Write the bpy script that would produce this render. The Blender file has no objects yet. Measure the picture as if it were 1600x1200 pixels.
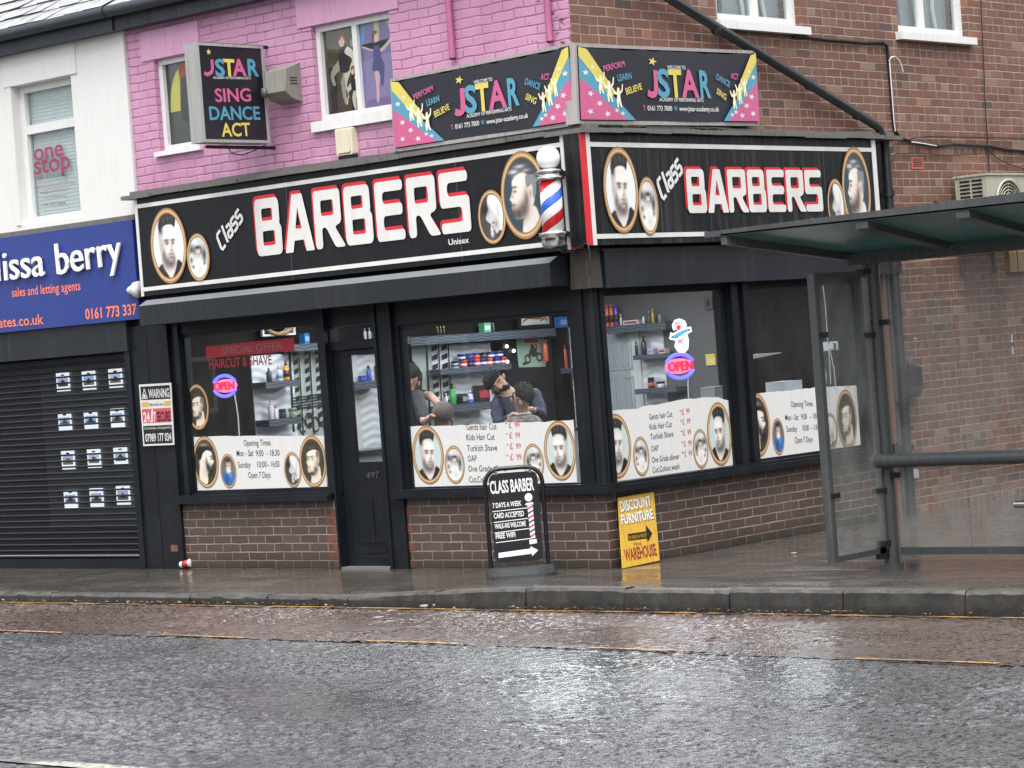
import bpy, math, random
from mathutils import Vector, noise as mnoise
random.seed(11)
S = bpy.context.scene
COL = S.collection
R = math.radians
Z = Vector((0, 0, 1))

# ------------------------------------------------------------------ camera
YAW, PITCH, ROLL, FPX = 0.72471993, -0.0121334, -0.07487475, 3928.984
CAM = Vector((12.533, -15.158, 1.74))
_f = Vector((-math.sin(YAW) * math.cos(PITCH), math.cos(YAW) * math.cos(PITCH), math.sin(PITCH)))
_r0 = Vector((math.cos(YAW), math.sin(YAW), 0))
_u0 = _r0.cross(_f)
_r = math.cos(ROLL) * _r0 + math.sin(ROLL) * _u0
_u = -math.sin(ROLL) * _r0 + math.cos(ROLL) * _u0
cd = bpy.data.cameras.new('camera')
cam = bpy.data.objects.new('camera', cd)
COL.objects.link(cam)
cd.sensor_width = 36.0
cd.lens = FPX / 1600 * 36
cd.clip_start = 0.1
cd.clip_end = 600
M3 = cam.matrix_world.to_3x3()
for i in range(3):
    M3[i][0], M3[i][1], M3[i][2] = _r[i], _u[i], -_f[i]
cam.matrix_world = M3.to_4x4()
cam.location = CAM
S.camera = cam

# ------------------------------------------------------------------ light
world = bpy.data.worlds.new('World')
S.world = world
world.use_nodes = True
wt = world.node_tree
bg = wt.nodes['Background']
sky = wt.nodes.new('ShaderNodeTexSky')
sky.sky_type = 'NISHITA'
sky.sun_disc = False
sky.sun_elevation = R(66)
sky.sun_rotation = R(140)
sky.air_density = 1.0
sky.dust_density = 4.0
hs = wt.nodes.new('ShaderNodeHueSaturation')
hs.inputs['Saturation'].default_value = 0.22
wt.links.new(sky.outputs[0], hs.inputs['Color'])
wt.links.new(hs.outputs[0], bg.inputs['Color'])
bg.inputs['Strength'].default_value = 0.15
sd = bpy.data.lights.new('sun', 'SUN')
sd.energy = 1.3
sd.angle = R(60)
sd.color = (1.0, 0.97, 0.93)
sun = bpy.data.objects.new('sun', sd)
COL.objects.link(sun)
sun.rotation_euler = (R(24), 0, R(40))
S.view_settings.view_transform = 'Standard'
S.view_settings.look = 'None'
S.view_settings.exposure = 1.38
S.view_settings.gamma = 1.0
S.cycles.use_denoising = True
S.cycles.denoising_prefilter = 'NONE'
S.cycles.max_bounces = 6
S.cycles.transparent_max_bounces = 16

# ------------------------------------------------------------------ planes


class Face:
    """a real plane of the place: origin, u along it, n out of it, v up"""
    def __init__(s, o, u, n, v=Z):
        s.o, s.u, s.n, s.v = Vector(o), Vector(u).normalized(), Vector(n).normalized(), Vector(v).normalized()

    def w(s, u, v, d=0.0):
        return s.o + s.u * u + s.v * v + s.n * d

    def px(s, x, y, d=0.0):
        r = _r * ((x - 800) / FPX) - _u * ((y - 600) / FPX) + _f
        t = (s.n.dot(s.o - CAM) + d) / s.n.dot(r)
        q = CAM + r * t - s.o
        return (q.dot(s.u), q.dot(s.v))

    def poly(s, pts, d=0.0):
        return [s.px(x, y, d) for x, y in pts]


def ground(x, y, z=0.0):
    r = _r * ((x - 800) / FPX) - _u * ((y - 600) / FPX) + _f
    return CAM + r * ((z - CAM.z) / r.z)


A = Face((0, 0, 0), (1, 0, 0), (0, -1, 0))     # shop front
B = Face((0, 0, 0), (0, 1, 0), (1, 0, 0))      # gable side
XL, YB = -5.3, 6.0                             # party wall, back wall of the room
L = Face((XL, 0, 0), (0, 1, 0), (1, 0, 0))     # inside: left wall
K = Face((0, YB, 0), (1, 0, 0), (0, -1, 0))    # inside: back wall
GR = Face((0, 0, 0), (1, 0, 0), (0, 0, 1), (0, 1, 0))

# ------------------------------------------------------------------ materials


def lin(c):
    c = c / 255.0
    return c / 12.92 if c <= 0.04045 else ((c + 0.055) / 1.055) ** 2.4


class NT:
    def __init__(s, name):
        s.mat = bpy.data.materials.new(name)
        s.mat.use_nodes = True
        s.t = s.mat.node_tree
        s.b = s.t.nodes['Principled BSDF']
        s.out = s.t.nodes['Material Output']

    def put(s, inp, v):
        if v is None:
            return
        if hasattr(v, 'is_linked'):
            s.t.links.new(v, inp)
        else:
            if isinstance(v, (tuple, list)) and len(v) == 3 and inp.type == 'RGBA':
                v = tuple(v) + (1,)
            inp.default_value = v

    def n(s, typ, ins=None, **kw):
        nd = s.t.nodes.new(typ)
        for k, v in kw.items():
            setattr(nd, k, v)
        for k, v in (ins or {}).items():
            s.put(nd.inputs[k], v)
        return nd

    def m(s, op, a, b=None, c=None, clamp=False):
        nd = s.n('ShaderNodeMath', operation=op, use_clamp=clamp)
        for i, v in enumerate((a, b, c)):
            s.put(nd.inputs[i], v)
        return nd.outputs[0]

    def mix(s, f, a, b, blend='MIX'):
        nd = s.n('ShaderNodeMix', data_type='RGBA', blend_type=blend)
        s.put(nd.inputs[0], f)
        s.put(nd.inputs[6], a)
        s.put(nd.inputs[7], b)
        return nd.outputs[2]

    def pos(s, sx=1, sy=1, sz=1):
        g = s.n('ShaderNodeNewGeometry')
        mp = s.n('ShaderNodeMapping', {'Vector': g.outputs['Position'], 'Scale': (sx, sy, sz)})
        return mp.outputs[0]

    def noise(s, vec, scale, detail=3, rough=0.55, lo=None, hi=None):
        nd = s.n('ShaderNodeTexNoise', {'Vector': vec, 'Scale': scale, 'Detail': detail, 'Roughness': rough})
        o = nd.outputs[0]
        if lo is not None:
            o = s.n('ShaderNodeMapRange', {0: o, 1: lo, 2: hi}).outputs[0]
        return o

    def ramp(s, f, stops):
        nd = s.n('ShaderNodeValToRGB', {0: f})
        e = nd.color_ramp.elements
        while len(e) < len(stops):
            e.new(0.5)
        for el, (p, c) in zip(e, stops):
            el.position = p
            el.color = tuple(c) + (1,)
        return nd.outputs[0]

    def bump(s, h, strength=0.5, dist=0.01):
        nd = s.n('ShaderNodeBump', {'Height': h, 'Strength': strength, 'Distance': dist})
        s.t.links.new(nd.outputs[0], s.b.inputs['Normal'])

    def set(s, **kw):
        for k, v in kw.items():
            s.put(s.b.inputs[k.replace('_', ' ')], v)
        return s.mat


_mc = {}


def col(r, g, b, rough=0.5, metal=0.0, dirt=0.12, k=0.88):
    """paint or print of one colour (as an eye sees it next to white paper), with faint grime"""
    key = (r, g, b, rough, metal, dirt, k)
    if key in _mc:
        return _mc[key]
    t = NT('paint_%d_%d_%d' % (r, g, b))
    c = tuple(lin(x) * k for x in (r, g, b))
    if dirt:
        v = t.pos(3, 3, 1.2)
        f = t.noise(v, 2.2, 5, 0.65, 0.35, 0.75)
        cc = t.mix(t.m('MULTIPLY', f, dirt), c, tuple(x * 0.35 + 0.006 for x in c))
    else:
        cc = c
    t.set(Base_Color=cc, Roughness=rough, Metallic=metal)
    _mc[key] = t.mat
    return t.mat


def glow(name, rgb, strength):
    t = NT(name)
    c = tuple(lin(x) for x in rgb)
    t.set(Base_Color=c, Emission_Color=c, Emission_Strength=strength, Roughness=0.4)
    return t.mat


def brick(name, tones, mortar, rough=0.75, header=0, bump=0.5, joint=0.009, wet=0.0, stain=0.3, moss=False, bw=0.225, bh=0.075, drips=0.0):
    t = NT(name)
    g = t.n('ShaderNodeNewGeometry')
    wob = t.n('ShaderNodeTexNoise', {'Vector': g.outputs['Position'], 'Scale': 7.0, 'Detail': 4.0})
    sp = t.n('ShaderNodeSeparateXYZ', {0: g.outputs['Position']})
    ws = t.n('ShaderNodeSeparateColor', {0: wob.outputs[1]})
    u = t.m('ADD', t.m('ADD', sp.outputs[0], sp.outputs[1]), t.m('MULTIPLY', t.m('SUBTRACT', ws.outputs[0], 0.5), 0.02))
    z = t.m('ADD', sp.outputs[2], t.m('MULTIPLY', t.m('SUBTRACT', ws.outputs[1], 0.5), 0.014))
    zr = t.m('DIVIDE', z, bh)
    row = t.m('FLOOR', zr)
    w = bw
    if header:
        isH = t.m('LESS_THAN', t.m('FLOORED_MODULO', row, float(header)), 0.5)
        w = t.m('SUBTRACT', bw, t.m('MULTIPLY', isH, bw * 0.5))
    ur = t.m('ADD', t.m('DIVIDE', u, w), t.m('MULTIPLY', t.m('FLOORED_MODULO', row, 2.0), 0.5))
    colm = t.m('FLOOR', ur)
    fu = t.m('MULTIPLY', t.m('SUBTRACT', ur, colm), w)
    fz = t.m('MULTIPLY', t.m('SUBTRACT', zr, row), bh)
    du = t.m('MINIMUM', fu, t.m('SUBTRACT', w, fu))
    dz = t.m('MINIMUM', fz, t.m('SUBTRACT', bh, fz))
    d = t.m('MINIMUM', du, dz)
    mask = t.n('ShaderNodeMapRange', {0: d, 1: joint * 0.35, 2: joint * 0.8}).outputs[0]
    cv = t.n('ShaderNodeCombineXYZ', {0: colm, 1: row})
    wn = t.n('ShaderNodeTexWhiteNoise', {0: cv.outputs[0]}, noise_dimensions='2D')
    bc = t.ramp(wn.outputs[0], tones)
    fine = t.noise(g.outputs['Position'], 55, 4, 0.7)
    bc = t.mix(t.m('MULTIPLY', fine, 0.36), bc, tuple(x * 0.45 for x in tones[0][1]), 'MIX')
    patch = t.noise(t.pos(1, 1, 1.6), 0.9, 5, 0.6, 0.35, 0.7)
    bc = t.mix(t.m('MULTIPLY', patch, stain), bc, tuple(x * 0.5 for x in tones[0][1]))
    mc = t.mix(t.noise(g.outputs['Position'], 4, 4, 0.6, 0.4, 0.7), mortar, tuple(x * 0.45 for x in mortar))
    c = t.mix(mask, mc, bc)
    if drips:
        st = t.noise(t.pos(9, 9, 0.5), 2.0, 4, 0.7, 0.62, 0.75)
        c = t.mix(t.m('MULTIPLY', st, drips), c, (0.3, 0.28, 0.26))
    if moss:
        low = t.n('ShaderNodeMapRange', {0: sp.outputs[2], 1: 0.16, 2: 0.0}).outputs[0]
        c = t.mix(t.m('MULTIPLY', low, 0.7), c, (0.012, 0.013, 0.008))
    t.set(Base_Color=c, Roughness=t.m('SUBTRACT', rough, t.m('MULTIPLY', patch, wet)))
    t.bump(t.m('ADD', mask, t.m('MULTIPLY', fine, 0.5)), bump, 0.008)
    return t.mat


M_GABLE = brick('gable_brick', [(0.0, (0.14, 0.064, 0.045)), (0.35, (0.2, 0.085, 0.056)), (0.6, (0.155, 0.078, 0.058)), (0.78, (0.225, 0.122, 0.083)), (0.88, (0.08, 0.053, 0.048)), (0.95, (0.3, 0.13, 0.075)), (1.0, (0.24, 0.19, 0.14))],
                (0.3, 0.24, 0.195), header=4, stain=0.3, drips=0.3)
M_RISER = brick('plinth_brick', [(0.0, (0.075, 0.05, 0.043)), (0.5, (0.095, 0.06, 0.05)), (0.85, (0.11, 0.067, 0.054)), (1.0, (0.06, 0.044, 0.04))],
                (0.27, 0.22, 0.175), rough=0.6, wet=0.2, moss=True, stain=0.3)
M_FARBRICK = brick('far_brick', [(0.0, (0.05, 0.026, 0.021)), (1.0, (0.08, 0.04, 0.03))], (0.09, 0.07, 0.06), header=5)


def pink_brick():
    t = NT('pink_painted_brick')
    g = t.n('ShaderNodeNewGeometry')
    wob = t.n('ShaderNodeTexNoise', {'Vector': g.outputs['Position'], 'Scale': 6.0, 'Detail': 6.0})
    sp = t.n('ShaderNodeSeparateXYZ', {0: g.outputs['Position']})
    ws = t.n('ShaderNodeSeparateColor', {0: wob.outputs[1]})
    u = t.m('ADD', t.m('ADD', sp.outputs[0], sp.outputs[1]), t.m('MULTIPLY', t.m('SUBTRACT', ws.outputs[0], 0.5), 0.05))
    z = t.m('ADD', sp.outputs[2], t.m('MULTIPLY', t.m('SUBTRACT', ws.outputs[1], 0.5), 0.03))
    zr = t.m('DIVIDE', z, 0.077)
    row = t.m('FLOOR', zr)
    ur = t.m('ADD', t.m('DIVIDE', u, 0.23), t.m('MULTIPLY', t.m('FLOORED_MODULO', row, 2.0), 0.5))
    fu = t.m('MULTIPLY', t.m('FRACT', ur), 0.23)
    fz = t.m('MULTIPLY', t.m('FRACT', zr), 0.077)
    d = t.m('MINIMUM', t.m('MINIMUM', fu, t.m('SUBTRACT', 0.23, fu)), t.m('MINIMUM', fz, t.m('SUBTRACT', 0.077, fz)))
    mask = t.n('ShaderNodeMapRange', {0: d, 1: 0.001, 2: 0.009}).outputs[0]
    worn = t.noise(g.outputs['Position'], 2.6, 4, 0.6, 0.42, 0.62)
    fine = t.noise(g.outputs['Position'], 40, 4, 0.7)
    base = t.mix(t.noise(t.pos(1, 1, 0.6), 1.6, 5, 0.6, 0.3, 0.75), (0.5, 0.25, 0.385), (0.37, 0.165, 0.27))
    base = t.mix(t.m('MULTIPLY', fine, 0.15), base, (0.6, 0.36, 0.5))
    jc = t.m('MULTIPLY', t.m('SUBTRACT', 1.0, mask), t.m('ADD', 0.06, t.m('MULTIPLY', worn, 0.62)))
    base = t.mix(jc, base, (0.14, 0.05, 0.095))
    # paint flaking off the corner bricks and here and there elsewhere
    near = t.n('ShaderNodeMapRange', {0: sp.outputs[0], 1: -0.6, 2: -0.02}).outputs[0]
    fl = t.noise(t.pos(1, 1, 1.4), 9, 5, 0.7)
    peel = t.n('ShaderNodeMapRange', {0: t.m('ADD', fl, t.m('MULTIPLY', near, 0.17)), 1: 0.69, 2: 0.715}).outputs[0]
    base = t.mix(peel, base, t.mix(fine, (0.04, 0.028, 0.026), (0.2, 0.13, 0.11)))
    soot = t.m('MULTIPLY', t.n('ShaderNodeMapRange', {0: sp.outputs[2], 1: 3.95, 2: 3.35}).outputs[0], t.noise(t.pos(4, 4, 0.8), 1.5, 4, 0.6, 0.45, 0.75))
    base = t.mix(t.m('MULTIPLY', soot, 0.65), base, (0.16, 0.07, 0.11))
    t.set(Base_Color=base, Roughness=0.55)
    t.bump(t.m('ADD', t.m('ADD', mask, t.m('MULTIPLY', fine, 0.35)), t.m('MULTIPLY', peel, -0.5)), 0.55, 0.012)
    return t.mat


M_PINK = pink_brick()


def streaky(name, a, b, rough=0.45, sz=0.35, amount=1.0, spec=0.5):
    t = NT(name)
    st = t.noise(t.pos(11, 11, sz), 3.0, 5, 0.7, 0.45, 0.8)
    bl = t.noise(t.pos(1, 1, 1), 1.7, 4, 0.6, 0.4, 0.7)
    c = t.mix(t.m('MULTIPLY', t.m('MULTIPLY', st, t.m('ADD', 0.3, bl)), amount), a, b)
    t.set(Base_Color=c, Roughness=t.m('ADD', rough, t.m('MULTIPLY', bl, 0.2)), Specular_IOR_Level=spec)
    t.bump(t.noise(t.pos(3, 3, 1), 9, 3), 0.15, 0.004)
    return t.mat


M_BLACK = streaky('black_paint', (0.005, 0.0068, 0.0098), (0.018, 0.021, 0.026), 0.36, 0.35, 0.8, 0.3)
M_BLACKSIGN = streaky('black_sign_board', (0.0055, 0.006, 0.008), (0.024, 0.024, 0.026), 0.42, 0.25, 0.6, 0.3)
M_BLACKSIGN2 = streaky('black_sign_board_streaked', (0.0055, 0.006, 0.008), (0.16, 0.16, 0.16), 0.42, 0.22, 0.4, 0.3)
M_BOX = streaky('shutter_box_paint', (0.011, 0.0135, 0.0175), (0.03, 0.0335, 0.039), 0.45, 0.2, 0.8, 0.35)
M_RENDER = streaky('white_render', (0.6, 0.6, 0.58), (0.46, 0.46, 0.435), 0.7, 0.5, 0.6)
M_UPVC = streaky('white_plastic', (0.64, 0.64, 0.63), (0.36, 0.36, 0.33), 0.35, 0.6, 0.6)
M_LEDGE = streaky('weathered_lead', (0.12, 0.115, 0.11), (0.03, 0.032, 0.03), 0.6, 1.5)
M_NAVY = streaky('navy_gutter', (0.016, 0.021, 0.032), (0.06, 0.065, 0.07), 0.5, 0.5)
M_BLUE = streaky('blue_sign_board', (0.016, 0.035, 0.19), (0.03, 0.05, 0.2), 0.4, 0.3, 0.8)
M_SHELTER = streaky('shelter_grey_paint', (0.045, 0.05, 0.052), (0.1, 0.105, 0.1), 0.35, 0.4)
M_STEEL = col(190, 192, 195, 0.25, 1.0, 0.2)
M_CHROME = col(215, 215, 212, 0.12, 1.0, 0.15)
M_WHITE = col(238, 238, 234, 0.5, 0, 0.25, 0.72)
M_RED = col(205, 40, 48, 0.5)
M_DARK = col(24, 27, 33, 0.5)
M_RUBBER = streaky('rubber_base', (0.02, 0.022, 0.025), (0.05, 0.05, 0.05), 0.4, 1.0)
M_CABLE = col(30, 28, 28, 0.6)
M_PIPE = streaky('black_downpipe', (0.014, 0.016, 0.018), (0.05, 0.052, 0.055), 0.35, 0.3)
M_PINKPIPE = col(180, 98, 142, 0.5, 0, 0.4)
M_WOOD = col(150, 118, 78, 0.6, 0, 0.4)
M_SKIN = col(214, 168, 146, 0.55, 0, 0.0)
M_ACRYL = None


def glass(name, tint=(1, 1, 1), grime=0.0, ior=1.5, refl=1.0):
    t = NT(name)
    tr = t.n('ShaderNodeBsdfTransparent', {'Color': tuple(tint) + (1,)})
    gl = t.n('ShaderNodeBsdfGlossy', {'Color': (refl, refl, refl, 1), 'Roughness': 0.015})
    gg = t.n('ShaderNodeNewGeometry')
    vm = t.n('ShaderNodeVectorMath', {0: gg.outputs['Normal'], 1: gg.outputs['Incoming']}, operation='DOT_PRODUCT')
    cs = t.m('SUBTRACT', 1.0, t.m('ABSOLUTE', vm.outputs['Value']), clamp=True)
    fr = t.n('ShaderNodeMath', {0: t.m('MULTIPLY', t.m('POWER', cs, 5.0), 0.96), 1: 0.04}, operation='ADD')
    mx = t.n('ShaderNodeMixShader')
    t.t.links.new(fr.outputs[0], mx.inputs[0])
    t.t.links.new(tr.outputs[0], mx.inputs[1])
    t.t.links.new(gl.outputs[0], mx.inputs[2])
    out = mx
    if grime:
        df = t.n('ShaderNodeBsdfDiffuse', {'Color': (0.32, 0.33, 0.32, 1)})
        st = t.noise(t.pos(2.2, 2.2, 1.1), 2.0, 5, 0.62, 0.25, 0.8)
        m2 = t.n('ShaderNodeMixShader')
        t.t.links.new(t.m('MULTIPLY', st, grime), m2.inputs[0])
        t.t.links.new(mx.outputs[0], m2.inputs[1])
        t.t.links.new(df.outputs[0], m2.inputs[2])
        out = m2
    t.t.links.new(out.outputs[0], t.out.inputs[0])
    return t.mat


M_GLASS = glass('shop_glass', (0.93, 0.95, 0.96), 0.05)
M_SHGLASS = glass('shelter_glass', (0.92, 0.94, 0.94), 0.42)
M_WINGLASS = glass('house_glass', (0.9, 0.93, 0.93), 0.03)


def perforated():
    t = NT('perforated_steel')
    tr = t.n('ShaderNodeBsdfTransparent')
    t.set(Base_Color=(0.03, 0.033, 0.038), Roughness=0.4)
    mx = t.n('ShaderNodeMixShader', {0: 0.3})
    t.t.links.new(tr.outputs[0], mx.inputs[1])
    t.t.links.new(t.b.outputs[0], mx.inputs[2])
    t.t.links.new(mx.outputs[0], t.out.inputs[0])
    return t.mat


M_PERF = perforated()


def asphalt(name, a, b, rlo=0.12, rhi=0.4, bs=1.0, dark=0.45):
    t = NT(name)
    p = t.pos(1, 1, 1)
    chip = t.n('ShaderNodeTexVoronoi', {'Vector': p, 'Scale': 34.0, 'Randomness': 1.0}, feature='F1').outputs[0]
    g2 = t.noise(p, 26, 4, 0.72)
    med = t.noise(t.pos(1.0, 1.0, 1), 6, 4, 0.6)
    big = t.noise(t.pos(0.45, 1.0, 1), 0.75, 4, 0.55, 0.33, 0.68)
    wetm = t.noise(t.pos(0.5, 1.1, 1), 1.1, 5, 0.6, 0.36, 0.66)
    c = t.mix(t.noise(p, 60, 3, 0.7, 0.35, 0.7), a, b)
    c = t.mix(t.m('MULTIPLY', big, 0.5), c, tuple(x * dark for x in a))
    gap = t.n('ShaderNodeMapRange', {0: t.noise(t.pos(1.0, 0.75, 1), 34, 3, 0.6), 1: 0.5, 2: 0.38}).outputs[0]
    c = t.mix(t.m('MULTIPLY', gap, 0.85), c, (0.008, 0.008, 0.009))
    r = t.m('ADD', rlo, t.m('MULTIPLY', wetm, rhi - rlo))
    t.set(Base_Color=c, Roughness=r, Specular_IOR_Level=0.5, IOR=1.75)
    h = t.m('ADD', t.m('ADD', t.m('MULTIPLY', chip, 0.8), t.m('MULTIPLY', g2, 1.1)), t.m('MULTIPLY', med, 0.8))
    t.bump(h, 0.25 * bs, 0.006)
    return t.mat


M_ROAD = asphalt('wet_asphalt', (0.06, 0.062, 0.066), (0.17, 0.174, 0.18), 0.12, 0.26)
M_REDLANE = asphalt('wet_red_asphalt', (0.065, 0.045, 0.038), (0.18, 0.13, 0.112), 0.17, 0.34, 0.8)


def flags(name):
    t = NT(name)
    g = t.n('ShaderNodeNewGeometry')
    sp = t.n('ShaderNodeSeparateXYZ', {0: g.outputs['Position']})
    yr = t.m('DIVIDE', t.m('ADD', sp.outputs[1], 0.06), 0.6)
    row = t.m('FLOOR', yr)
    xr = t.m('ADD', t.m('DIVIDE', sp.outputs[0], 0.9), t.m('MULTIPLY', t.m('FLOORED_MODULO', row, 2.0), 0.5))
    cc = t.m('FLOOR', xr)
    fx = t.m('MULTIPLY', t.m('FRACT', xr), 0.9)
    fy = t.m('MULTIPLY', t.m('FRACT', yr), 0.6)
    d = t.m('MINIMUM', t.m('MINIMUM', fx, t.m('SUBTRACT', 0.9, fx)), t.m('MINIMUM', fy, t.m('SUBTRACT', 0.6, fy)))
    mask = t.n('ShaderNodeMapRange', {0: d, 1: 0.003, 2: 0.012}).outputs[0]
    wn = t.n('ShaderNodeTexWhiteNoise', {0: t.n('ShaderNodeCombineXYZ', {0: cc, 1: row}).outputs[0]}, noise_dimensions='2D')
    tone = t.mix(wn.outputs[0], (0.046, 0.04, 0.035), (0.084, 0.074, 0.065))
    tone = t.mix(t.noise(g.outputs['Position'], 3.5, 6, 0.7, 0.35, 0.7), tone, (0.028, 0.025, 0.022))
    tone = t.mix(t.m('MULTIPLY', t.noise(g.outputs['Position'], 60, 3, 0.7), 0.3), tone, (0.16, 0.15, 0.135))
    c = t.mix(mask, (0.02, 0.019, 0.017), tone)
    wet = t.noise(t.pos(0.55, 1.4, 1), 1.6, 5, 0.6, 0.4, 0.62)
    t.set(Base_Color=c, Roughness=t.m('ADD', 0.05, t.m('MULTIPLY', wet, 0.22)), IOR=1.36)
    tilt = t.m('MULTIPLY', wn.outputs[0], 0.3)
    t.bump(t.m('ADD', t.m('ADD', mask, tilt), t.m('ADD', t.m('MULTIPLY', t.noise(g.outputs['Position'], 45, 4, 0.7), t.m('ADD', 0.12, t.m('MULTIPLY', wet, 0.5))), t.m('MULTIPLY', t.noise(g.outputs['Position'], 5, 3), 0.4))), 0.4, 0.006)
    return t.mat


M_PAVE = flags('wet_paving_flags')


def kerbstone():
    t = NT('kerb_concrete')
    g = t.n('ShaderNodeNewGeometry')
    sp = t.n('ShaderNodeSeparateXYZ', {0: g.outputs['Position']})
    n1 = t.noise(g.outputs['Position'], 7, 6, 0.7, 0.3, 0.7)
    n2 = t.noise(t.pos(1, 1, 1), 70, 3, 0.7)
    c = t.mix(n1, (0.016, 0.0155, 0.014), (0.048, 0.045, 0.04))
    c = t.mix(t.m('MULTIPLY', n2, 0.5), c, (0.03, 0.03, 0.028))
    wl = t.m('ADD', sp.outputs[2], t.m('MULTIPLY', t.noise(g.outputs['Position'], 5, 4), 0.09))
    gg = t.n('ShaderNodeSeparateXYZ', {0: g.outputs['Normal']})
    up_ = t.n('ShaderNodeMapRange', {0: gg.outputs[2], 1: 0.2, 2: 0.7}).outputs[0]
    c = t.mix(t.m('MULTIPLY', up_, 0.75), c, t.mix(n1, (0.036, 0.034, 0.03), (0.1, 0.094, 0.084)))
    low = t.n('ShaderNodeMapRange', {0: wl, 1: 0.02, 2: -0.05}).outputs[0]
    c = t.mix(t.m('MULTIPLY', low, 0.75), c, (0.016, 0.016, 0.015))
    t.set(Base_Color=c, Roughness=t.m('ADD', 0.25, t.m('MULTIPLY', n1, 0.3)))
    t.bump(t.m('ADD', n2, n1), 0.4, 0.006)
    return t.mat


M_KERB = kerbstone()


def worn_paint(name, c, under=None, thr=0.5):
    t = NT(name)
    f = t.m('ADD', t.noise(t.pos(1, 1, 1), 22, 5, 0.75, thr - 0.08, thr + 0.07), t.noise(t.pos(1, 1, 1), 2.2, 4, 0.6, 0.5, 0.66), clamp=True)
    t.set(Base_Color=t.mix(f, c, under or tuple(x * 0.15 for x in c)), Roughness=0.3)
    t.bump(t.n('ShaderNodeTexVoronoi', {'Vector': t.pos(), 'Scale': 60.0}).outputs[0], 0.6, 0.008)
    return t.mat


M_YELLOW = worn_paint('worn_yellow_line', (0.42, 0.24, 0.04), (0.045, 0.036, 0.03), 0.56)
M_ORANGE = worn_paint('worn_orange_dash', (0.6, 0.34, 0.1), (0.14, 0.1, 0.08), 0.53)
M_LINE = worn_paint('worn_white_line', (0.4, 0.4, 0.34), (0.12, 0.12, 0.115), 0.56)


def slate():
    t = NT('wet_slate')
    g = t.n('ShaderNodeNewGeometry')
    bt = t.n('ShaderNodeTexBrick', {'Vector': t.n('ShaderNodeMapping', {'Vector': g.outputs['Position'], 'Scale': (1, 1, 1)}).outputs[0], 'Scale': 1.0, 'Mortar Size': 0.008, 'Brick Width': 0.27, 'Row Height': 0.19,
             'Color1': (0.12, 0.125, 0.13, 1), 'Color2': (0.24, 0.245, 0.25, 1), 'Mortar': (0.012, 0.012, 0.014, 1)})
    n = t.noise(t.pos(2, 1, 1), 6, 5, 0.7, 0.35, 0.65)
    t.set(Base_Color=t.mix(n, bt.outputs[0], (0.4, 0.4, 0.4)), Roughness=0.3)
    return t.mat


def ztile():
    t = NT('wavy_white_tile')
    g = t.n('ShaderNodeNewGeometry')
    sp = t.n('ShaderNodeSeparateXYZ', {0: g.outputs['Position']})
    u = t.m('ADD', sp.outputs[0], sp.outputs[1])
    ph = t.m('ADD', t.m('MULTIPLY', sp.outputs[2], 75.0), t.m('MULTIPLY', t.m('SINE', t.m('MULTIPLY', u, 16.0)), 1.6))
    w = t.m('SINE', ph)
    f = t.n('ShaderNodeMapRange', {0: w, 1: -1.0, 2: 1.0}).outputs[0]
    t.set(Base_Color=t.mix(f, (0.55, 0.57, 0.58), (0.74, 0.75, 0.76)), Roughness=0.3)
    t.bump(f, 0.5, 0.01)
    return t.mat


def wavy_slate():
    t = NT('wavy_shelf_edge')
    g = t.n('ShaderNodeNewGeometry')
    sp = t.n('ShaderNodeSeparateXYZ', {0: g.outputs['Position']})
    u = t.m('ADD', sp.outputs[0], sp.outputs[1])
    w = t.m('SINE', t.m('ADD', t.m('MULTIPLY', sp.outputs[2], 190.0), t.m('MULTIPLY', t.m('SINE', t.m('MULTIPLY', u, 26.0)), 1.5)))
    t.set(Base_Color=t.mix(t.n('ShaderNodeMapRange', {0: w, 1: -1.0, 2: 1.0}).outputs[0], (0.035, 0.045, 0.06), (0.1, 0.115, 0.14)), Roughness=0.45)
    return t.mat


M_TILE = ztile()
M_SHELF = wavy_slate()
M_SLATE = slate()

# ------------------------------------------------------------------ mesh building
ROOT = {}


def tag(o, label=None, cat=None, group=None, kind=None):
    if label:
        o['label'] = label
    if cat:
        o['category'] = cat
    if group:
        o['group'] = group
    if kind:
        o['kind'] = kind
    return o


def thing(name, label, cat, loc, group=None):
    o = bpy.data.objects.new(name, None)
    COL.objects.link(o)
    o.location = loc
    o.empty_display_size = 0.2
    ROOT[o] = Vector(loc)
    return tag(o, label, cat, group)


def offset_loop(pts, r, seg=4):
    """round the corners of a closed polygon"""
    out = []
    n = len(pts)
    for i in range(n):
        p0, p1, p2 = Vector(pts[i - 1]), Vector(pts[i]), Vector(pts[(i + 1) % n])
        a, b = p0 - p1, p2 - p1
        k = min(r, a.length * 0.48, b.length * 0.48)
        if k < 1e-6:
            out.append(tuple(p1))
            continue
        a, b = p1 + a.normalized() * k, p1 + b.normalized() * k
        for j in range(seg + 1):
            t = j / seg
            out.append(tuple(a * (1 - t) ** 2 + p1 * 2 * t * (1 - t) + b * t * t))
    return out


def smooth(pts, n=4):
    """closed Catmull-Rom through the points"""
    out = []
    m = len(pts)
    for i in range(m):
        p0, p1, p2, p3 = (Vector(pts[(i + k - 1) % m]) for k in range(4))
        for j in range(n):
            t = j / n
            out.append(tuple(0.5 * ((2 * p1) + (p2 - p0) * t + (2 * p0 - 5 * p1 + 4 * p2 - p3) * t * t + (3 * p1 - p0 - 3 * p2 + p3) * t ** 3)))
    return out


def ell(cx, cy, rx, ry, n=36):
    return [(cx + rx * math.cos(2 * math.pi * i / n), cy + ry * math.sin(2 * math.pi * i / n)) for i in range(n)]


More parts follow.
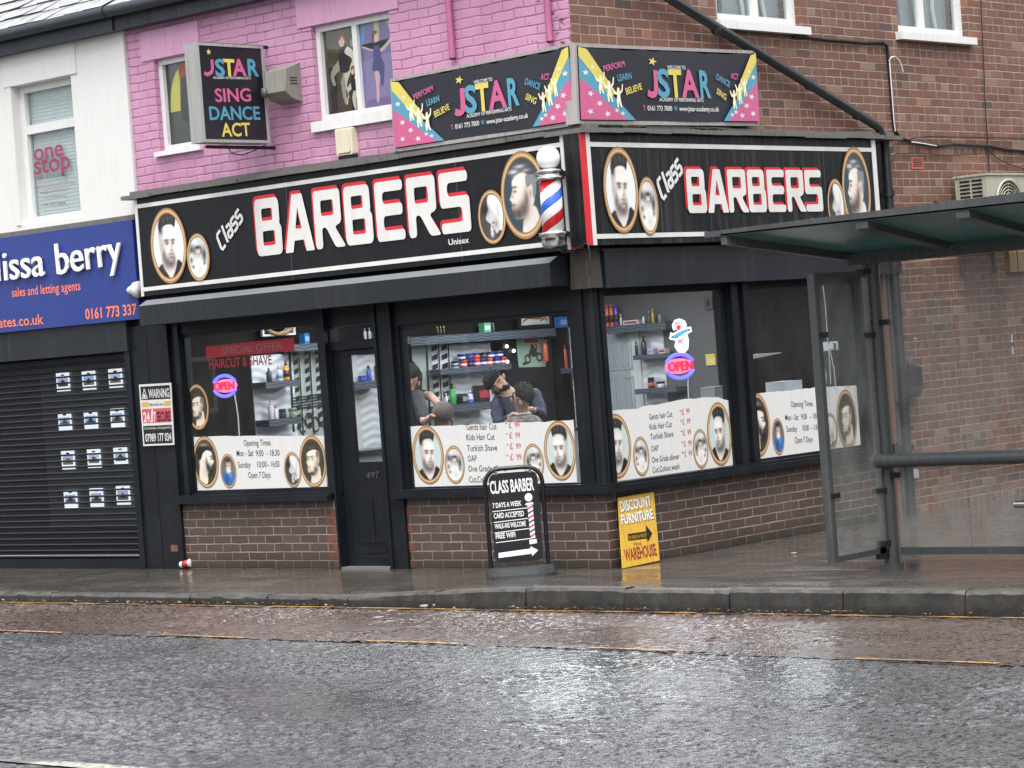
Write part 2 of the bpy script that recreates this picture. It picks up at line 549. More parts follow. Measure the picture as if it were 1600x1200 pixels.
def clip(poly, conv):
    """Sutherland-Hodgman: poly clipped by a convex counter-clockwise polygon"""
    out = list(poly)
    n = len(conv)
    for i in range(n):
        a, b = conv[i], conv[(i + 1) % n]
        ex, ey = b[0] - a[0], b[1] - a[1]
        src, out = out, []
        for j in range(len(src)):
            p, q = src[j - 1], src[j]
            sp = ex * (p[1] - a[1]) - ey * (p[0] - a[0])
            sq = ex * (q[1] - a[1]) - ey * (q[0] - a[0])
            if (sp >= 0) != (sq >= 0):
                t = sp / (sp - sq)
                out.append((p[0] + (q[0] - p[0]) * t, p[1] + (q[1] - p[1]) * t))
            if sq >= 0:
                out.append(q)
        if not out:
            return []
    return out


class MB:
    def __init__(s):
        s.v, s.f, s.mi, s.sm, s.mats, s.marks = [], [], [], [], [], []

    def mat(s, m):
        if m not in s.mats:
            s.mats.append(m)
        return s.mats.index(m)

    def face(s, pts, m, sm=False):
        i = len(s.v)
        s.v += [Vector(p) for p in pts]
        s.f.append(tuple(range(i, i + len(pts))))
        s.mi.append(s.mat(m))
        s.sm.append(sm)
        return s

    def raw(s, verts, faces, m, sm=False):
        i = len(s.v)
        s.v += [Vector(p) for p in verts]
        k = s.mat(m)
        for f in faces:
            s.f.append(tuple(i + a for a in f))
            s.mi.append(k)
            s.sm.append(sm)
        return s

    def box(s, F, u0, u1, v0, v1, d0, d1, m):
        return s.prism(F, [(u0, v0), (u1, v0), (u1, v1), (u0, v1)], d0, d1, m)

    def prism(s, F, poly, d0, d1, m, back=True):
        """polygon of a plane from depth d0 (behind) to d1 (in front)"""
        n = len(poly)
        a = [F.w(p[0], p[1], d0) for p in poly]
        b = [F.w(p[0], p[1], d1) for p in poly]
        fs = [tuple(range(n, 2 * n)), tuple(reversed(range(n)))]
        fs += [(i, (i + 1) % n, n + (i + 1) % n, n + i) for i in range(n)]
        return s.raw(a + b, fs, m)

    def flat(s, F, poly, d, m):
        if len(poly) > 2:
            s.face([F.w(p[0], p[1], d) for p in poly], m)
        return s

    def tube(s, pts, r, m, n=8, sm=True):
        pts = [Vector(p) for p in pts]
        rs = r if isinstance(r, (list, tuple)) else [r] * len(pts)
        rings, prev = [], None
        for i, p in enumerate(pts):
            d = (pts[min(i + 1, len(pts) - 1)] - pts[max(i - 1, 0)]).normalized()
            ref = prev if prev is not None else (Vector((0, 0, 1)) if abs(d.z) < 0.9 else Vector((1, 0, 0)))
            x = (ref - d * ref.dot(d)).normalized()
            prev = x
            y = d.cross(x)
            rings.append([p + (x * math.cos(2 * math.pi * k / n) + y * math.sin(2 * math.pi * k / n)) * rs[i] for k in range(n)])
        vs = [q for rg in rings for q in rg]
        fs = []
        for i in range(len(rings) - 1):
            for k in range(n):
                fs.append((i * n + k, i * n + (k + 1) % n, (i + 1) * n + (k + 1) % n, (i + 1) * n + k))
        s.raw(vs, fs, m, sm)
        s.raw(rings[0], [tuple(reversed(range(n)))], m)
        s.raw(rings[-1], [tuple(range(n))], m)
        return s

    def lathe(s, c, prof, m, n=16, axis=Z, sm=True):
        c = Vector(c)
        axis = Vector(axis).normalized()
        x = axis.orthogonal().normalized()
        y = axis.cross(x)
        vs, fs = [], []
        for r, h in prof:
            vs += [c + axis * h + (x * math.cos(2 * math.pi * k / n) + y * math.sin(2 * math.pi * k / n)) * max(r, 1e-4) for k in range(n)]
        for i in range(len(prof) - 1):
            for k in range(n):
                fs.append((i * n + k, i * n + (k + 1) % n, (i + 1) * n + (k + 1) % n, (i + 1) * n + k))
        fs.append(tuple(reversed(range(n))))
        fs.append(tuple(range((len(prof) - 1) * n, len(prof) * n)))
        return s.raw(vs, fs, m, sm)

    def ball(s, c, rad, m, n=16, fn=None):
        """ellipsoid; fn(unit vector) scales the radius"""
        c = Vector(c)
        vs, fs = [], []
        h = n // 2
        for i in range(h + 1):
            th = math.pi * i / h
            for k in range(n):
                ph = 2 * math.pi * k / n
                q = Vector((math.sin(th) * math.cos(ph), math.sin(th) * math.sin(ph), math.cos(th)))
                sc = fn(q) if fn else 1.0
                vs.append(c + Vector((q.x * rad[0], q.y * rad[1], q.z * rad[2])) * sc)
        for i in range(h):
            for k in range(n):
                fs.append((i * n + k, (i + 1) * n + k, (i + 1) * n + (k + 1) % n, i * n + (k + 1) % n))
        return s.raw(vs, fs, m, True)

    def cut(s):
        """the next shape starts a piece of its own"""
        if s.f and (not s.marks or s.marks[-1] != (len(s.v), len(s.f))):
            s.marks.append((len(s.v), len(s.f)))

    def build_each(s, name, parent):
        """one object for every piece"""
        ends = s.marks + [(len(s.v), len(s.f))]
        v0_, f0_ = 0, 0
        for v1_, f1_ in ends:
            if f1_ > f0_:
                m = MB()
                m.v, m.mats = s.v[v0_:v1_], s.mats
                m.f = [tuple(i - v0_ for i in f) for f in s.f[f0_:f1_]]
                m.mi, m.sm = s.mi[f0_:f1_], s.sm[f0_:f1_]
                m.build(name, parent)
            v0_, f0_ = v1_, f1_

    def build(s, name, parent=None, label=None, cat=None, group=None, kind=None):
        if parent is not None:
            org = ROOT[parent]
        else:
            xs, ys, zs = zip(*[(p.x, p.y, p.z) for p in s.v])
            org = Vector(((min(xs) + max(xs)) / 2, (min(ys) + max(ys)) / 2, min(zs)))
        me = bpy.data.meshes.new(name)
        me.from_pydata([tuple(p - org) for p in s.v], [], s.f)
        for m in s.mats:
            me.materials.append(m)
        me.polygons.foreach_set('material_index', s.mi)
        me.polygons.foreach_set('use_smooth', s.sm)
        me.update()
        o = bpy.data.objects.new(name, me)
        COL.objects.link(o)
        if parent is not None:
            o.parent = parent
        else:
            o.location = org
        ROOT[o] = org
        return tag(o, label, cat, group, kind)


def from_curve(cu):
    ob = bpy.data.objects.new('tmp', cu)
    COL.objects.link(ob)
    dg = bpy.context.evaluated_depsgraph_get()
    dg.update()
    me = bpy.data.meshes.new_from_object(ob.evaluated_get(dg))
    vs = [tuple(v.co) for v in me.vertices]
    fs = [tuple(p.vertices) for p in me.polygons]
    bpy.data.objects.remove(ob)
    bpy.data.curves.remove(cu)
    bpy.data.meshes.remove(me)
    return vs, fs


_tc = {}


def glyphs(body, bold=0.0):
    key = (body, bold)
    if key not in _tc:
        cu = bpy.data.curves.new('tmp', 'FONT')
        cu.body = body
        cu.offset = bold
        cu.resolution_u = 3
        _tc[key] = from_curve(cu)
    return _tc[key]


CAPH = max(v[1] for v in glyphs('H')[0])


def shape(polys):
    """filled outline with holes (even-odd) -> verts, faces"""
    cu = bpy.data.curves.new('tmp', 'CURVE')
    cu.dimensions = '2D'
    cu.fill_mode = 'BOTH'
    for p in polys:
        sp = cu.splines.new('POLY')
        sp.points.add(len(p) - 1)
        for i, q in enumerate(p):
            sp.points[i].co = (q[0], q[1], 0, 1)
        sp.use_cyclic_u = True
    return from_curve(cu)


def text(mb, F, body, p0, p1, h, d, m, bold=0.0, thick=0.0, shear=0.0):
    """a line of writing on plane F between two baseline points (plane coords), cap height h"""
    vs, fs = glyphs(body, bold)
    if not vs:
        return
    mb.cut()
    x0, x1 = min(v[0] for v in vs), max(v[0] for v in vs)
    du, dv = p1[0] - p0[0], p1[1] - p0[1]
    ln = math.hypot(du, dv)
    ex, ey = (du / ln, dv / ln), (-dv / ln, du / ln)
    sx, sy = ln / (x1 - x0), h / CAPH
    out = []
    for x, y, _ in vs:
        a, b = (x - x0) * sx + y * sy * shear, y * sy
        out.append((p0[0] + ex[0] * a + ey[0] * b, p0[1] + ex[1] * a + ey[1] * b))
    if thick:
        solid(mb, F, out, fs, d, d + thick, m)
    else:
        mb.raw([F.w(a, b, d) for a, b in out], fs, m)


def solid(mb, F, pts, fs, d0, d1, m):
    n = len(pts)
    edges = {}
    for f in fs:
        for i in range(len(f)):
            e = (f[i], f[(i + 1) % len(f)])
            edges[e] = edges.get(e, 0) + 1
    sides = [e for e in edges if (e[1], e[0]) not in edges]
    ff = [tuple(n + i for i in f) for f in fs] + [tuple(reversed(f)) for f in fs] + [(a, b, n + b, n + a) for a, b in sides]
    mb.raw([F.w(a, b, d0) for a, b in pts] + [F.w(a, b, d1) for a, b in pts], ff, m)


def ptext(mb, F, body, a, b, hpx, d, m, **kw):
    """the same with the baseline read off the photograph"""
    p0, p1 = F.px(a[0], a[1], d), F.px(b[0], b[1], d)
    q = F.px(a[0], a[1] - hpx, d)
    text(mb, F, body, p0, p1, abs(q[1] - p0[1]), d, m, **kw)


def line(mb, F, pts, w, d, m):
    """a flat printed stroke through plane points, mitred"""
    pts = [Vector(p) for p in pts]
    lft, rgt = [], []
    for i, p in enumerate(pts):
        t = (pts[min(i + 1, len(pts) - 1)] - pts[max(i - 1, 0)]).normalized()
        nn = Vector((-t.y, t.x)) * (w / 2)
        lft.append(tuple(p + nn))
        rgt.append(tuple(p - nn))
    for i in range(len(pts) - 1):
        mb.flat(F, [lft[i], rgt[i], rgt[i + 1], lft[i + 1]], d, m)


def wall(mb, F, u0, u1, v0, v1, d0, d1, holes, m, reveal=None):
    """a wall slab with rectangular openings: front, back, edges and reveals"""
    us = sorted({u0, u1} | {max(u0, min(u1, h[k])) for h in holes for k in (0, 1)})
    vs = sorted({v0, v1} | {max(v0, min(v1, h[k])) for h in holes for k in (2, 3)})

    def hole(a, b):
        return any(h[0] <= a <= h[1] and h[2] <= b <= h[3] for h in holes)
    solidc = {}
    for i in range(len(us) - 1):
        for j in range(len(vs) - 1):
            solidc[i, j] = not hole((us[i] + us[i + 1]) / 2, (vs[j] + vs[j + 1]) / 2)
    for (i, j), ok in solidc.items():
        if not ok:
            continue
        a, b, c, e = us[i], us[i + 1], vs[j], vs[j + 1]
        mb.face([F.w(a, c, d1), F.w(b, c, d1), F.w(b, e, d1), F.w(a, e, d1)], m)
        mb.face([F.w(a, c, d0), F.w(a, e, d0), F.w(b, e, d0), F.w(b, c, d0)], m)
        for di, dj, p, q in ((-1, 0, (a, c), (a, e)), (1, 0, (b, e), (b, c)), (0, -1, (b, c), (a, c)), (0, 1, (a, e), (b, e))):
            if not solidc.get((i + di, j + dj), False):
                mb.face([F.w(*p, d0), F.w(*p, d1), F.w(*q, d1), F.w(*q, d0)], reveal or m)


def prect(F, x0, y0, x1, y1, d=0.0):
    """plane rectangle u0,u1,v0,v1 from two photo corners (bottom left, top right)"""
    a, b = F.px(x0, y0, d), F.px(x1, y1, d)
    return min(a[0], b[0]), max(a[0], b[0]), min(a[1], b[1]), max(a[1], b[1])

# ------------------------------------------------------------------ ground


def kz(x):
    t = max(0.0, min(1.0, (x + 1.5) / 2.1))
    return -0.02 + 0.07 * (3 * t * t - 2 * t ** 3)


KY = -1.66
RZ = -0.10
import numpy as np


def rough_sheet(name, y0, y1, z, amp, m, edge=None, step=0.0125, seed=1):
    """chippings really standing up where the road is near enough to see them"""
    rng = np.random.default_rng(seed)
    xa, xb = -6.6, 8.6
    nx, ny = int((xb - xa) / step), int((y1 - y0) / step)
    gx, gy = np.meshgrid(xa + np.arange(nx + 1) * (xb - xa) / nx, y0 + np.arange(ny + 1) * (y1 - y0) / ny)

    def blur(a, k):
        for ax in (0, 1):
            for _ in range(k):
                a = (np.roll(a, 1, ax) + 2 * a + np.roll(a, -1, ax)) / 4
        return a / a.std()
    sh = gx.shape
    h = 0.1 * rng.standard_normal(sh) + 1.0 * blur(rng.standard_normal(sh), 2) + 0.9 * blur(rng.standard_normal(sh), 6)
    wet = blur(rng.standard_normal((sh[0] // 24 + 2, sh[1] // 40 + 2)), 1)
    yy, xx = np.meshgrid(np.linspace(0, wet.shape[0] - 1.001, sh[0]), np.linspace(0, wet.shape[1] - 1.001, sh[1]), indexing='ij')
    iy, ix = yy.astype(int), xx.astype(int)
    fy, fx = yy - iy, xx - ix
    fy, fx = fy * fy * (3 - 2 * fy), fx * fx * (3 - 2 * fx)
    w_ = (wet[iy, ix] * (1 - fx) + wet[iy, ix + 1] * fx) * (1 - fy) + (wet[iy + 1, ix] * (1 - fx) + wet[iy + 1, ix + 1] * fx) * fy
    k = np.clip(0.75 + 0.3 * w_, 0.25, 1.3)
    h = np.maximum(h, -0.9) * k                     # the hollows are full of water
    jx, jy = rng.uniform(-0.35, 0.35, sh) * step, rng.uniform(-0.35, 0.35, sh) * step
    co = np.stack([gx + jx, gy + jy, z + amp * h], -1).reshape(-1, 3)
    idx = np.arange(sh[0] * sh[1]).reshape(sh)
    q4 = np.stack([idx[:-1, :-1], idx[:-1, 1:], idx[1:, 1:], idx[1:, :-1]], -1).reshape(-1, 4)
    cx, cy = (gx[:-1, :-1] + step / 2).reshape(-1), (gy[:-1, :-1] + step / 2).reshape(-1)
    dx, dy = cx - CAM.x, cy - CAM.y
    fw_ = dx * _f.x + dy * _f.y
    sdw = dx * _r0.x + dy * _r0.y
    keep = (fw_ > 6) & (np.abs(sdw) < fw_ * 0.235 + 0.3)
    if edge is not None:
        keep &= (cy > np.interp(cx, [e_[0] for e_ in edge], [e_[1] for e_ in edge]))
    q4 = q4[keep]
    used, inv = np.unique(q4, return_inverse=True)
    q4 = inv.reshape(-1, 4)
    co = co[used]
    org = np.array([xa, y0, z])
    me = bpy.data.meshes.new(name)
    me.vertices.add(len(co))
    me.vertices.foreach_set('co', (co - org).astype(np.float32).reshape(-1))
    me.loops.add(q4.size)
    me.loops.foreach_set('vertex_index', q4.astype(np.int32).reshape(-1))
    me.polygons.add(len(q4))
    me.polygons.foreach_set('loop_start', np.arange(0, q4.size, 4, dtype=np.int32))
    me.polygons.foreach_set('use_smooth', np.ones(len(q4), dtype=bool))
    me.materials.append(m)
    me.update(calc_edges=True)
    o = bpy.data.objects.new(name, me)
    COL.objects.link(o)
    o.location = org
    o['kind'] = 'structure'
    return o


mb = MB()
mb.face([(-90, -13.5, RZ - 0.02), (90, -13.5, RZ - 0.02), (90, KY - 0.02, RZ - 0.02), (-90, KY - 0.02, RZ - 0.02)], M_ROAD)
mb.build('road', kind='structure')
edge = []
for k in range(81):
    x = -20.0 + 0.5 * k
    edge.append((x, -3.4 - max(0, min(x - 2, 6)) * 0.05 + random.uniform(-0.02, 0.02)))
rough_sheet('road_surface', -9.2, -3.2, RZ - 0.004, 0.0035, M_ROAD, seed=3)
rough_sheet('bus_lane_surface', -3.75, KY - 0.03, RZ - 0.001, 0.0032, M_REDLANE, edge, seed=5)
mb = MB()
xs = [-60, -30, -12, -8, -6, -4, -3, -2, -1.5] + [-1.5 + 0.175 * i for i in range(1, 13)] + [1, 2, 4, 6, 10, 30, 60]
ys = [KY + 0.12, -1.2, -0.8, -0.4, 0.0]
for a, b in zip(xs, xs[1:]):
    for c, e in zip(ys, ys[1:]):
        mb.face([(px, py, kz(px) * (-py / 1.66)) for px, py in ((a, c), (b, c), (b, e), (a, e))], M_PAVE)
mb.face([(-60, 0, 0), (60, 0, 0), (60, 40, 0), (-60, 40, 0)], M_PAVE)
mb.build('pavement', kind='structure')
mb = MB()
mb.face([(-90, -60, 0), (90, -60, 0), (90, -13.5, 0), (-90, -13.5, 0)], M_PAVE)
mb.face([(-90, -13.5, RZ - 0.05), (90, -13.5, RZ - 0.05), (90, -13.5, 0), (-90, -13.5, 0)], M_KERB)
mb.build('far_pavement', kind='structure')
mb = MB()
x = -14.0
i = 0
while x < 14:
    ln = 0.91
    a, b = x + 0.004, x + ln - 0.004
    j = random.uniform(-0.007, 0.007)
    n_ = 14
    secs = []
    for k in range(n_ + 1):
        u = a + (b - a) * k / n_
        z0 = kz(u) + j
        y0 = KY + j * 0.6
        e_ = 0.012 + 0.02 * max(0, abs(2 * k / n_ - 1) - 0.8)
        w1, w2, w3_ = (random.uniform(-1, 1) for _ in range(3))
        secs.append([(u, y0 - 0.012, RZ - 0.1), (u, y0 + 0.004 * w1 - 0.006, RZ + 0.05), (u, y0 + 0.006 * w2, z0 - e_ - 0.008 - 0.005 * w2), (u, y0 + e_ + 0.006 + 0.006 * w3_, z0 - 0.002 * w1), (u, KY + 0.07, z0 + 0.0015 * w2), (u, KY + 0.125, z0 + 0.002)])
    for p, q in zip(secs, secs[1:]):
        for k in range(5):
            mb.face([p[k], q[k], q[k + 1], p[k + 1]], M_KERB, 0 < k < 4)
    for sc_, fl in ((secs[0], True), (secs[-1], False)):
        ring = sc_ + [(sc_[0][0], KY + 0.12, RZ - 0.1)]
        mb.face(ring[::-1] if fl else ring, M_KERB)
    x += ln
    i += 1
mb.build('kerb', kind='structure')
mb = MB()
x = -14.0
while x < 14:
    n = random.uniform(0.5, 1.6)
    y0 = -1.765 + random.uniform(-0.006, 0.006)
    mb.face([(x, y0 - 0.02, RZ + 0.008), (x + n, y0 - 0.02, RZ + 0.008), (x + n, y0 + 0.02, RZ + 0.008), (x, y0 + 0.02, RZ + 0.008)], M_YELLOW)
    x += n + random.choice((0, 0, 0.1, 0.3))
for k in range(-5, 6):
    a = 0.55 + 2.03 * k
    dy = -max(0, min(a - 2, 6)) * 0.06
    mb.face([(a, -3.35 + dy - 0.018, RZ + 0.007), (a + 0.93, -3.38 + dy - 0.018, RZ + 0.007), (a + 0.93, -3.38 + dy + 0.018, RZ + 0.007), (a, -3.35 + dy + 0.018, RZ + 0.007)], M_ORANGE)
mb.build('road_marking', kind='structure')
mb = MB()
for a in (-8.6, -2.6, 3.4):
    b = a + (5.5 if a < 0 else 1.5)
    if a == -2.6:
        a, b = -1.4, 3.55
    mb.face([(a, -7.56, RZ + 0.003), (b, -7.56, RZ + 0.003), (b, -7.45, RZ + 0.003), (a, -7.45, RZ + 0.003)], M_LINE)
mb.build('centre_line_marking', kind='structure')
mb = MB()
for k in range(420):
    x = random.uniform(-6, 6)
    if random.random() < 0.4:
        x = random.choice((-3.4, -2.6, 1.2, 3.0)) + random.gauss(0, 0.4)
    y = KY - 0.03 - abs(random.gauss(0, 0.035))
    a = random.uniform(0, 6.28)
    s_ = random.uniform(0.008, 0.028)
    z = RZ + 0.012 + random.uniform(0, 0.012)
    m = random.choice((col(60, 40, 24, 0.6), col(92, 66, 34, 0.5), col(40, 30, 22, 0.6), col(150, 140, 120, 0.5), col(120, 70, 30, 0.5)))
    ca, sa = math.cos(a) * s_, math.sin(a) * s_
    mb.face([(x - ca, y - sa, z), (x + sa * 0.5, y - ca * 0.5, z + 0.007), (x + ca, y + sa, z + random.uniform(0, 0.012)), (x - sa * 0.5, y + ca * 0.5, z + 0.004)], m)
mb.build('leaf_litter', label='wet brown leaves and litter lying along the gutter of the kerb', cat='litter', kind='stuff')

# ------------------------------------------------------------------ the barber's building
SH = thing('barber_shop', 'corner barber shop with pink painted brick front and dark brick gable', 'shop building', (-2.6, 3.0, 0))
UL, VR = -5.3, 4.33                # left end of the front, right end of the side shop front
ZS, ZB = 0.648, 2.25               # sill, underside of the shutter boxes
win1, win2 = prect(A, 251, 237, 299, 82), prect(A, 497, 190, 607, 17)
mb = MB()
wall(mb, A, UL, -0.004, 3.3, 5.02, -0.25, 0, [win1, win2], M_PINK)
for w_ in (win1, win2):            # smooth rendered lintels
    mb.box(A, w_[0] - 0.16, w_[1] + 0.12, w_[3] + 0.005, w_[3] + 0.27, 0, 0.012, streaky('pink_lintel', (0.53, 0.285, 0.425), (0.42, 0.2, 0.325), 0.55))
mb.build('front_wall', SH)
mb = MB()
gw1, gw2 = prect(B, 1112, 34, 1227, -160, -0.06), prect(B, 1395, 52, 1492, -160, -0.06)
gw2 = (gw2[0], gw2[0] + (gw1[1] - gw1[0]), gw2[2], gw2[3])
top = max(gw1[3], gw2[3]) + 0.25
vs_ = (top - 5.1) / 0.519 - 0.24                  # where the roof line reaches that height
wall(mb, B, vs_, 9 - vs_, 0, top, -0.25, 0, [(vs_, VR, 0, 3.4), gw1, gw2], M_GABLE)
mb.box(B, 0.003, vs_, 3.4, 5.02, -0.25, 0, M_GABLE)
mb.box(B, 9 - vs_, 9, 0, 5.02, -0.25, 0, M_GABLE)
mb.prism(B, [(0.003, 5.021), (vs_, 5.021), (vs_, top)], -0.25, 0, M_GABLE)
mb.prism(B, [(9, 5.021), (9 - vs_, top), (9 - vs_, 5.021)], -0.25, 0, M_GABLE)
mb.prism(B, [(vs_, top), (9 - vs_, top), (4.5, 7.5)], -0.25, 0, M_GABLE)
mb.build('gable_wall', SH)
mb = MB()
mb.face([(UL, -0.24, 5.16), (0.08, -0.24, 5.16), (0.08, 4.5, 7.62), (UL, 4.5, 7.62)], M_SLATE)
mb.face([(0.08, 9.2, 5.16), (UL, 9.2, 5.16), (UL, 4.5, 7.62), (0.08, 4.5, 7.62)], M_SLATE)
mb.build('roof', SH)
mb = MB()
mb.box(A, UL, 0.05, 4.96, 5.12, 0, 0.13, M_NAVY)
mb.tube([(UL, -0.2, 5.13), (0.06, -0.2, 5.13)], 0.055, M_NAVY, 10)
mb.build('gutter', SH)

# shop front plates with their openings
hA1, hA2 = prect(A, 300, 771, 497, 502), prect(A, 639, 766, 888, 485)
uDL, uDR = A.px(535, 800)[0], A.px(609, 800)[0]
hD = (uDL, uDR, 0.0, A.px(560, 504)[1])
hB1, hB2 = prect(B, 965, 757, 1135, 447), prect(B, 1186, 722, 1336, 438)
mb = MB()
wall(mb, A, UL, 0, ZS, 3.42, -0.12, -0.01, [hA1, hA2, (hD[0], hD[1], ZS, hD[3])], M_BLACK)
wall(mb, B, 0.0, VR, ZS, 3.42, -0.12, -0.01, [hB1, hB2], M_BLACK)
# raised stiles either side of the openings
uq = A.px(284, 780)[0]
for u0, u1 in ((UL, uq), (A.px(512, 700)[0], A.px(521, 700)[0]), (hD[1] + 0.035, A.px(628, 700)[0])):
    mb.box(A, u0, u1, 0.0 if u0 > -3 or u0 == UL else ZS, ZB, -0.12, 0.03, M_BLACK)
mb.box(A, A.px(523, 700)[0], hD[0] - 0.012, 0.0, ZB, -0.12, 0.05, M_BLACK)
mb.box(A, hD[1] + 0.004, hD[1] + 0.034, 0.0, ZB, -0.12, 0.045, M_BLACK)
mb.box(A, A.px(286, 700)[0], hA1[0] - 0.015, ZS, ZB, -0.1, 0.015, M_BLACK)
for v0, v1, d_ in ((hB1[1] + 0.03, hB1[1] + 0.12, 0.02), (hB2[0] - 0.1, hB2[0] - 0.02, 0.035), (hB2[1] + 0.03, VR - 0.12, 0.015), (VR - 0.1, VR - 0.005, 0.06)):
    mb.box(B, v0, v1, ZS, ZB, -0.1, d_, M_BLACK)
mb.build('shop_front', SH)
for F, h in ((A, hA1), (A, hA2), (B, hB1), (B, hB2)):
    mb = MB()
    for q in ((h[0], h[0] + 0.025, h[2], h[3]), (h[1] - 0.025, h[1], h[2], h[3]), (h[0] + 0.025, h[1] - 0.025, h[2], h[2] + 0.022), (h[0] + 0.025, h[1] - 0.025, h[3] - 0.03, h[3])):
        mb.box(F, q[0], q[1], q[2], q[3], -0.09, -0.03, M_BLACK)
    o = mb.build('shop_window_frame', SH)
    mb = MB()
    mb.box(F, h[0] + 0.02, h[1] - 0.02, h[2] + 0.018, h[3] - 0.025, -0.062, -0.056, M_GLASS)
    mb.build('window_pane', o)
# flat boxed corner post with a narrow round staff at its edge
mb = MB()
mb.tube([(-0.035, 0.035, 0.66), (-0.035, 0.035, 2.25)], 0.052, M_BLACK, 14)
mb.box(A, A.px(907, 700)[0], -0.09, ZS, ZB, -0.1, 0.012, M_BLACK)
mb.box(B, 0.09, hB1[0] - 0.012, ZS, ZB, -0.1, 0.012, M_BLACK)
mb.build('corner_column', SH)
mb = MB()
M_ROUGH = streaky('weathered_concrete', (0.16, 0.14, 0.12), (0.05, 0.045, 0.04), 0.8, 2.0)
mb.prism(A, [(-0.06, 2.3), (0.05, 2.3), (0.05, 3.4), (-0.06, 3.4)], -0.05, 0.12, M_ROUGH)
mb.prism(A, [(-0.09, 2.2), (0.09, 2.2), (0.08, 2.52), (-0.07, 2.5)], -0.05, 0.13, streaky('rotten_timber', (0.03, 0.026, 0.023), (0.09, 0.08, 0.07), 0.9, 1.0))
mb.build('corner_post', SH)
# sills
mb = MB()
for F, a, b in ((A, A.px(283, 780)[0], A.px(523, 780)[0]), (A, A.px(622, 780)[0], 0.09), (B, -0.0, VR)):
    mb.box(F, a, b, ZS - 0.05, ZS - 0.002, -0.1, 0.088, M_BLACK)
    mb.box(F, a + 0.004, b - 0.004, ZS - 0.002, ZS + 0.022, -0.1, 0.045, M_BLACK)
    mb.build('window_sill', SH)
    mb = MB()
# brick plinths with red quoins
M_QUOIN = brick('red_quoin_brick', [(0, (0.15, 0.05, 0.035)), (1, (0.21, 0.075, 0.05))], (0.2, 0.15, 0.12), moss=True)
uA0, uA1, uA2 = A.px(286, 840)[0], A.px(529, 840)[0], A.px(627, 840)[0]
mb = MB()
mb.box(A, uA0, uA1, -0.05, ZS - 0.05, -0.2, -0.002, M_RISER)
mb.build('brick_plinth', SH)
mb = MB()
mb.box(A, uA2, 0, -0.05, ZS - 0.05, -0.2, -0.002, M_RISER)
mb.build('brick_plinth', SH)
mb = MB()
mb.box(B, 0.0, VR, -0.05, ZS - 0.05, -0.2, -0.002, M_RISER)
mb.build('brick_plinth', SH)
mb = MB()
for r in range(7):
    z = r * 0.075 + 0.005
    for u, sg in ((uA1, -1), (uA2, 1)):
        mb.cut()
        w_ = (0.07, 0.14)[(r + (sg > 0)) % 2]
        a, b = sorted((u, u + sg * w_))
        mb.box(A, a, b, z, z + 0.066, -0.01, 0.0015, M_QUOIN)
mb.cut()
mb.box(A, A.px(270, 840)[0], A.px(281, 840)[0], 0.16, 0.22, 0.03, 0.034, M_QUOIN)
mb.build_each('quoin', SH)
# pink upstairs windows
M_PV1 = col(38, 40, 38, 0.3)


def figure(mb, F, base, h, d, parts):
    """flat printed figure: parts = [(colour, polygon in figure units)], base = foot point, h = height"""
    for i, (m, pl) in enumerate(parts):
        mb.flat(F, [(base[0] + x * h, base[1] + y * h) for x, y in smooth(pl, 3)], d + 0.0008 * i, m)


def upvc(parent, F, w_, mull=(), trans=(), d=-0.06, sill=0.04, fw=0.05, name='window', extra=0.04):
    f = MB()
    u0, u1, v0, v1 = w_
    for q in ((u0, u0 + fw, v0, v1), (u1 - fw, u1, v0, v1), (u0 + fw, u1 - fw, v0, v0 + fw), (u0 + fw, u1 - fw, v1 - fw, v1)):
        f.box(F, *q, d - 0.05, d + 0.01, M_UPVC)
    for m_ in mull:
        f.box(F, m_ - fw * 0.55, m_ + fw * 0.55, v0 + fw, v1 - fw, d - 0.05, d + 0.006, M_UPVC)
    for m_ in trans:
        f.box(F, u0 + fw, u1 - fw, m_ - fw * 0.6, m_ + fw * 0.6, d - 0.05, d + 0.008, M_UPVC)
    wo = f.build(name, parent)
    g = MB()
    g.box(F, u0 + fw * 0.9, u1 - fw * 0.9, v0 + fw * 0.9, v1 - fw * 0.9, d - 0.03, d - 0.024, M_WINGLASS)
    g.build('pane', wo)
    if sill:
        g = MB()
        g.box(F, u0 - 0.05, u1 + 0.06, v0 - sill, v0 - 0.002, d - 0.05, extra, M_UPVC)
        g.build('sill', wo)
    return wo


wo1 = upvc(SH, A, win1, sill=0.045)
mw = A.px(550, 100)[0]
wo2 = upvc(SH, A, win2, mull=(mw,), sill=0.09)
P = MB()                                        # pictures stuck inside the panes
d0 = -0.092
P.box(A, win1[0] + 0.03, win1[1] - 0.03, win1[2] + 0.03, win1[3] - 0.03, d0 - 0.01, d0, M_PV1)
hw = win1[1] - win1[0]
hv = win1[3] - win1[2]
cx, vb = win1[0] + 0.55 * hw, win1[2] + 0.42 * hv
P.flat(A, [(win1[0] + 0.12 * hw, vb)] + [(cx - 0.4 * hw * math.cos(t * math.pi / 12), vb + 0.48 * hv * math.sin(t * math.pi / 12)) for t in range(0, 13)], d0 + 0.001, col(222, 205, 70))
P.flat(A, [(cx - 0.14 * hw, vb), (cx - 0.1 * hw, vb + 0.3 * hv), (cx - 0.12 * hw, vb + 0.5 * hv), (cx + 0.1 * hw, vb + 0.5 * hv), (cx + 0.1 * hw, vb + 0.2 * hv), (cx + 0.2 * hw, vb)], d0 + 0.002, col(170, 70, 50))
P.flat(A, smooth([(cx - 0.1 * hw, vb - 0.1 * hv), (cx - 0.1 * hw, vb + 0.2 * hv), (cx - 0.06 * hw, vb + 0.34 * hv), (cx + 0.05 * hw, vb + 0.36 * hv), (cx + 0.1 * hw, vb + 0.22 * hv), (cx + 0.22 * hw, vb - 0.1 * hv)]), d0 + 0.003, M_PV1)
